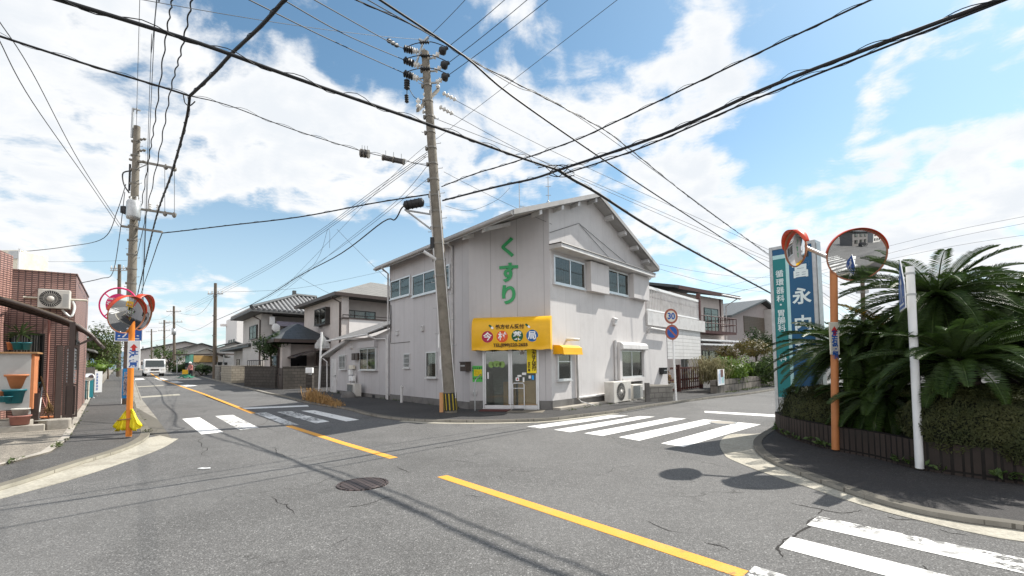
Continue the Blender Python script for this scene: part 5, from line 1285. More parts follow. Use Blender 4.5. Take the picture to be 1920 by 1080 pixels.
wire('cable from the leaning pole to the junction above the roof', (830, 376, YP - .2), J, [(900, 358), (945, 347), (1000, 335)], .026, 'cable', (0, 0), .03)
wire('black cable crossing the sky from top centre to the tall blue sign', (713, 0, 6.1), (1442, 503, 23.2), [(870, 105), (960, 180), (1125, 295), (1260, 385)], .017, 'cable', (14, 60))
wire('upper thin cable running from top centre beside the black cable to the blue sign', (668, 0, 6.9), (1440, 476, 23.8), [(800, 60), (880, 112), (960, 152), (1120, 236), (1175, 275), (1310, 383)], .012, 'cable', (14, 60), .02)
wire('second thin cable close beside the upper one near the pole top', (690, 0, 6.7), (1445, 482, 24), [(840, 85), (960, 158), (1130, 250)], .008, 'wire', (14, 60))
wire('twin wire cable from the leaning pole to the upper right above the junction', (828, 350, YP), (1632, 0, 7.0), [(890, 326), (960, 305), (1065, 268), (1130, 240), (1410, 105)], .017, 'cable', (0, 14), .028)
NN = D(356, 180, 10.2)
wire('cable with looped tie wire from the left edge to the knot above the left road', (0, 68, 8.2), NN, [(145, 115), (240, 144), (300, 162)], .022, 'cable', (12, 0), .035)
wire('cable with looped tie wire and boxes from the knot to the leaning pole', NN, (807, 312, YP), [(430, 198), (550, 243), (685, 285), (757, 301)], .012, 'cable', (0, 0), .035)
wire('thick black cable from the knot to the top edge', NN, (533, 0, 7.5), [(400, 138), (435, 100), (490, 48)], .032, 'cable', (0, 12), .035)
wire('drooping cable from the knot down along the left road past the pole arms', NN, (262, 535, 36), [(347, 235), (320, 330), (290, 418)], .03, 'cable', (0, 50), .04)
wire('slack loop of cable under the knot', D(344, 178, 10.1), D(366, 190, 10.0), [(347, 193), (356, 198)], .012, 'cable')
# lines along the main road on the left pole
for k, (u0, u1, u2) in enumerate(((294, 271, 266), (299, 274, 268))):
    wire('one of two straight black lines rising beside the left pole top', (u0, 0, 13.4), (u2, 545, 60), [(lerp(u0, u1, .5), 120), (u1, 245), (u1 - 3, 400)], .017, 'cable', (14, 40), group='lines along the left road')
wire('inner wavy twisted cable hanging right of the left pole', (323, 0, 12.5), (263, 400, 24), [(310, 80), (290, 230), (277, 310)], .019, 'cable', (12, 40), wav=.02)
wire('outer wavy twisted cable hanging right of the left pole', (360, 0, 11.5), (270, 420, 25), [(340, 95), (320, 170), (298, 290)], .019, 'cable', (12, 40), wav=.02)
wire('faint thin wire rising just left of the paired black lines', (262, 0, 13), (244, 640, 80), [(261, 120), (259, 250)], .008, 'wire', (12, 20))
for u in (309, 327): wire('thin vertical lead between the two upper arms of the left pole', D(u, 313, YL), D(u, 398, YL), (), .01, 'wire', group='leads on the left pole')
# left drops
wire('upper of two thin wires from the left edge to the left pole', (0, 42, 9.5), (228, 425, YL), [(60, 135), (150, 305)], .010, 'wire', (14, 0))
wire('lower of two thin wires from the left edge to the left pole', (0, 78, 9.3), (223, 425, YL), [(60, 190), (165, 340)], .010, 'wire', (14, 0))
wire('drop cable swinging from the left pole to the white tank roof', (236, 345, YL), D(41, 472, 17), [(220, 395), (195, 446), (120, 463)], .014, 'cable')
wire('drop cable swinging from the left pole down to the tiled parapet', (234, 360, YL), D(149, 531, 16.2), [(223, 450), (211, 512), (190, 522)], .014, 'cable')
wire('thin wire far off above the tiled parapet', (30, 489, 60), (238, 488, 62), (), .015, 'wire', (40, 0))
# high voltage at the leaning pole
for k, ((u, vm), A) in enumerate(zip((((590, 0), (720, 73)), ((532, 0), (650, 66)), ((468, 0), (620, 75))), hv_l)):
    wire(('topmost', 'middle', 'lowest')[k] + ' high voltage line from the pole insulators to the top left', A[0], (u[0], 0, 9.5 - .4 * k), [vm], .013, 'cable', (0, 14), group='high voltage lines')
c = D(727, 75, 13.9); insul(c, D(747, 87, YP - .3), 3, .07, m='black', parent=cpole, name='cover')
for k, (u, A) in enumerate(zip((946, 988, 1027), hv_r)):
    wire(('topmost', 'middle', 'lowest')[k] + ' high voltage line from the pole insulators to the top right', A[0], (u, 0, 14.5 - .4 * k), (), .011, 'cable', (0, 20), group='high voltage lines')
wire('short line from the pole tip to the top edge', D(803, 70, YP), (872, 0, 14), (), .009, 'wire', (0, 16))
wire('thin earth wire from the pole tip to the upper left', D(786, 74, YP), (270, 0, 8.0), (), .007, 'wire', (0, 12))
for k, (u, v, e) in enumerate(((856, 189, (1445, 470, 26)), (850, 215, (1445, 492, 26)), (818, 223, (1445, 486, 27)))):
    wire(('upper', 'middle', 'lower')[k] + ' thin line from the strain insulators toward the right street', (u, v, YP + .5), e, [(1075, (302, 330, 326)[k])], .009, 'wire', (0, 50), group='thin lines toward the right street')
wire('thin wire dropping from the top edge behind the leaning pole to the left', (1157, 0, 13), (600, 470, 34), [(960, 152), (835, 248), (750, 316)], .009, 'wire', (12, 10))
# pole to pole across the road
wire('service cable from the leaning pole across to the left pole arm', (820, 362, YP), (304, 437, YL), [(700, 381), (560, 407), (425, 423), (350, 432)], .022, 'cable', (0, 0), .02)
wire('end of the crossing service cable hanging down from the left pole arm', (304, 437, YL), (266, 545, 40), [(295, 460), (285, 490)], .02, 'cable', (0, 40))
wire('black cable from the terminal box slanting down to the brown pole', bx + Vector((-.3, 0, 0)), (406, 600, 45.8), [(752, 392), (740, 412), (718, 416), (640, 475), (560, 518), (484, 565)], .022, 'cable')
for k in range(3):
    wire('one of three thin lines from the leaning pole slanting far down left', (803 - k * 2, 284 + k * 5, YP), (405, 548 + k * 4, 46), [(700, 357 + k * 5), (600, 432 + k * 4), (500, 498 + k * 4)], .010, 'wire', (0, 25), group='three thin lines slanting far left')
wire('thin wire from the leaning pole down to the tiled roofs', (806, 305, YP), (520, 556, 37), [(742, 378), (640, 460)], .008, 'wire')
wire('thin wire from the leaning pole to the beige house', (808, 330, YP), (470, 572, 40), [(700, 418), (600, 490)], .008, 'wire')
wire('drop wire slanting across the sky to the beige balcony house', (560, 519, 28), (640, 560, 33), (), .009, 'wire')
wire('drop wire from the junction knot over the roofs to the shaded annex', (632, 430, 22), (728, 525, 21), (), .008, 'wire')
wire('short drop wire looping by the thin lines above the tiled roof', (615, 430, 25), (500, 560, 34), [(618, 465), (585, 500)], .008, 'wire')
wire('sagging wire between the far poles and the brown pole', (404, 552, 46), (327, 585, 70), [(370, 590)], .012, 'wire', (0, 0), group='sagging wires between far poles')
wire('sagging wire between the far poles and the brown pole', (404, 600, 46), (327, 606, 70), [(360, 620)], .014, 'cable', (0, 0), group='sagging wires between far poles')
for k, (v0, v1) in enumerate(((584, 600), (604, 614), (622, 640))):
    wire('wire strung between the far poles beyond the truck', (327, v0, 70), (284, v1, 92), [(306, (v0 + v1) / 2 + 5)], .014, 'wire', (0, 30), group='wires between the far poles')
wire('long faint wire from the brown pole right across the tiled house', (404, 548, 46), (722, 508, 52), [(560, 540)], .012, 'wire')
# over the pharmacy roof and on the far right
wire('thin wire from the leaning pole to the roof aerial', (834, 386, YP), D(956, 352, 17), [(880, 395), (930, 376)], .006, 'wire')
wire('thin wire from the pole over the pharmacy roof to the gable', (832, 322, YP), FR.p(.1, .05, 6.3), (), .006, 'wire')
for k, (v0, v1, v2) in enumerate(((468, 433, 405), (482, 446, 418), (492, 462, 440))):
    wire('faint wire far right above the cycads', (1640, v0, 40), (1925, v2, 30), [(1780, v1 + 1)], .010, 'wire', (30, 30), group='faint wires above the cycads')
wire('thin line low over the right street beside the gable', FR.p(7.0, .2, 6.0), (1445, 548, 36), (), .008, 'wire', (0, 20))
wire('second thin line low over the right street beside the gable', (1235, 495, 23), (1445, 520, 36), (), .008, 'wire', (0, 20))
# boxes on the messenger wire
def cbox(u0, v0, u1, v1, Y, label, r=.07):
    a, b = D(u0, v0, Y), D(u1, v1, Y); o = thing('cable_closure', label, 'cable closure', a.lerp(b, .5)); t = (b - a).normalized()
    w_ = Vector((0, 1, 0)) * r; h_ = t.cross(Vector((0, 1, 0))).normalized() * r
    MB().hexa([a - w_ - h_, a + w_ - h_, b + w_ - h_, b - w_ - h_, a - w_ + h_, a + w_ + h_, b + w_ + h_, b - w_ + h_]).build('case', M['alu_dark'], o, bevel=.03)
    mb = MB()
    for q in (.15, .5, .85): c = a.lerp(b, q); mb.tube([c, c + Vector((0, 0, .24))], .012, 5)
    mb.build('hanger', M['steel'], o)
    mb = MB()
    for q in (.04, .5, .96): c = a.lerp(b, q); mb.tube([c - t * .02, c + t * .02], r * 1.45, 8)
    mb.build('band', M['band'], o)
cbox(677, 287, 691, 289, 13.6, 'small square box hanging on the looped messenger cable', .09)
cbox(717, 295, 759, 304, 14.2, 'long cable closure hanging on the messenger beside the leaning pole', .07)
# ---------------------------------------------------------------- foliage helpers
def leaves(mb, c, rad, n, size, rnd, shell=.55, flat=.6, m=0, lobes=0):
    """Many small leaf faces spread through an uneven rounded volume, gathered in clumps."""
    c = Vector(c); rad = Vector(rad); k = max(6, n // 45); cl = []
    for i in range(k):
        d = Vector((rnd.gauss(0, 1), rnd.gauss(0, 1), rnd.gauss(0, 1))).normalized()
        rr = rnd.uniform(shell, 1.0); cl.append((Vector((d.x * rad.x, d.y * rad.y, d.z * rad.z)) * rr, rnd.uniform(.14, .30)))
    for i in range(n):
        o, s = cl[i % k]
        g = Vector((rnd.gauss(0, 1) * rad.x, rnd.gauss(0, 1) * rad.y, rnd.gauss(0, 1) * rad.z)) * s
        p = c + o + g
        nr = (o + g * .6 + Vector((rnd.uniform(-1, 1), rnd.uniform(-1, 1), rnd.uniform(-.2, 1.2))) * rad.length * .35).normalized()
        leaf(mb, p, nr, size * rnd.uniform(.6, 1.3), rnd, m)
def leaf(mb, p, nr, s, rnd, m=0, asp=.5):
    t = nr.orthogonal().normalized(); a = rnd.uniform(0, 6.28); b = nr.cross(t)
    u = t * math.cos(a) + b * math.sin(a); w = nr.cross(u) * asp
    mb.add([p - u * s, p - w * s * .8 + nr * s * .12, p + u * s, p + w * s * .8 + nr * s * .12], [(0, 1, 2, 3)], m)
def hedge(name, label, poly, z0, z1, mt, n, size, seed, dome=.35, cat='hedge', over=0.0):
    """Clipped shrub: dense leaf faces over a rounded body above a footprint."""
    rnd = random.Random(seed); pts = [V2(p) for p in poly]; c = sum(pts, Vector((0, 0))) / len(pts)
    o = thing(name, label, cat, (c.x, c.y, z0)); mb = MB()
    N = 48; ring = catmull([p.to_3d() for p in pts] + [pts[0].to_3d()], 48 // len(pts) + 1); ring = [V2(p) for p in ring[:-1]]
    def surf(a, h):
        i = a * len(ring); p = ring[int(i) % len(ring)].lerp(ring[(int(i) + 1) % len(ring)], i % 1)
        hh = h; k = (1 - max(0, (hh - .35) / .65) ** 2.4) ** .5 if hh < 1 else 0; k *= .86 + .14 * min(1, hh / .3)
        q = c.lerp(p, k); nz = noise.noise(Vector((q.x * 3.2, q.y * 3.2, hh * 3))) * .09 + noise.noise(Vector((q.x * 9, q.y * 9, hh * 8))) * .045; dd = (q - c); q = q + dd.normalized() * nz * (1 - hh * .6)
        return Vector((q.x, q.y, z0 + (z1 - z0) * hh + nz * .7)), dd
    rows = 12; vs = []
    for j in range(rows + 1):
        for i in range(N): p, d = surf(i / N, min(.999, j / rows)); vs.append(c.to_3d() * 0 + Vector((c.x + (p.x - c.x) * .93, c.y + (p.y - c.y) * .93, z0 + (p.z - z0) * .95)))
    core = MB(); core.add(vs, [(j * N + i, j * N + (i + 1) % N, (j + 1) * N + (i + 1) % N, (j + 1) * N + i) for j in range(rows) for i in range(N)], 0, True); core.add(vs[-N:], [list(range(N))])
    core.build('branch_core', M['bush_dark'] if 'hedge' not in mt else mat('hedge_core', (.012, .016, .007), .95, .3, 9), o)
    for i in range(n):
        h = rnd.random() ** .8; h = min(.995, 1 - (1 - h) ** 1.3) if rnd.random() < .6 else h
        p, d = surf(rnd.random(), h)
        if rnd.random() < .42: 
            q = c + V2(p - c.to_3d()) * math.sqrt(rnd.random()); p = Vector((q.x, q.y, z0 + (z1 - z0) * (1 - .12 * (V2(q) - c).length ** 2 / max(.2, (ring[0] - c).length ** 2)) + noise.noise(Vector((q.x * 3.2, q.y * 3.2, 0))) * .07 + noise.noise(Vector((q.x * 9, q.y * 9, 4))) * .05)); nr = Vector((0, 0, 1))
        else: nr = Vector((d.x, d.y, .25 * d.length)).normalized()
        p += nr * rnd.uniform(-.04, .018)
        leaf(mb, p, (nr + Vector((rnd.uniform(-1, 1), rnd.uniform(-1, 1), rnd.uniform(-1, 1))) * .55).normalized(), size * rnd.uniform(.6, 1.3), rnd)
    mb.build('foliage', M[mt], o); return o
def bush(name, label, c, rad, n, size, mt, seed, cat='bush', trunk=None, lobes=5, group=None):
    rnd = random.Random(seed); c = Vector(c); o = thing(name, label, cat, (c.x, c.y, trunk if trunk is not None else c.z - rad[2]), group)
    if trunk is None:
        core = MB(); vs = []
        for j in range(9):
            for i in range(14):
                th, f = math.pi * j / 8, 2 * math.pi * i / 14; d = Vector((math.sin(th) * math.cos(f), math.sin(th) * math.sin(f), math.cos(th))); k = .40 + .22 * noise.noise(d * 2 + Vector((seed, 0, 0))); vs.append(c + Vector((d.x * rad[0], d.y * rad[1], d.z * rad[2])) * k)
        core.add(vs, [(j * 14 + i, j * 14 + (i + 1) % 14, (j + 1) * 14 + (i + 1) % 14, (j + 1) * 14 + i) for j in range(8) for i in range(14)], 0, True); core.build('inner_twigs', M[mt], o)
    mb = MB()
    for i in range(lobes):
        d = Vector((rnd.uniform(-1, 1), rnd.uniform(-1, 1), rnd.uniform(-.6, .8))); q = c + Vector((d.x * rad[0], d.y * rad[1], d.z * rad[2])) * .5
        leaves(mb, q, Vector(rad) * rnd.uniform(.45, .65), n // lobes, size, rnd)
    mb.build('crown', M[mt], o)
    mb = MB(); b = Vector((c.x, c.y, trunk if trunk is not None else c.z - rad[2]))
    fork = b.lerp(Vector((c.x, c.y, c.z - rad[2] * .6)), 1.0) if trunk is not None else b
    if trunk is not None: mb.tube([b, b.lerp(fork, .5) + Vector((.03, .02, 0)), fork], [.055 * rad[0] + .02, .045 * rad[0] + .015, .04 * rad[0] + .012], 7)
    for i in range(6 if trunk is not None else 3):
        e = c + Vector((rnd.uniform(-.5, .5) * rad[0], rnd.uniform(-.5, .5) * rad[1], rnd.uniform(-.1, .5) * rad[2])); m_ = fork.lerp(e, .55) + Vector((rnd.uniform(-.1, .1), rnd.uniform(-.1, .1), 0)) * rad[0]
        mb.tube([fork, m_, e], [.035 * rad[0] + .012, .02 * rad[0] + .008, .006], 6)
    mb.build('trunk', M['bark'], o); return o
# ---------------------------------------------------------------- left: tiled house, canopy, clutter
TB = V2(G(133, 783)); FTf = Face(TB - Vector((.80, .60)) * 7, (.80, .60)); FTs = Face(TB, RD)
zt_ = D(148, 516, TB.y).z
tl = thing('house', 'red brown tiled house with flat parapet at the near left corner', 'house', (TB.x - 3, TB.y, 0))
mb = MB(); LS = 6.5
mb.prism([FTf.p(0, 0, .05), FTf.p(7, 0, .05), FTf.p(7, 0, zt_), FTf.p(0, 0, zt_)], inn(FTf) * 1.5)
mb.prism([FTs.p(.02, 0, .05), FTs.p(LS, 0, .05), FTs.p(LS, 0, zt_), FTs.p(.02, 0, zt_)], inn(FTs) * 1.5)
bk = FTs.p(LS, -7, 0); mb.prism([FTs.p(LS, -.2, .05), FTs.p(LS, -7, .05), FTs.p(LS, -7, zt_), FTs.p(LS, -.2, zt_)], (-RD.x * .15, -RD.y * .15, 0))
mb.build('wall', M['tile'], tl)
mb = MB(); mb.prism([FTf.p(0, -.2, zt_ - .3), FTf.p(6.8, -.2, zt_ - .3), FTs.p(LS - .2, -.2, zt_ - .3), FTs.p(LS - .2, -6.5, zt_ - .3)], (0, 0, .08)); mb.build('roof', M['concrete'], tl)
mb = MB(); mb.box((0, -.2, zt_ + .001), (7.03, .03, zt_ + .05), FTf.M()); mb.box((.02, -.2, zt_ + .002), (LS, .03, zt_ + .052), FTs.M()); mb.build('coping', M['tile'], tl)
# higher wing with pale side wall at the frame's edge
t_, z_ = FTf.at(24, 500); tw = FTf.at(24, 510)[0]
mb = MB(); zz_ = zt_ + 1.1; a = FTf.p(tw, .02, 0); b = a + Vector((.30, -.95, 0)) * 4
mb.prism([Vector((a.x, a.y, .1)), Vector((b.x, b.y, .1)), Vector((b.x, b.y, zt_ + .9)), Vector((a.x, a.y, zt_ + .45))], Vector((-.9, -.28, 0)) * .2)
mb.build('side_wing', M['tile'], tl)
tk = thing('roof_tank', 'white boxy tank on the roof of the tiled house', 'water tank', D(18, 500, 16)); q0 = D(-12, 507, 16); q1 = D(38, 468, 16)
MB().box((q0.x, 16, q0.z - .4), (q1.x, 17.0, q1.z), I4).build('body', M['cream'], tk, bevel=.04); MB().tube([(q1.x + .01, 15.97, q0.z - .4), (q1.x + .01, 15.97, q1.z + .02)], .035, 6).build('corner_strip', M['white'], tk)
mb = MB(); mb.box((q1.x - .36, 15.96, q1.z - .32), (q1.x - .04, 15.985, q1.z - .05)); mb.build('bracket', M['steel'], tk)
window(FTf, (*sorted((FTf.at(-40, 640)[0], FTf.at(84, 640)[0])), .9, 2.75), tl, fm='alu_dark', panes=2, cur=[(.05, .45), (.52, .95)], proud=.05)
window(FTs, (*sorted((FTs.at(141, 640)[0], FTs.at(148, 640)[0])), 1.6, 2.6), tl, fm='alu_dark', panes=1, proud=.03, sill=False)
mb = MB(); ha = FTs.at(141, 600)[0]; hb = ha + 1.6; mb.hexa([FTs.p(t, n, z + o) for o in (0, .06) for t, n, z in ((ha, 0, 3.0), (hb, 0, 3.0), (hb, .55, 2.55), (ha, .55, 2.55))]); 
mb.build('window_hood', M['bronze'], tl)
mb = MB(); mb.tube([FTf.p(FTf.at(92, 640)[0], .08, 3.2), FTf.p(FTf.at(92, 640)[0], .08, .2)], .03, 6); mb.build('downpipe', M['rose'], tl)
# the air conditioner hung on the wall
t0_, z0_ = FTf.at(70, 578, .30); t1_, z1_ = FTf.at(132, 548, .30)
acl = ac_unit('cream air conditioner hung on the tiled wall above the canopy', FTf, t0_, .06, z0_ + .02, t1_ - t0_, z1_ - z0_ + .03, .30, True, feet=False)
mb = MB()
for n in (.10, .30): mb.tube([FTf.p(t0_ - .35, n * .5, z0_ + .35), FTf.p(t1_ + .4, n * .5, z0_ + .35)], .03, 6)
mb.build('support', M['cream'], acl); mb = MB(); mb.tube(catmull([FTf.p(t1_ - .2, .15, z0_), FTf.p(t1_ + .02, .2, z0_ - .22), FTf.p(t1_ + .1, .15, z0_ + .1), FTf.p(t1_ + .05, .15, z0_ + .3)], 5), .035, 6); mb.build('hose', M['white'], acl)
# canopy
PG = V2(G(129, 803)); FCn = Face(PG - Vector((.80, .60)) * 6, (.80, .60)); bkv = RD.to_3d() * 3.0
can = thing('canopy', 'brown polycarbonate terrace canopy with curved eave on a black post', 'canopy', FCn.p(5, -1, 2.9))
prof = [(1.0, 4.9), (2.5, 4.32), (4.2, 3.62), (5.2, 3.26), (5.75, 3.02), (6.1, 2.82), (6.4, 2.56), (6.58, 2.30)]
mb = MB(); vs = []
for t, z in prof: p = FCn.p(t, 0, z); vs += [p, p + bkv]
mb.add(vs, [(2 * i, 2 * i + 1, 2 * i + 3, 2 * i + 2) for i in range(len(prof) - 1)], 0, True); so = mb.build('sheet', M['polycarb'], can); so.modifiers.new('s', 'SOLIDIFY').thickness = .02
mb = MB()
for k in (0, .5, 1): mb.tube([FCn.p(t, 0, z) + bkv * k + Vector((0, 0, -.04)) for t, z in prof], .05, 6)
for t, z in (prof[1], prof[3], prof[-1]): mb.tube([FCn.p(t, 0, z - .03), FCn.p(t, 0, z - .03) + bkv], .035, 6)
mb.build('frame', M['bronze'], can)
mb = MB(); mb.box((5.94, -.06, .12), (6.06, .06, 2.88), FCn.M()); mb.hexa([FCn.p(t, n, z) for n in (-.04, .04) for t, z in ((6.0, 2.2), (6.06, 2.2), (6.5, 2.45), (6.44, 2.5))]); mb.build('post', M['bronze'], can)
# gate
gt = thing('gate', 'tall black folding gate with a louvred upper panel beside the canopy post', 'gate', FCn.p(5.6, .0, .1))
PG2 = V2(G(106, 805)); Fg = Face(PG2, PG - PG2); Lg = (PG - PG2).length
zg = D(115, 648, PG2.y).z
for t in (.0, ): MB().box((t - .06, -.05, .1), (t + .06, .05, zg), Fg.M()).build('post', M['bronze'], gt)
Fg2 = Face(PG2 + Vector((.06, .07)), (.70, .71)); W2 = .30
mb = MB(); 
for a, b, c, d in ((0, .04, .3, zg), (W2 - .04, W2, .3, zg), (.04, W2 - .04, zg - .05, zg), (.04, W2 - .04, 1.15, 1.2), (.04, W2 - .04, .3, .36)): mb.box((a, -.03, c), (b, .03, d), Fg2.M())
mb.box((.05, -.01, .37), (W2 - .05, .01, 1.14), Fg2.M())
for z in (.62, .88): mb.box((.05, .011, z), (W2 - .05, .02, z + .025), Fg2.M())
mb.build('leaf', M['bronze'], gt)
mb = MB(); z = 1.24
while z < zg - .1: mb.box((.06, -.012, z), (W2 - .06, .012, z + .05), Fg2.M()); z += .085
for t in (.10, .19): mb.box((t, .013, 1.22), (t + .02, .022, zg - .06), Fg2.M())
mb.build('louvre', M['steel'], gt)
# cabinet with plants on it, low wall, pots
FQ = Face(D(0, 700, 11.6).xy, (.80, .60))
cb_ = thing('cabinet', 'tall pale garden cabinet carrying plant pots before the tiled house', 'cabinet', FQ.p(.2, -.3, .2))
tt, zt2 = FQ.at(59, 660); MB().box((-1.6, -.7, .6), (tt, .0, zt2 - .04), FQ.M()).build('body', M['cabinet'], cb_); MB().box((-1.65, -.75, zt2 - .04), (tt + .12, .08, zt2), FQ.M()).build('top', M['wood'], cb_); MB().box((tt + .002, -.6, .6), (tt + .06, -.02, zt2 - .05), FQ.M()).build('side_board', M['terracotta'], cb_)
def pot(label, u, vb, vt, w, Y, m, rim=True, taper=.72, soil=True, group=None, cat='plant pot', name='plant_pot', inside=None):
    b = D(u, vb, Y); s = Y / FPX; r = w * s / 2; h = (vb - vt) * s; o = thing(name, label, cat, b, group); T = Matrix.Translation(b)
    pr = [(0, 0), (r * taper, 0), (r * .95, h * .86)] + ([(r * 1.06, h * .86), (r * 1.08, h), (r * .93, h), (r * .9, h * .8)] if rim else [(r, h), (r * .92, h), (r * .9, h * .8)])
    MB().lathe(pr, T, 20).build('body', M[m], o)
    if soil: MB().lathe([(0, h * .82), (r * .9, h * .80)], T, 16).build('soil', M['soil'], o)
    return o, b, r, h
zc_top = zt2
o, b, r, h = pot('large terracotta pot with thick rim on the teal planter', 33, 728, 702, 38, 11.9, 'terracotta')
mb = MB(); mb.tube([b + Vector((0, 0, h * .8)), b + Vector((.01, 0, h + .25))], .05, 6); rnd = random.Random(3)
mb2 = MB(); leaves(mb2, b + Vector((0, 0, h + .28)), (.07, .07, .12), 50, .04, rnd); mb.build('stump', M['bark'], o); mb2.build('sprout', M['bush_dark'], o)
pot('teal hanging planter under the terracotta pot', 27, 756, 730, 32, 11.8, 'tealpot')
pot('teal pot standing behind the terracotta pot', 56, 738, 717, 26, 12.4, 'tealpot')
pot('white plant pot with pale stones beneath the teal planter', 38, 781, 766, 25, 11.7, 'palepot')
pot('rose plastic trough below the white plant pot', 37, 796, 779, 30, 11.6, 'rose', taper=.85)
pot('brown clay bowl at the very edge below the cabinet', 4, 742, 733, 20, 11.7, 'terracotta', taper=.8)
pot('dark green pot at the edge behind the teal planter', 10, 754, 743, 20, 11.6, 'tealpot')
pot('grey white basin on the ground before the brooms', 74, 800, 787, 30, 12.3, 'palepot', taper=.75, soil=False, cat='basin', name='basin')
pot('shallow terracotta basin on the ground under the straw broom', 92, 790, 781, 26, 13.0, 'terracotta', taper=.7, soil=False, cat='basin', name='basin')
for u, w, m, l in ((36, 22, 'tealpot', 'teal pot with a spiky palm on the cabinet'), (20, 12, 'terracotta', 'brown pot on the cabinet left of the spiky palm'), (50, 13, 'tealpot', 'small dark teal pot on the cabinet right of the spiky palm')):
    b = D(u, 650, 11.9); o, b, r, h = pot(l, u, 656, 642, w, 11.9, m)
    if w == 22:
        rnd = random.Random(5); mb = MB(); c = b + Vector((.0, 0, h + .22)); mbt = MB(); mbt.tube([b + Vector((0, 0, h * .8)), c], .035, 6); mbt.build('stem', M['bark'], o)
        for i in range(34):
            a = rnd.uniform(0, 6.28); e = rnd.uniform(-.5, 1.2); L = rnd.uniform(.32, .5); d = Vector((math.cos(a) * math.cos(e), math.sin(a) * math.cos(e), math.sin(e))); w_ = d.cross(Vector((0, 0, 1))).normalized() * .018
            m_ = c + d * L * .55; t_e = c + d * L + Vector((0, 0, -.12 * L)); mb.add([c - w_ * .5, c + w_ * .5, m_ + w_, t_e, m_ - w_], [(0, 1, 2, 3, 4)])
        mb.build('leaves', M['bush_dark'], o)
gz0 = .09
mb = MB(); q = D(52, 790, 12.1); 
o = thing('low_wall', 'short dark screen wall with pale end post between the pots and brooms', 'wall', (q.x, q.y, gz0)); Fw = Face(D(34, 780, 11.9).xy, (.80, .60)); zw = D(50, 738, 12.0).z
tw1 = Fw.at(72, 760)[0]; MB().box((.22, -.1, gz0), (tw1, -.02, zw), Fw.M()).build('panel', M['bronze'], o); MB().box((.0, -.12, gz0), (.215, .02, zw + .0), Fw.M()).build('end_post', M['trim'], o)
mb = MB(); mb.box((-2.2, -.5, gz0 - .03), (.6, .25, .34), FQ.M()); mb.box((-2.2, .26, gz0 - .03), (.9, .5, .24), FQ.M()); o = thing('stone_kerb', 'low stone plinth holding up the flower pots', 'plinth', FQ.p(-.5, 0, gz0)); mb.build('block', M['concrete'], o, bevel=.02)
mb = MB(); q = D(60, 795, 12.0); mb.box((.92, .1, gz0 - .03), (1.35, .45, .34), FQ.M()); tag(mb.build('stone_block', M['concrete'], bevel=.03), 'separate mossy stone block beside the white basin', 'stone block')
# brooms
def stick(label, u0, v0, u1, v1, Y0, Y1, r, m, head=None):
    a, b = D(u0, v0, Y0), D(u1, v1, Y1); o = thing('broom', label, 'broom', a)
    MB().tube([a, b], r, 7).build('handle', M[m], o)
    if head:
        rnd = random.Random(9); d = (a - b).normalized(); mb = MB(); e = d.orthogonal().normalized(); f = d.cross(e)
        for i in range(150):
            s = e * rnd.gauss(0, .09) + f * rnd.gauss(0, .05); p0 = a + s * .18 - d * .04; p1 = a + d * rnd.uniform(.30, .46) + s; w_ = e.cross(d) * .004; mb.add([p0 - w_, p0 + w_, p1 + w_, p1 - w_], [(0, 1, 2, 3)])
        mb.build('bristles', M['straw'], o)
    return o
stick('straw besom leaning on the tiled wall', 93, 757, 77, 706, 12.9, 13.5, .018, 'wood', True)
stick('pale broom stick leaning left of the straw besom', 92, 783, 72, 728, 12.7, 13.3, .016, 'rose')
stick('grey stick standing nearly upright among the brooms', 72, 787, 79, 726, 12.5, 13.2, .016, 'trim')
o = thing('wall_box', 'small yellow box on the side of the pale cabinet', 'box', D(52, 698, 12.1)); q = D(52, 698, 12.05); MB().box((-.1, -.04, -.12), (.1, .04, .12), Matrix.Translation(q)).build('case', M['awning'], o, bevel=.01); MB().box((-.03, -.05, -.04), (.03, -.04, .04), Matrix.Translation(q)).build('knob', M['black'], o)
# ---------------------------------------------------------------- left pavement furniture
def mirror(par, c, nrm, R_=.40, tilt=.14, up=.12):
    """Convex traffic mirror: silvered dome, back shell, rim and a hood over its top."""
    c = Vector(c); n = Vector((nrm[0], nrm[1], 0)).normalized(); n = (n + Vector((0, 0, -tilt))).normalized(); x = Vector((0, 0, 1)).cross(n).normalized(); y = n.cross(x)
    T = Matrix(((x.x, y.x, n.x, c.x), (x.y, y.y, n.y, c.y), (x.z, y.z, n.z, c.z), (0, 0, 0, 1)))
    RC = 2.1; pr = [(R_ * i / 12, math.sqrt(RC ** 2 - (R_ * i / 12) ** 2) - math.sqrt(RC ** 2 - R_ ** 2)) for i in range(13)]
    mo = MB().lathe(pr, T, 48).build('mirror', M['mirror'], par)
    MB().lathe([(R_ + .002, .002), (R_ + .014, .018), (R_ + .026, .002), (R_ + .014, -.02), (R_ + .002, -.01)], T, 48).build('rim', M['rim'], mo)
    MB().lathe([(R_ + .012, -.012), (R_ * .8, -.07), (R_ * .35, -.11), (0, -.12)], T, 36).build('back_shell', M['mirrorback'], mo)
    mb = MB(); n_ = 30; a0, a1 = math.radians(8), math.radians(172); vs = []
    for i in range(n_ + 1):
        a = lerp(a0, a1, i / n_); L = up * math.sin(math.pi * i / n_) ** .7 * .62 + .02
        for rr, zz in ((R_ + .028, -.06), (R_ + .030, .0), (R_ + .034, L)): vs.append(T @ Vector((rr * math.cos(a), rr * math.sin(a), zz)))
    mb.add(vs, [(3 * i + j, 3 * i + 3 + j, 3 * i + 4 + j, 3 * i + j + 1) for i in range(n_) for j in (0, 1)], 0, True); v = mb.build('hood', M['visor'], mo); v.modifiers.new('s', 'SOLIDIFY').thickness = .008
    return mo
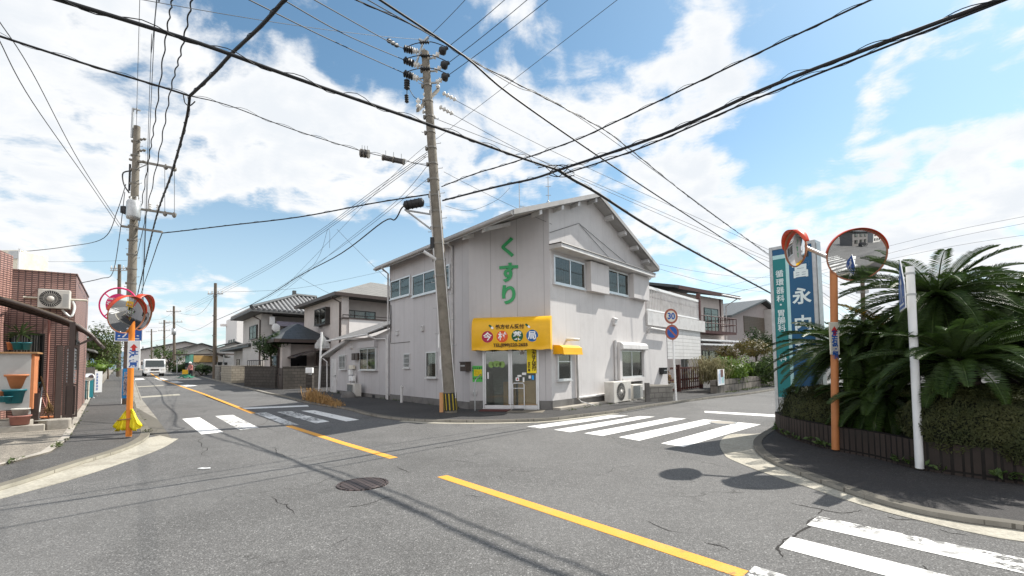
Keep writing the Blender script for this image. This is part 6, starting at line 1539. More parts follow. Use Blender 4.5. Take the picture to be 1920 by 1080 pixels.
def vplate(par, F, t, z, w, h, chars, size, ink, arrow=False, n=0.07, line=1.0, mt='white'):
    pl = MB().box((t - w / 2, n, z), (t + w / 2, n + .02, z + h), F.M()).build('sign_plate', M[mt], par, bevel=.006)
    if arrow:
        mb = MB(); T = F.MT(t, n + .023, z + h - .16); mb.add([T @ Vector(p) for p in ((0, .09, 0), (.075, .0, 0), (.035, .0, 0), (.035, -.07, 0), (-.035, -.07, 0), (-.035, .0, 0), (-.075, .0, 0))], [list(range(7))]); mb.build('arrow', M['red'], pl)
    text(chars, size, F.MT(t, n + .021, z + (h - (.22 if arrow else 0)) / 2), M[ink], pl, line=line, bold=.006)
    return pl
lm = V2(G(241, 825)); YM = lm.y; tm = thing('traffic_mirror', 'orange post with two round traffic mirrors on the left pavement', 'traffic mirror', (lm.x, lm.y, .1))
ptop = D(249, 556, YM); MB().tube([(lm.x, lm.y, .08), (lerp(lm.x, ptop.x, .5), YM, lerp(.1, ptop.z, .5)), ptop], .058, 14).build('post', M['orange'], tm)
mc = D(238, 590, YM - .18); R1 = 33.5 * YM / FPX
mirror(tm, mc, (.985, -.17), R1, .22)
m2 = D(266, 586, YM + .30); mirror(tm, m2, (.90, .20), R1)
mb = MB(); mb.tube([ptop + Vector((0, 0, -.25)), mc + Vector((.0, .12, 0))], .025, 6); mb.tube([ptop + Vector((0, 0, -.25)), m2 + Vector((0, 0, 0)) - Vector((.90, .20, 0)) * .12], .025, 6); mb.build('bracket', M['steel'], tm)
Fm = Face(lm, (.97, .24)); tp, zp = Fm.at(251.5, 690, .07); tp2, zp2 = Fm.at(251.5, 639, .07)
vplate(tm, Fm, (tp + tp2) / 2, zp, .245, zp2 - zp, '注\n意', .19, 'sign_blue', True, line=1.15)
# yellow crossing flags tied to the post
def flag(label, u0, v0, pts_uv, Y, seed):
    rnd = random.Random(seed); a = D(u0, v0, Y); mb = MB(); N = 26; vs = []
    lo = [D(u, v, Y) for u, v in pts_uv]
    for i in range(N + 1):
        t = i / N * (len(lo) - 1); k = min(int(t), len(lo) - 2); e = lo[k].lerp(lo[k + 1], t - k)
        for j in range(8):
            s = j / 7; p = a.lerp(e, s) + Vector((0, 1, 0)) * (.085 * math.sin(i * 1.45 + seed + s) * s + .015 * math.sin(i * 3.1 + s * 5 + seed)) + Vector((.008 * math.sin(i * 2.3 + s * 6), 0, .035 * math.sin(i * 1.1 + seed) * s)); vs.append(p)
    mb.add(vs, [(i * 8 + j, i * 8 + 8 + j, i * 8 + 9 + j, i * 8 + j + 1) for i in range(N) for j in range(7)], 0, True)
    o = mb.build('crossing_flag', M['flagyellow']); o.modifiers.new('s', 'SOLIDIFY').thickness = .012; return tag(o, label, 'flag')
flag('larger folded yellow crossing flag hanging left of the orange post', 239, 767, [(217, 796), (219, 807), (228, 803), (238, 808)], YM - .02, 1)
flag('smaller folded yellow crossing flag hanging right of the orange post', 247, 767, [(247, 800), (252, 806), (258, 803), (264, 797)], YM - .02, 2)
st_ = D(222, 787, YM - .08); tag(MB().tube([D(219, 788, YM - .1), D(246, 785, YM - .07)], .012, 6).build('flag_stick', M['wood']), 'short wooden flag stick behind the yellow flags', 'stick')
# hydrant sign and crossing sign
hp = D(243.5, 700, 12.3); ho = thing('hydrant_sign', 'round magenta fire hydrant sign with outer ring behind the left mirrors', 'hydrant sign', (hp.x, hp.y, .1))
MB().tube([(hp.x, hp.y, .1), (hp.x, hp.y, 3.0)], .035, 8).build('post', M['magenta'], ho)
Fh = Face(hp.xy - Vector((0, .05)), (.985, .17)); tc, zc_ = Fh.at(222, 571.5); sc_ = 12.3 / FPX
MB().lathe([(0, .02), (20.5 * sc_, .02), (20.5 * sc_, -.01)], Fh.MT(tc, 0, zc_), 36, sm=False).build('disc', M['magenta'], ho)
mb = MB(); T = Fh.MT(tc, 0, zc_); mb.lathe([(30 * sc_, 0), (31.5 * sc_, .02), (33 * sc_, 0), (31.5 * sc_, -.02), (30 * sc_, 0)], T, 48)
for a in (.7, 2.4, 3.9, 5.5): mb.tube([T @ Vector((math.cos(a) * 20 * sc_, math.sin(a) * 20 * sc_, 0)), T @ Vector((math.cos(a) * 31 * sc_, math.sin(a) * 31 * sc_, 0))], .015, 5)
mb.build('ring', M['magenta'], ho)
text('消火栓', .17, Fh.MT(tc, .024, zc_ - .01), M['white'], ho, bold=.005); text('FIRE HYDRANT', .065, Fh.MT(tc, .024, zc_ + .15), M['white'], ho, bold=.002)
def crossing_sign(par, F, tc, zc_, s, n=.02, mt='sign_blue'):
    """Blue five sided crossing sign with the walker on a white triangle."""
    out = [(-.5, -.5), (.5, -.5), (.5, -.05), (0, .5), (-.5, -.05)]
    P_ = lambda k, d: [F.MT(tc, n + d, zc_) @ Vector((x * k * s, y * k * s, 0)) for x, y in out]
    pl = MB().prism(P_(1.0, 0), (F.n.x * .012, F.n.y * .012, 0)).build('sign_plate', M['white'], par)
    MB().add(P_(.94, .015), [list(range(5))]).build('field', M[mt], pl)
    T = F.MT(tc, n + .018, zc_) @ Matrix.Scale(s, 4); mb = MB(); S = lambda pts: mb.add([T @ Vector((x, y, 0)) for x, y in pts], [list(range(len(pts)))])
    S([(.02 + .055 * math.cos(i), .20 + .055 * math.sin(i)) for i in [j * .785 for j in range(8)]])
    S([(-.05, .13), (.07, .13), (.06, -.10), (-.06, -.10)]); S([(-.06, -.10), (.0, -.10), (-.10, -.27), (-.20, -.36), (-.22, -.31), (-.14, -.24)]); S([(.0, -.10), (.06, -.10), (.13, -.25), (.20, -.36), (.13, -.36), (.07, -.27)])
    S([(.06, .12), (.18, .0), (.15, -.03), (.05, .05)]); S([(-.05, .12), (-.16, .03), (-.13, -.01), (-.05, .04)])
    S([(-.40, -.42), (.40, -.42), (.38, -.38), (-.38, -.38)]); S([(-.38, -.30), (-.30, -.30), (-.29, -.26), (-.36, -.26)]); S([(.30, -.30), (.38, -.30), (.36, -.26), (.29, -.26)])
    mb.build('pictogram', M['white'], pl); return pl
bp = D(246, 690, 13.6); bo = thing('crossing_sign', 'blue pedestrian crossing sign half hidden below the left mirrors', 'road sign', (bp.x, bp.y, .1))
MB().tube([(bp.x, bp.y, .1), (bp.x, bp.y, 2.7)], .03, 8).build('post', M['steel'], bo)
Fb = Face(bp.xy - Vector((0, .05)), (.98, .2)); tc, zb_ = Fb.at(242, 640); s_ = 46 * 13.6 / FPX
crossing_sign(bo, Fb, tc, zb_ + s_ * .5, s_)
# upright blue banner tied to the pole
bq = D(237, 747, YL - .35); bno = thing('banner', 'narrow blue street banner with white outlined characters on the left utility pole', 'banner', (bq.x, bq.y, .4))
Fn = Face(bq.xy, (.985, .17)); r = Fn.rect(227.5, 747, 245, 691)
mb = MB(); n_ = 10; vs = [Fn.p(lerp(r[0], r[1], i / n_), .02 * math.sin(i * .9), z) for i in range(n_ + 1) for z in (r[2], r[3])]; mb.add(vs, [(2 * i, 2 * i + 2, 2 * i + 3, 2 * i + 1) for i in range(n_)], 0, True); mb.build('cloth', M['bannerblue'], bno)
bt = 'こ\nの\n久\n松\n団\n歩\n止'
text(bt, .150, Fn.MT((r[0] + r[1]) / 2 + .01, .045, (r[2] + r[3]) / 2 - .01), M['white'], bno, 'lettering_outline', bold=.016, line=.93); text(bt, .150, Fn.MT((r[0] + r[1]) / 2 + .01, .05, (r[2] + r[3]) / 2 - .01), M['ink'], bno, line=.93)
MB().tube([Fn.p(r[0], 0, .1), Fn.p(r[0], 0, r[3] + .05)], .02, 6).build('pole', M['white'], bno)
# gateway things along the left pavement
mp = D(164, 758, 23.5); mo_ = thing('garden_mirror', 'small oval mirror on a pale post beside the low pavement gate', 'mirror', (mp.x, mp.y, .1)); zt3 = D(165, 712, 23.5).z
MB().tube([(mp.x, mp.y, .1), (mp.x, mp.y, zt3)], .05, 8).build('post', M['cream'], mo_); c = D(166, 707, 23.4); MB().lathe([(0, .05), (.12, .04), (.21, .0)], Face(c.xy, (1, .1)).MT(0, 0, c.z) @ Matrix.Diagonal((1.1, .8, 1, 1)), 20).build('mirror', M['mirror'], mo_); MB().lathe([(.21, .0), (.24, .01), (.24, -.04), (0, -.06)], Face(c.xy, (1, .1)).MT(0, 0, c.z) @ Matrix.Diagonal((1.1, .8, 1, 1)), 20).build('rim', M['white'], mo_)
c = D(182, 718, 27); wb2 = thing('signboard', 'white vertical name board with blue lettering on the low wall past the tiled house', 'signboard', (c.x, c.y, .1)); Fz = Face(c.xy, (.55, .83)); r = (-.22, .22, .25, 1.45); MB().box((r[0], 0, r[2]), (r[1], .04, r[3]), Fz.M()).build('panel', M['white'], wb2); scribble(wb2, Fz, .0, .045, 1.28, 6, .16, .12, 'sign_blue', True)
w0 = V2(D(150, 740, 25)); wall_run([V2(D(150, 700, 24.5)), V2(D(178, 700, 26.5))], 1.6, 'block_dark', 'block_wall', 'dark brick wall behind the oval garden mirror', None)
wl = fl[2]; wall_run([wl + RD * 4 + NW * .3, wl + RD * 22 + NW * .3], 1.15, 'block_warm', 'block_wall', 'pale block wall running along the left pavement', 'concrete')
c = D(148, 725, 24.0); bi = thing('bin', 'pale blue lidded bins beside the tiled house', 'bin', (c.x, c.y, .1)); MB().box((-.4, -.3, .1), (.5, .3, 1.05), Matrix.Translation((c.x, c.y, 0))).build('body', M['tealpot'], bi, bevel=.05); MB().box((-.43, -.33, 1.051), (.53, .33, 1.25), Matrix.Translation((c.x, c.y, 0))).build('lid', mat('sky_plastic', (.12, .42, .55), .5, .1, 4), bi, bevel=.06)
gr_ = thing('gate', 'white slanted bar gate low beside the oval garden mirror', 'gate', D(172, 745, 24.5)); mb = MB()
for k in range(2): a, b = D(165 + k * 4, 735, 24.6), D(176 + k * 4, 752, 24.2); mb.tube([a, b], .03, 6)
mb.build('bars', M['white'], gr_); a, b = D(160, 742, 24.4), D(182, 742, 24.4); MB().tube([a, b], .025, 6).build('rail', M['steel'], gr_)
c = D(156, 752, 22.3); mb = MB(); 
for i in range(6): mb.tube([(c.x - .3 + i * .1, c.y, .1), (c.x - .3 + i * .1, c.y, 1.0)], .015, 5)
for z in (.2, .6, 1.0): mb.tube([(c.x - .33, c.y, z), (c.x + .23, c.y, z)], .015, 5)
tag(mb.build('mesh_fence', M['black']), 'short dark mesh fence at the end of the tiled wall', 'fence')
h7 = Lot(V2(D(158, 690, 37))); sh = thing('house', 'small house with pale grey roof beyond the tiled house', 'house', h7.p(2, -3, 0)); mb = MB(); h7.box(mb, 0, 6, -6, 0, 0, 2.6); mb.build('wall', M['house_grey'], sh); mb = MB(); h7.gable(mb, -.6, 6.6, -6.6, .6, 2.6, 1.0); mb.build('roof', M['roofgrey'], sh); shut(Face(h7.p(0, -6, 0), SD), (3.6, 5.2, .9, 2.2), sh)
bush('tree', 'broad green garden tree over the left pavement wall', D(186, 655, 42), (2.2, 2.0, 2.2), 2600, .13, 'treegreen', 11, 'tree', trunk=.1)
bush('tree', 'darker round tree left behind the garden tree', D(168, 648, 48), (1.8, 1.8, 1.5), 1500, .15, 'bush_dark', 12, 'tree', trunk=.2)
bush('tree', 'slender tree just left of the far dark pole', D(203, 668, 46), (1.3, 1.5, 1.9), 1300, .13, 'treegreen', 13, 'tree', trunk=.2)
bush('bush', 'bright yellow green bush on the left pavement wall', D(186, 690, 36), (1.2, 1.0, .75), 900, .09, 'bush_bright', 14)
# pipe stand with antennae and small street lamp far left
lp = D(215, 712, 58); lo_ = thing('street_lamp', 'thin curved street lamp far down the left pavement', 'street lamp', (lp.x, lp.y, .5)); zt4 = D(215, 640, 58).z
MB().tube(catmull([Vector((lp.x, lp.y, .3)), Vector((lp.x, lp.y, zt4 - .5)), Vector((lp.x + .2, lp.y, zt4)), Vector((lp.x + .7, lp.y, zt4 + .2))], 5), .05, 6).build('post', M['steel'], lo_); MB().box((.5, -.1, .12), (1.0, .1, .22), Matrix.Translation((lp.x, lp.y, zt4))).build('lamp_head', M['white'], lo_)

def weeds(path, n, spread, m, seed, thr=.05, z=.11, smin=.02, smax=.06):
    rnd = random.Random(seed); mb = MB(); k = len(path)
    for i in range(n):
        j = rnd.randrange(k - 1); p = V2(path[j]).lerp(V2(path[j + 1]), rnd.random()) + Vector((rnd.gauss(0, spread), rnd.gauss(0, spread)))
        if noise.noise(Vector((p.x * 1.7, p.y * 1.7, seed))) > thr: leaf(mb, Vector((p.x, p.y, gz(*p) + z + rnd.random() * .05)), Vector((rnd.uniform(-1, 1), rnd.uniform(-1, 1), .7)).normalized(), rnd.uniform(smin, smax), rnd)
    return setting(mb.build('weeds', M[m]), 'stuff')
weeds([fl0] + fl[:3], 900, .05, 'treegreen', 5, .06, .09, .012, .04)
weeds(KL2[:26], 500, .05, 'treegreen', 6, .1, .055, .012, .035)
weeds([FL.p(-8, .1, 0).xy, FL.p(6.2, .12, 0).xy], 420, .05, 'bush_mid', 7, .12, .08, .015, .05)
weeds([FR.p(0, .66, 0).xy, FR.p(9.8, .5, 0).xy], 420, .06, 'treegreen', 8, .05, .075, .012, .045)
# ---------------------------------------------------------------- the planted corner on the right
wp = [Vector((7.3, 12.6)), V2(G(1461, 813)) + Vector((-.02, .1))] + gp((1500, 833), (1567, 851), (1640, 866), (1725, 888), (1820, 903), (1919, 917)); wp += [wp[-1] + Vector((.9, -.75)), wp[-1] + Vector((4.5, -4.8))]
pw_ = catmull(wp, 3); o = thing('planter_wall', 'low dark brick planter wall curving round the cycads', 'planter wall', (5.7, 7, .1))
mb = MB(); strip(pw_, 0, .14, .46, -.05, mb); mb.build('bricks', M['planter'], o)
ins = [V2(p) for p in pw_]
sl_ = slab('planting_bed', [tuple(ins[i] + Vector((.13, .06))) for i in range(len(ins))] + [(16, -1), (16, 12), (9, 12.6)], .36, M['soil'], .1); del sl_['kind']; setting(sl_)
# tall clinic sign
SO = V2(D(1451, 700, 10.6)); Fsg = Face(SO, -RD); SW, ST_ = .93, .34
zs0 = .36; zs1 = Hs = D(1443, 465, SO.y).z; zp0 = D(1463, 744, SO.y).z
sg = thing('signboard', 'tall teal and blue clinic signboard with white characters behind the planter', 'signboard', Fsg.p(SW / 2, -.2, zs0))
mb = MB(); f = .07
mb.box((0, -ST_, zs0), (f, 0, zs1), Fsg.M()); mb.box((SW - f, -ST_, zs0), (SW, 0, zs1), Fsg.M()); mb.box((f, -ST_, zs1 - f), (SW - f, 0, zs1), Fsg.M()); mb.box((f, -ST_, zp0 - .04), (SW - f, 0, zp0), Fsg.M())
mb.box((f, -ST_ + .02, zs0), (SW - f, -.03, zp0 - .04), Fsg.M()); mb.box((SW + .002, -ST_ + .05, zs0), (SW + .012, -.05, zs1 - .05), Fsg.M()); mb.build('frame', M['steel'], sg, bevel=.008)
ti = SW - 2 * f; tz1 = zs1 - f
def strip_(a, b, z0, z1, m, nm, n=-.012): return MB().box((f + ti * a, -.1, z0), (f + ti * b, n, z1), Fsg.M()).build(nm, M[m], sg)
strip_(0, .335, zp0 + .001, tz1 - .221, 'teal', 'teal_panel'); strip_(.335, .42, zp0 + .001, tz1 - .131, 'mint', 'divider'); strip_(0, .335, tz1 - .22, tz1 - .131, 'mint', 'divider'); strip_(.42, 1., zp0 + .001, tz1, 'deepblue', 'blue_panel'); strip_(0, .42, tz1 - .13, tz1, 'deepblue', 'top_band')
mb = MB(); mb.box((f + ti * .5, -.011, tz1 - .27), (f + ti * .92, -.006, tz1 - .10), Fsg.M()); mb.build('plate', M['black'], sg)
def sgch(ch, v, tf, size, m='letter', bold=.008, nm='lettering'):
    z = D(1500, v, SO.y - .3).z; text(ch, size, Fsg.MT(f + ti * tf, -.008, z), M[m], sg, nm, bold=bold)
for v, ch in ((511, '循'), (527, '環'), (542.5, '器'), (558, '科'), (570, '・'), (586, '胃'), (600, '腸'), (614, '科'), (671, '科')): sgch(ch, v + .5, .17, .168, bold=.002)
for v, ch in ((510, '富'), (559, '永'), (610, '内'), (659, '科')): sgch(ch, v, .71, .37, bold=.010)
# orange post with the two mirrors
rm = V2(G(1567, 852)); YR = rm.y; rt = thing('traffic_mirror', 'orange post with two round traffic mirrors among the cycads', 'traffic mirror', (rm.x, rm.y, .1))
pt = D(1563, 500, YR); MB().tube([(rm.x, rm.y, .08), pt], .058, 14).build('post', M['orange_shaded'], rt)
mA = D(1606, 478, YR - .22); mB = D(1491, 466, YR + .38)
RA = 46.5 * (YR - .2) / FPX
mirror(rt, mA, (-.34, -.94), RA, .26, .12); mirror(rt, mB, (-.999, .03), 32.5 * (YR + .38) / FPX, .06, .16)
mb = MB(); top = pt + Vector((.0, 0, .12)); mb.tube([pt, top], .05, 8); zc_ = D(1570, 487, YR).z; cA = Vector((pt.x, pt.y, zc_)); mb.tube([mB + Vector((.12, .0, .05)), cA], .035, 8); mb.tube([cA, mA + Vector((.03, .14, .0))], .035, 8); mb.build('bracket', M['steel'], rt)
Fr2 = Face(rm, (.955, .296)); ta, za = Fr2.at(1563, 665, .07); tb_, zb_ = Fr2.at(1563, 604, .07)
vplate(rt, Fr2, (ta + tb_) / 2, za, .205, zb_ - za, '左\n右\n確\n認', .132, 'sign_blue', True, line=.92, mt='cream')
# white post with the crossing sign seen nearly edge on
wp_ = V2(G(1725, 889)); wo_ = thing('crossing_sign', 'white post with a blue crossing sign seen edge on before the cycads', 'road sign', (wp_.x, wp_.y, .1))
wt_ = D(1706, 500, wp_.y); MB().tube([(wp_.x, wp_.y, .08), wt_], .05, 12).build('post', M['white'], wo_)
dn_ = Vector((-.985, -.06)).normalized(); Fe = Face(wt_.xy + dn_ * .07, Vector((-dn_.y, dn_.x)))
Fe = Face(wt_.xy + Vector((-.062, .043)), (-.57, -.82)); crossing_sign(wo_, Fe, 0, D(1702, 533, wp_.y).z, .72)
mb = MB()
for dz_ in (-.15, .15): c = wt_ + Vector((0, 0, -.25 + dz_)); mb.tube([c, c + Vector((-.05, .035, 0))], .02, 6); mb.tube([c - Vector((0, 0, .015)), c + Vector((0, 0, .015))], .056, 12)
mb.build('bracket', M['steel'], wo_)
# cycads
def frond(mb, mbr, base, az, el, L, rnd, droop=.8, m=0, w=.17):
    d = Vector((math.cos(az), math.sin(az), 0)); P = []; n = 15; e = el; p = Vector(base)
    for i in range(n + 1):
        P.append(p.copy()); p = p + (d * math.cos(e) + Vector((0, 0, math.sin(e)))) * (L / n); e -= droop / n * (.5 + i / n)
    mbr.tube(P, [.013 - .009 * i / n for i in range(n + 1)], 5)
    N = 60
    for i in range(2, N):
        t = i / N * n; k = min(int(t), n - 1); c = P[k].lerp(P[k + 1], t - k); tg = (P[k + 1] - P[k]).normalized(); sd_ = tg.cross(Vector((0, 0, 1))).normalized(); up_ = sd_.cross(tg)
        s = i / N; wl_ = w * (math.sin(math.pi * min(1, s * .86 + .10)) ** .6)
        for sg_ in (-1, 1):
            dd = (sd_ * sg_ * .86 + tg * .42 + up_ * (.28 + rnd.uniform(-.1, .1))).normalized(); e_ = c + dd * wl_ * rnd.uniform(.9, 1.08); h = tg * .0075; mid = c + dd * wl_ * .55 + up_ * .012
            mb.add([c - h * .6, c + h * .6, mid + h, e_, mid - h], [(0, 1, 2, 3, 4)], m)
def cycad(label, base, top, n, L, seed, low=-.55, yellow=0, trunk_r=.16, azr=None, hi=1.0):
    rnd = random.Random(seed); base, top = Vector(base), Vector(top); o = thing('cycad', label, 'cycad', base, 'cycads in the planter')
    MB().tube([base.lerp(top, i / 6) + Vector((.03 * math.sin(i * 1.7), .02 * math.cos(i * 2), 0)) for i in range(7)], [trunk_r * (1.1, 1, .95, 1, 1, .95, .75)[i] for i in range(7)], 14).build('trunk', M['cycadtrunk'], o)
    mb, mbr = MB(), MB()
    for i in range(n):
        az = i * 2.39996 + rnd.uniform(-.25, .25)
        if azr and not any(a <= (az % 6.2832) <= b for a, b in azr) and rnd.random() < .75: continue
        f_ = i / n; el = lerp(hi, low, f_ ** .8) + rnd.uniform(-.12, .12)
        frond(mb, mbr, top + Vector((math.cos(az) * trunk_r * .4, math.sin(az) * trunk_r * .4, .02 - .10 * f_)), az, el, L * rnd.uniform(.86, 1.1) * (.8 if f_ < .15 else 1), rnd, rnd.uniform(.7, 1.15), 1 if i < yellow else 0)
    mb.build('fronds', [M['frond'], M['frond_yellow']], o); mbr.build('midribs', M['bush_mid'], o); return o
def cy(u, v, Y): return D(u, v, Y)
t1 = cy(1757, 552, 7.6); cycad('tallest cycad with broad arching crown above the clipped hedge', (t1.x + .25, t1.y + .1, .3), t1, 92, 1.42, 21, -.95)
t2 = cy(1795, 672, 6.75); cycad('low cycad with fronds spreading just behind the white post', (t2.x + .1, t2.y, .3), t2, 60, 1.15, 22, -.25, trunk_r=.2)
t3 = cy(1672, 632, 8.4); cycad('cycad with yellowing young fronds right of the orange post', (t3.x + .1, t3.y, .3), t3, 76, 1.25, 23, -.9, 5)
t4 = cy(1590, 655, 8.9); cycad('cycad whose long fronds sweep left across the blue sign', (t4.x + .2, t4.y, .3), t4, 64, 1.35, 24, -.55)
t5 = cy(1655, 738, 8.0); cycad('small low cycad shoot between the orange post and the hedge', (t5.x, t5.y, .3), t5, 44, .95, 25, -.9, trunk_r=.13)
t6 = cy(1905, 560, 8.6); cycad('cycad at the right edge behind the tallest one', (t6.x + .1, t6.y, .3), t6, 80, 1.4, 26, -.95)
t7 = cy(1900, 650, 7.2); cycad('cycad low at the right edge over the hedge', (t7.x, t7.y, .3), t7, 56, 1.2, 27, -.25, trunk_r=.18)
# clipped azaleas
hc = lambda *q: [D(u, v, Y).xy for u, v, Y in q]
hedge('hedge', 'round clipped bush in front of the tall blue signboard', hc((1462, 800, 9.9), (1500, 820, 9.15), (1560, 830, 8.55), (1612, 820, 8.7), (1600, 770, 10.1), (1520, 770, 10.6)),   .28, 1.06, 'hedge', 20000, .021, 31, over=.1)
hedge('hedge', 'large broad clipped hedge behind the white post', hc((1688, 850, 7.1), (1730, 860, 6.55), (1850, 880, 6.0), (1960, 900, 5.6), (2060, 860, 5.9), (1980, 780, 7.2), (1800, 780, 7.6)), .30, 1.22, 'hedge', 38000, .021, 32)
# weeds at the foot of the wall
rnd = random.Random(40); mb = MB()
for i in range(420):
    k = rnd.randrange(2, 26) ; t = rnd.random(); p = V2(pw_[min(k, len(pw_) - 2)]).lerp(V2(pw_[min(k + 1, len(pw_) - 1)]), t) + Vector((-.05, -.04)) * rnd.uniform(.2, 1.6); s = rnd.uniform(.02, .07)
    if noise.noise(Vector((p.x * 2, p.y * 2, 3))) > .02: leaf(mb, Vector((p.x, p.y, .11 + rnd.random() * .09)), Vector((rnd.uniform(-1, 1), rnd.uniform(-1, 1), .6)).normalized(), s, rnd)
setting(mb.build('weeds', M['bush_mid']), 'stuff')
# ---------------------------------------------------------------- the side street beyond the pharmacy
dk = thing('deck', 'white boarded balcony deck with picket rail jutting past the pharmacy wall', 'balcony', FR.p(12, -2, 3))
mb = MB(); mb.box((7.48, -.1, 3.29), (15.4, .10, 3.93), FR.M()); mb.box((7.48, -4, 3.4), (15.4, -.1, 3.55), FR.M()); mb.box((15.3, -4, 3.3), (15.41, -.1, 3.92), FR.M()); mb.build('fascia', M['trim'], dk)
mb = MB(); mb.box((9.88, -.06, 1.74), (14.75, .02, 3.285), FR.M())
mb.build('boarding', bricky('white_boarding', (.66, .65, .64), (.69, .68, .67), (.40, .39, .38), 8, .19, .012, 0, .6, .3), dk)
mb = MB(); mb.tube([FR.p(7.5, .2, 3.14), FR.p(9.8, .2, 3.08)], .06, 6); mb.tube([FR.p(7.6, .14, 3.2), FR.p(7.6, .06, 2.9)], .05, 6); mb.build('gutter', M['trim'], dk)
for t in (13.3, 13.85): MB().box((t, -.6, 0), (t + .16, -.44, 3.3), FR.M()).build('post', M['steel'], dk)
mb = MB(); 
for i in range(40):
    t = 7.65 + i * .178
    mb.box((t, -.02, 4.0), (t + .035, .02, 5.02 if t < 11.2 else 4.98), FR.M())
pk = mb.build('pickets', M['trim'], dk)
mb = MB(); mb.box((7.6, -.05, 5.0), (14.75, .05, 5.12), FR.M()); mb.box((7.6, -.04, 3.98), (14.75, .04, 4.05), FR.M()); mb.build('rail', M['white'], pk)
mb = MB(); mb.box((14.6, -.1, 3.94), (14.78, .1, 5.5), FR.M()); mb.box((7.6, -.045, 4.62), (14.6, -.025, 4.67), FR.M()); mb.build('brown_post', M['brownwood'], dk)
# roof of the pergola and satellite dish behind the gable
pg = thing('pergola', 'translucent slatted pergola roof peeking out behind the gable', 'pergola', FR.p(8, -1.5, 5)); mb = MB(); mb.hexa([FR.p(t, n, z + o) for o in (0, .03) for t, n, z in ((7.5, -.6, 6.30), (9.1, -.6, 5.75), (9.1, -3, 5.75), (7.5, -3, 6.30))]); mb.build('sheet', M['cream'], pg); mb = MB()
for k in range(4): mb.box((7.6 + k * .5, -3, 6.30 - k * .18), (7.68 + k * .5, -.3, 6.38 - k * .18), FR.M())
mb.build('slats', M['trim'], pg); MB().box((8.4, -1.2, 4.0), (8.5, -1.1, 5.9), FR.M()).build('post', M['steel'], pg)
sdp = FR.p(10.4, -1.6, 5.9); so_ = thing('satellite_dish', 'white satellite dish above the picket rail', 'satellite dish', FR.p(10.0, -1.6, 4)); Fd = Face(sdp.xy, (.62, .78)); Td = Fd.MT(0, 0, sdp.z) @ Matrix.Rotation(-.45, 4, 'X')
MB().lathe([(0, -.10), (.25, -.06), (.42, .02), (.45, .05)], Td, 24).build('dish', M['white'], so_); mb = MB(); mb.tube([FR.p(10.0, -1.6, 3.6), FR.p(10.0, -1.6, 5.75), sdp], .04, 6); mb.build('mast', M['steel'], so_); mb = MB(); mb.tube([sdp + Vector((0, 0, -.4)), Td @ Vector((0, -.25, .55))], .02, 5); mb.lathe([(0, -.06), (.06, -.05), (.06, .06), (0, .07)], Td @ Matrix.Translation((0, -.2, .55)), 8); mb.build('feed_arm', M['steel'], so_)
# red brown gate and car port below the deck
gg = thing('gate', 'low red brown timber gate under the white deck', 'gate', FR.p(13, .1, 0)); mb = MB()
for i in range(9): mb.box((11.4 + i * .33, .0, .12), (11.46 + i * .33, .05, 1.25), FR.M())
for z in (.15, .62, 1.22): mb.box((10.2, -.03, z), (14.6, -.001, z + .10), FR.M())
mb.build('bars', M['brownwood'], gg)
for t, zt5 in ((14.6, 1.75), (11.2, 1.45)): MB().box((t, -.1, 0), (t + .18, .08, zt5), FR.M()).build('post', M['brownwood'], gg)
# block wall in front, signs
b0_, b1_ = V2(G(1216, 757)), V2(G(1262, 754)); wall_run([b0_, b1_, b1_ + Vector((-.7, .5))], .62, 'block', 'block_wall', 'short mossy block wall under the black mailbox', 'concrete', .14)
p = b0_; tag(MB().box((p.x - .1, p.y - .02, .05), (p.x + .06, p.y + .16, .80)).build('stone_post', M['foundation'], bevel=.01), 'dark stone post at the near end of the short block wall', 'post')
sp_ = V2(G(1268, 755)); rs = thing('road_sign', 'white post with thirty limit disc over a no parking disc', 'road sign', (sp_.x, sp_.y, .06)); YS = sp_.y
MB().tube([(sp_.x, sp_.y, .03), D(1259, 590, YS)], .038, 10).build('post', M['white'], rs)
Fk = Face(sp_ + Vector((0, -.06)), (.96, .27))
def round_sign(u, v, blue, R_=.30):
    t, z = Fk.at(u, v); T = Fk.MT(t, .0, z)
    d = MB().lathe([(0, .012), (R_, .012), (R_, -.004), (0, -.006)], T, 36, sm=False).build('disc', M['signred_dull'], rs)
    MB().lathe([(0, .001), (R_ * .74, .001)], T @ Matrix.Translation((0, 0, .013)), 32, sm=False).build('face', M['sign_blue'] if blue else M['cream'], d)
    if blue: MB().box((-R_ * .8, -.035, .016), (R_ * .8, .035, .018), T @ Matrix.Rotation(-.78, 4, 'Z')).build('bar', M['signred_dull'], d)
    else: text('30', .34, T @ Matrix.Translation((0, -.005, .016)), M['sign_blue'], d, bold=.012)
M['signred_dull'] = mat('faded_sign_red', (.34, .10, .06), .5, .1, 6)
round_sign(1258, 593, False); round_sign(1260, 623, True)
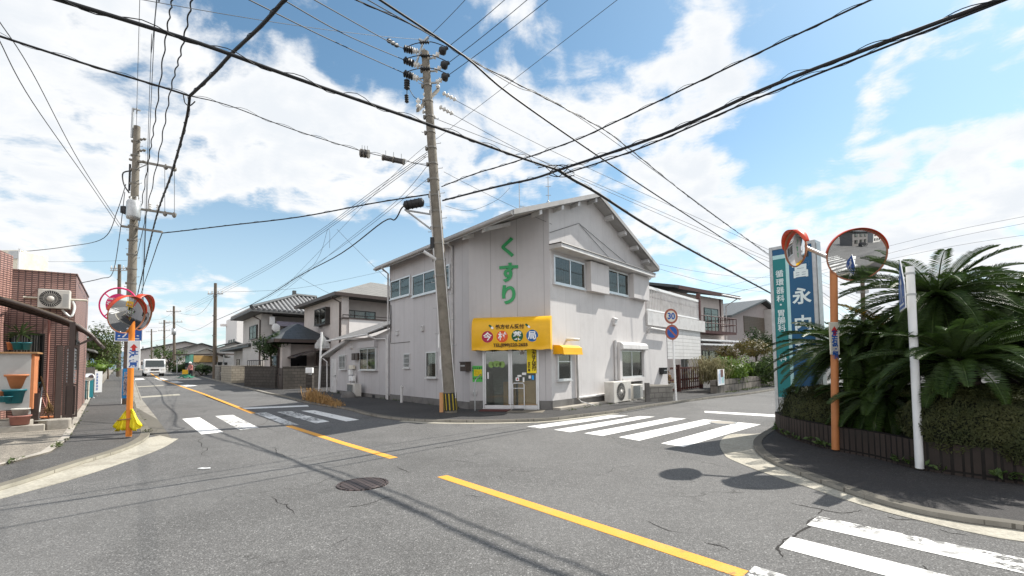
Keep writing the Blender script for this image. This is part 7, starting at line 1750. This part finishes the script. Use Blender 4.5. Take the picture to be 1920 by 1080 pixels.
# house with the brown balcony
FQ1 = FR.off(-3.2); qq = FQ1.p(FQ1.at(1357, 600)[0], 0, 0); FQ1 = Face(qq.xy - Vector((.763, .646)) * 14, (.763, .646)); hx0, hz1 = FQ1.at(1215, 560); hx1 = FQ1.at(1357, 600)[0]; zeR = FQ1.at(1375, 563)[1]
def lotR(F, t): 
    q = F.p(t, 0, 0); return Lot((q.x, q.y), 0, F.d, -F.n)
hl = lotR(FQ1, 0); rb = thing('house', 'two storey beige house with red brown balcony beyond the white deck', 'house', FQ1.p((hx0 + hx1) / 2, -3, 0))
a0, a1 = hx1 - 8.5, hx1
mb = MB(); hl.box(mb, a0, a1, 0, 7, 0, zeR - .1); hl.box(mb, a1, a1 + 1.6, 1.5, 7, 0, 3.0); mb.build('wall', M['house_cream'], rb)
mb = MB(); mb.hexa([hl.p(a, b, z + o) for o in (0, .2) for a, b, z in ((a0 - .4, -.9, zeR), (a1 + 1.3, -.9, zeR), (a1 + 1.3, 4, zeR + 1.1), (a0 - .4, 4, zeR + 1.1))]); mb.hexa([hl.p(a, b, z + o) for o in (0, .2) for a, b, z in ((a0 - .4, 8, zeR), (a1 + 1.3, 8, zeR), (a1 + 1.3, 4, zeR + 1.1), (a0 - .4, 4, zeR + 1.1))]); rr_ = mb.build('roof', M['roofdark'], rb)
mb = MB(); mb.box((a0 - .4, .9, zeR - .1), (a1 + 1.32, .94, zeR + .17), FQ1.M()); mb.build('fascia', M['brownwood'], rr_); mb = MB(); mb.tube([FQ1.p(a1 - 2.2, 1.0, zeR + .02), FQ1.p(a1 + 1.3, 1.0, zeR - .0)], .07, 6); mb.build('gutter', M['white'], rr_)
w0_, w1_ = FQ1.at(1320, 600)[0], FQ1.at(1346, 600)[0]
shut(FQ1, (w0_, w1_, 4.05, 6.1), rb, panes=2, cur=[(.5, 1)], cm='curtain_white', hbar=1.55)
for t in (FQ1.at(1308, 600)[0], FQ1.at(1350, 600)[0]): MB().box((t, 0, 3.9), (t + .16, .06, zeR - .1), FQ1.M()).build('timber', M['brownwood'], rb)
FB = FQ1.off(1.3); bl, br = FB.at(1313, 620)[0], FB.at(1381, 620)[0]; zb0, zb1 = FB.at(1350, 620)[1], FB.at(1350, 595)[1]
mb = MB(); mb.hexa([FB.p(t, n, z) for z in (zb0 - .25, zb0 - .05) for t, n in ((bl, 0), (br, 0), (br, -1.3), (bl, -1.3))])
for i in range(11): t = lerp(bl, br, i / 10); mb.tube([FB.p(t, 0, zb0 - .05), FB.p(t, 0, zb1)], .03, 5)
for z in (zb1, (zb0 + zb1) / 2): mb.tube([FB.p(bl, 0, z), FB.p(br, 0, z), FB.p(br, -1.3, z)], .035, 5)
mb.build('balcony', M['brownwood'], rb)
mb = MB(); mb.hexa([FB.p(t, n, z) for z, o in ((3.2, 0), (3.32, 0)) for t, n in ((bl - .2, .2), (br + .3, .2), (br + .3, -1.3), (bl - .2, -1.3))]); mb.hexa([FB.p(t, n, z) for z in (2.85, 2.98) for t, n in ((bl - .2, .3), (br + .1, .3), (br + .1, -1.3), (bl - .2, -1.3))]); mb.build('lower_canopy', M['white'], rb)
for u0, u1 in ((1316, 1328), (1329, 1352)): a, b = FQ1.at(u0, 670)[0], FQ1.at(u1, 670)[0]; shut(FQ1, (a, b, .7, 2.5), rb, panes=2, cur=[(.5, 1)])
pipe('downpipe', [FQ1.p(a1 + .9, .95, zeR), FQ1.p(a1 + .1, .2, zeR - .7), FQ1.p(a1 + .1, .1, .2)], .05, 'trim', rb)
shp = FQ1.off(-.0); MB().box((a0, .0, 3.9), (FQ1.at(1308, 600)[0], .05, 6.2), FQ1.M()).build('weatherboard', bricky('grey_boards', (.50, .44, .395), (.55, .48, .43), (.30, .26, .24), .25, 20, .014, 0, .8, .2), rb)
# brown gabled house farther up
q2 = FR.off(-5.0).p(FR.off(-5.0).at(1440, 600)[0], 0, 0); FQ2 = Face(q2.xy - Vector((.763, .646)) * 20, (.763, .646)); g0, g1 = FQ2.at(1366, 600)[0], FQ2.at(1475, 600)[0]; ze2 = FQ2.at(1366, 592)[1]; zr2 = FQ2.at(1410, 562)[1]
h2 = lotR(FQ2, g0); bh = thing('house', 'grey brown gabled house between the balcony house and the tall blue sign', 'house', FQ2.p((g0 + g1) / 2, -4, 0)); Lg2 = g1 - g0
mb = MB(); mb.prism([FQ2.p(g0, 0, 0), FQ2.p(g1, 0, 0), FQ2.p(g1, 0, ze2), FQ2.p((g0 + g1) / 2, 0, zr2 - .15), FQ2.p(g0, 0, ze2)], inn(FQ2) * 70); mb.build('wall', mat('house_taupe', (.36, .315, .30), .9, .06, 3, .4, 40), bh)
mb = MB(); h2.gable(mb, -.9, Lg2 + .9, -.8, 9, ze2 - .25, zr2 - ze2 + .2, .22, 'b'); mb.build('roof', M['roofdark'], bh)
c0, c1 = FQ2.at(1394, 600)[0], FQ2.at(1432, 600)[0]; MB().box((c0, 0, FQ2.at(1410, 624)[1]), (c1, .08, FQ2.at(1410, 594)[1]), FQ2.M()).build('storm_shutter', bricky('brown_slats', (.13, .105, .08), (.15, .12, .09), (.07, .055, .045), .5, .2, .02, 0, .6, .3), bh)
MB().box((FQ2.at(1433, 600)[0], 0, 0), (FQ2.at(1462, 600)[0], 1.2, FQ2.at(1440, 582)[1]), FQ2.M()).build('pale_wing', M['house_grey'], bh)
# stone wall, bushes
sw0, sw1 = V2(G(1352, 739)), V2(G(1460, 721)); swd = (sw1 - sw0).normalized(); zw = D(1400, 708, (sw0.y + sw1.y) / 2).z
wall_run([sw0 - swd * .6, sw1 + swd * 14], zw + .05, 'stonewall', 'stone_wall', 'old mossy stone wall under the bushes along the side street', None, .3, 'stone wall')
def D2(u, v, k): q = sw0.lerp(sw1, k); return D(u, v, q.y + 1.2)
bush('bush', 'bright green bush beside the hanging poster', D2(1378, 700, .2), (1.55, 1.2, 1.1), 4200, .085, 'bush_bright', 51)
bush('bush', 'mid green bush at the middle of the stone wall', D2(1416, 694, .55), (1.5, 1.2, 1.2), 3600, .085, 'bush_mid', 52)
bush('bush', 'darker bush right against the tall signboard', D2(1447, 694, .85), (1.6, 1.3, 1.3), 3200, .09, 'bush_mid', 53)
bush('tree', 'round topped reddish tree above the stone wall bushes', D2(1424, 655, .6) + Vector((.3, 1, 0)), (1.35, 1.1, .75), 2000, .08, 'bush_red', 54, 'tree', trunk=.6)
bush('tree', 'olive leaning tree before the lower house window', D2(1385, 660, .25) + Vector((0, 1, 0)), (1.4, 1.0, .9), 1700, .085, 'bush_red', 55, 'tree', trunk=.5)
bush('tree', 'dark green tree top beside the brown house and sign', D2(1447, 638, .9) + Vector((.5, 2, 0)), (1.2, 1.1, 1.1), 1500, .09, 'bush_dark', 56, 'tree', trunk=.5)
rnd = random.Random(60); c = D2(1333, 712, .0); o = thing('ornamental_grass', 'clump of drooping pale reeds behind the brown gate post', 'ornamental grass', (c.x, c.y, .3)); mb = MB()
for i in range(520):
    a = rnd.uniform(0, 6.28); e = rnd.uniform(.4, 1.4); L = rnd.uniform(.6, 1.25); p = Vector((c.x + rnd.gauss(0, .32), c.y + rnd.gauss(0, .3), .4 + rnd.uniform(0, .8))); d = Vector((math.cos(a), math.sin(a), 0)); w_ = Vector((-d.y, d.x, 0)) * .012
    m1 = p + d * L * .3 + Vector((0, 0, L * .62)); m2 = p + d * L * .75 + Vector((0, 0, L * .45)); mb.add([p - w_, p + w_, m1 + w_, m1 - w_], [(0, 1, 2, 3)]); mb.add([m1 - w_, m1 + w_, m2], [(0, 1, 2)])
mb.build('blades', M['palegrass'], o)
c = FR.p(12.6, -2.2, .9); bush('bush', 'brown leafed shrub in the shade behind the timber gate', c, (1.5, 1.0, 1.0), 1500, .09, 'dryleaf', 61)
pq = D(1350, 723, sw0.y - .35); Fp2 = Face(pq.xy, FR.d); r = Fp2.rect(1346, 723, 1357, 692); ps = thing('poster', 'narrow poster with pale blue and pink figures hung on the stone wall', 'poster', (pq.x, pq.y, r[2])); MB().box((r[0], 0, r[2]), (r[1], .02, r[3]), Fp2.M()).build('sheet', M['white'], ps)
w_ = r[1] - r[0]; h_ = r[3] - r[2]; mb = MB(); mb.box((r[0] + w_ * .08, .021, r[2] + h_ * .10), (r[0] + w_ * .42, .023, r[2] + h_ * .72), Fp2.M()); mb.lathe([(0, .001), (w_ * .13, .001)], Fp2.MT(r[0] + w_ * .28, .022, r[2] + h_ * .80), 12, sm=False); mb.build('print', mat('print_pale', (.52, .60, .72), .6, .1, 9), ps)
mb = MB(); mb.box((r[0] + w_ * .55, .021, r[2] + h_ * .12), (r[0] + w_ * .9, .023, r[2] + h_ * .62), Fp2.M()); mb.build('print', mat('print_aqua', (.45, .68, .68), .6, .1, 9), ps); mb = MB(); mb.box((r[0] + w_ * .40, .0235, r[2] + h_ * .5), (r[0] + w_ * .80, .0245, r[2] + h_ * .98), Fp2.M()); mb.build('print', mat('print_brown', (.14, .07, .06), .6, .1, 9), ps)
# moss and weeds along the side street edge
rnd = random.Random(41); mb = MB()
for i in range(900):
    t = rnd.random(); p = sw0.lerp(sw1, t * 1.1) + Vector((rnd.uniform(.0, .35), -rnd.uniform(0.0, .45)))
    if noise.noise(Vector((p.x, p.y, 1))) > -.05: leaf(mb, Vector((p.x, p.y, .07 + rnd.random() * .06)), Vector((rnd.uniform(-1, 1), rnd.uniform(-1, 1), .7)).normalized(), rnd.uniform(.02, .06), rnd)
setting(mb.build('weeds', M['treegreen']), 'stuff')
# ---------------------------------------------------------------- dry grass, tree, vehicles, person, hills
rnd = random.Random(70); o = thing('dry_grass', 'clump of dry straw coloured grass on the kerb by the annex', 'dry grass', (*G(605, 752).xy, .07)); mb = MB()
a_, b_ = V2(G(578, 752)), V2(G(638, 766))
for i in range(1100):
    t = min(1, max(0, rnd.betavariate(1.1, 1.4))); q = a_.lerp(b_, t) + Vector((rnd.gauss(0, .12), rnd.gauss(0, .16))); hgt = lerp(.66, .16, t ** .7) * rnd.uniform(.35, 1.25)
    az = rnd.uniform(0, 6.28); d = Vector((math.cos(az), math.sin(az), 0)) * rnd.uniform(.12, .5) * hgt * 1.6; w_ = Vector((-d.y, d.x, 0)).normalized() * .009; p = Vector((q.x, q.y, .06))
    m1 = p + d * .45 + Vector((0, 0, hgt * .8)); e = p + d * 1.1 + Vector((0, 0, hgt * rnd.uniform(.35, .8))); mb.add([p - w_, p + w_, m1 + w_, m1 - w_], [(0, 1, 2, 3)]); mb.add([m1 - w_, m1 + w_, e], [(0, 1, 2)])
mb.build('blades', M['dryleaf'], o)
p = V2(G(618, 748)); MB_ = MB(); MB_.lathe([(.32, 0), (.30, .12), (.18, .26), (0, .30)], Matrix.Translation((p.x + .9, p.y, .06)) @ Matrix.Diagonal((1.2, .8, 1, 1)), 12); tag(MB_.build('stone', M['foundation']), 'rounded dark stone on the pavement before the annex door', 'stone')
c = D(508, 645, 33.5); bush('tree', 'small dark leafed tree standing in front of the tile roofed house', c, (1.15, 1.0, 1.3), 3000, .10, 'bush_dark', 71, 'tree', trunk=.3)
bush('tree', 'rounded tree right of the truck behind the far poles', D(318, 672, 74), (2.6, 2.0, 2.2), 900, .2, 'bush_mid', 72, 'tree', trunk=.9)
bush('bush', 'low hedge like bush beside the far poles', D(340, 690, 68), (3.0, 1.5, 1.2), 900, .17, 'bush_dark', 73)
bush('bush', 'dark bush over the mossy stone wall', D(378, 690, 55), (1.6, 1.2, .9), 700, .13, 'bush_dark', 74)
# truck
tq = G(290, 706); T0 = Matrix.Translation(tq) @ Matrix.Rotation(math.atan2(-RD.y, -RD.x) - math.pi * 1.5 + .10, 4, 'Z')   # local -y is the truck's front... facing the camera
T0 = Matrix.Translation(tq) @ Matrix.Rotation(.72, 4, 'Z')
tk = thing('truck', 'white cab over truck driving toward the crossing', 'truck', tq)
w, hh = .98, 1.98
prof = [(-.0, .42), (-.04, .60), (-.02, 1.05), (.28, 1.90), (.40, 1.98), (1.55, 1.98), (1.62, 1.85), (1.62, .42)]
mb = MB(); mb.prism([T0 @ Vector((-w, y, z)) for y, z in prof], (T0 @ Vector((w, 0, 0)) - T0 @ Vector((-w, 0, 0)))); cab = mb.build('cab', M['truckwhite'], tk, bevel=.05)
mb = MB(); sl = Vector((.28 + .02, .85)).normalized(); f0, f1 = Vector((-.015, 1.10)), Vector((.245, 1.84)); nrm = Vector((-.85, .30)).normalized() * .012
mb.hexa([T0 @ Vector((x, y + nrm.x * k, z + nrm.y * k)) for k in (0, 1.5) for x, (y, z) in ((-w + .12, f0), (w - .12, f0), (w - .16, f1), (-w + .16, f1))]); mb.build('windscreen', mat('windscreen', (.02, .03, .03), .08, .1, 2, spec=.8), cab)
mb = MB(); mb.box((-w + .02, -.09, .36), (w - .02, .03, .62), T0); mb.build('bumper', M['truckwhite'], cab, bevel=.03)
mb = MB(); mb.box((-.38, -.055, .66), (.38, -.035, .86), T0); mb.box((-.45, -.10, .42), (.45, -.092, .50), T0); mb.build('grille', M['alu_dark'], cab)
for x in (-1, 1): MB().box((x * .78 - .14, -.065, .62), (x * .78 + .14, -.03, .92), T0).build('headlight', M['porcelain'], cab, bevel=.03)
for x in (-1, 1): mb = MB(); mb.tube([T0 @ Vector((x * w, .1, 1.5)), T0 @ Vector((x * (w + .22), .0, 1.5))], .02, 5); mb.box((x * (w + .2) - .07, -.03, 1.3), (x * (w + .2) + .07, .03, 1.72), T0); mb.build('wing_mirror', M['black'], cab)
mb = MB(); mb.box((-w, 1.75, .85), (w, 5.0, 1.0), T0); mb.box((-w, 1.75, 1.0), (-w + .05, 5.0, 1.4), T0); mb.box((w - .05, 1.75, 1.0), (w, 5.0, 1.4), T0); mb.box((-w + .05, 4.95, 1.0), (w - .05, 5.0, 1.4), T0); mb.box((-.4, .4, .45), (.4, 5.0, .8), T0); mb.build('load_bed', M['steel'], tk)
for x in (-1, 1):
    for y in (.75, 4.0):
        Tw = T0 @ Matrix.Translation((x * .80, y, .36)) @ Matrix.Rotation(math.pi / 2, 4, 'Y'); ty = MB().lathe([(.18, -.11), (.34, -.11), (.37, -.06), (.37, .06), (.34, .11), (.18, .11)], Tw, 20).build('tyre', M['tyre'], tk); MB().lathe([(0, -.08), (.18, -.10), (.18, .10), (0, .08)], Tw, 16).build('rim', M['steel'], ty)
# person bending at the garbage net
pq = G(358, 709); 
pp = thing('person', 'person in pink top dark trousers and white hat by the roadside', 'person', pq)
me = bpy.data.meshes.new('body'); V = [(0, 0, .78), (0, -.02, 1.0), (0, -.07, 1.22), (0, -.10, 1.34), (0, -.13, 1.42), (.09, 0, .76), (.10, -.03, .42), (.10, .02, .06), (.10, -.10, .03), (-.09, 0, .76), (-.11, -.06, .42), (-.11, .0, .06), (-.11, -.12, .03), (.17, -.08, 1.27), (.22, -.12, 1.02), (.17, -.28, .88), (.14, -.35, .84), (-.17, -.08, 1.27), (-.22, -.14, 1.02), (-.16, -.30, .90), (-.13, -.37, .86)]
E_ = [(0, 1), (1, 2), (2, 3), (3, 4), (0, 5), (5, 6), (6, 7), (7, 8), (0, 9), (9, 10), (10, 11), (11, 12), (2, 13), (13, 14), (14, 15), (15, 16), (2, 17), (17, 18), (18, 19), (19, 20)]
R_ = [.13, .13, .14, .06, .05, .10, .07, .05, .04, .10, .07, .05, .04, .065, .05, .035, .03, .065, .05, .035, .03]
me.from_pydata([Vector(v) * 1.02 for v in V], E_, []); bo_ = bpy.data.objects.new('body', me); COL.objects.link(bo_); bo_.parent = pp
sk_ = bo_.modifiers.new('s', 'SKIN'); bo_.modifiers.new('u', 'SUBSURF').levels = 1
for i, v in enumerate(me.skin_vertices[0].data): v.radius = (R_[i], R_[i]); v.use_root = i == 0
bm_, tt_ = newmat('clothed_body'); sp3 = tt_.n('ShaderNodeSeparateXYZ', Vector=tt_.pos); k1 = tt_.math('GREATER_THAN', sp3.outputs[2], .84)
finish(tt_, tt_.mix(k1, (.02, .02, .025), (.50, .20, .18)), .9); me.materials.append(bm_)
mb = MB(); c = pq + Vector((0, -.16, 1.53)); mb.lathe([(0, -.13), (.07, -.11), (.095, -.02), (.09, .06), (.05, .11), (0, .12)], Matrix.Translation(c), 14); mb.lathe([(0, -.02), (.022, -.01), (0, .03)], Matrix.Translation(c + Vector((0, -.10, 0))), 6); mb.build('head', M['skin'], pp)
MB().lathe([(0, .17), (.08, .16), (.11, .05), (.20, .03), (.20, .02), (.105, .02)], Matrix.Translation(c + Vector((0, 0, .01))), 16).build('hat', M['white'], pp)
gn = G(350, 709); mb = MB(); N_ = 12
vs = [gn + Vector((x, y, .05 + .55 * math.exp(-((x / .55) ** 2 + (y / .4) ** 2)) + .06 * math.sin(x * 9 + y * 7))) for x in [-.8 + 1.6 * i / N_ for i in range(N_ + 1)] for y in [-.6 + 1.2 * j / N_ for j in range(N_ + 1)]]
mb.add(vs, [(i * 13 + j, i * 13 + 13 + j, i * 13 + 14 + j, i * 13 + j + 1) for i in range(N_) for j in range(N_)], 0, True); tag(mb.build('garbage_net', M['netgreen']), 'green garbage net heaped at the roadside next to the person', 'garbage net')
q = D(347, 698, gn.y - .2); tag(MB().box((q.x - .3, q.y, q.z - .25), (q.x + .3, q.y + .05, q.z + .25)).build('notice_board', M['awning'], bevel=.01), 'small orange notice above the green garbage net', 'notice')
sh_ = thing('shelter', 'thin flat roofed shelter behind the person at the roadside', 'shelter', (*G(340, 706).xy, .6)); c = G(340, 706) + Vector((0, 4, 0)); MB().box((-3, -1, 2.5), (3, 1, 2.65), Matrix.Translation(c)).build('roof', M['bronze'], sh_); mb = MB()
for x in (-2.8, 2.8): mb.tube([c + Vector((x, -.8, -.2)), c + Vector((x, -.8, 2.5))], .06, 6)
mb.build('posts', M['steel'], sh_)
# small car behind the gate
cq = FR.p(11.6, -2.6, .07); Tc = Matrix.Translation(cq) @ Matrix.Rotation(math.atan2(FR.d.y, FR.d.x) - math.pi / 2, 4, 'Z')
def car(label, T, m):
    o = thing('parked_car', label, 'car', T.translation)
    pr = [(-1.7, .35), (-1.72, .75), (-1.45, .92), (-.75, 1.0), (-.25, 1.48), (1.25, 1.5), (1.65, 1.0), (1.7, .4)]
    mb = MB(); mb.prism([T @ Vector((-.74, y, z)) for y, z in pr], T.to_3x3() @ Vector((1.48, 0, 0))); bd = mb.build('body', M[m], o, bevel=.08)
    mb = MB()
    for x in (-.748, .742): mb.prism([T @ Vector((x, y, z)) for y, z in ((-.62, 1.03), (-.22, 1.40), (1.15, 1.42), (1.45, 1.03))], T.to_3x3() @ Vector((.006, 0, 0)))
    mb.prism([T @ Vector((x, y, z)) for x, y, z in ((-.62, -.76, 1.02), (.62, -.76, 1.02), (.56, -.30, 1.43), (-.56, -.30, 1.43))], T.to_3x3() @ Vector((0, -.02, .015))); mb.build('window', M['black'], bd)
    for x in (-1, 1):
        MB().box((x * .55 - .12, -1.75, .62), (x * .55 + .12, -1.66, .80), T).build('headlight', M['porcelain'], bd, bevel=.02)
        for y in (-1.1, 1.1): ty = MB().lathe([(.17, -.09), (.28, -.09), (.30, 0), (.28, .09), (.17, .09)], T @ Matrix.Translation((x * .68, y, .30)) @ Matrix.Rotation(math.pi / 2, 4, 'Y'), 18).build('wheel', M['tyre'], o); MB().lathe([(0, -.095), (.17, -.09), (.17, .09), (0, .095)], T @ Matrix.Translation((x * .68, y, .30)) @ Matrix.Rotation(math.pi / 2, 4, 'Y'), 14).build('rim', M['steel'], ty)
    return o
car('small white car mostly hidden behind the timber gate', Tc, 'truckwhite')
# what the round mirrors look back at: a dark car and houses on the far side of the road behind
MD = Vector((.635, -.7725))
hb = Lot(Vector((10.5, -17)), 0, Vector((-RD.x, -RD.y)) * -1, Vector((-.77, -.635)))
def plain_house(label, K, a1, b1, ze, wallm, roofm):
    h = Lot(K, 0, RD, Vector((-.7725, -.635))); t = thing('house', label, 'house', h.p(a1 / 2, b1 / 2, 0)); mb = MB(); h.box(mb, 0, a1, 0, b1, 0, ze); mb.build('wall', M[wallm], t); mb = MB(); h.hip(mb, -.7, a1 + .7, -.7, b1 + .7, ze + .15, 1.9, .18); mb.build('roof', M[roofm], t)
    F = Face(h.p(0, 0, 0), RD)
    for x in (a1 * .12, a1 * .42, a1 * .72):
        for z in (.9, 3.6): shut(F, (x, x + 1.6, z, z + 1.4), t, cur=[(0, .5)], cm='curtain_white')
    return h
plain_house('dark roofed house across the road seen only in the round mirror', (8.5, -21), 9, 8, 5.6, 'house_dark', 'roofdark'); plain_house('pale house farther back seen only in the round mirror', (17.5, -32), 9, 8, 5.6, 'house_grey', 'roofgrey')
car('dark car parked across the road seen in the large round mirror', Matrix.Translation((6.5, -13.5, .02)) @ Matrix.Rotation(.7, 4, 'Z'), 'black')
# hills on the horizon
mb = MB(); N_ = 60; vs = []
for i in range(N_ + 1):
    a = lerp(-62, 10, i / N_); d = Vector((math.sin(math.radians(a)), math.cos(math.radians(a)))); hh = 46 + 26 * noise.noise(Vector((i * .13, 2.3, 0))) + 10 * noise.noise(Vector((i * .5, 7, 0)))
    for r_, z in ((1250, -5), (1350, hh * .6), (1500, hh), (1900, hh * .4)): vs.append((d.x * r_, d.y * r_, z))
mb.add(vs, [(4 * i + j, 4 * i + 4 + j, 4 * i + 5 + j, 4 * i + j + 1) for i in range(N_) for j in range(3)], 0, True); setting(mb.build('hills', M['hill']))
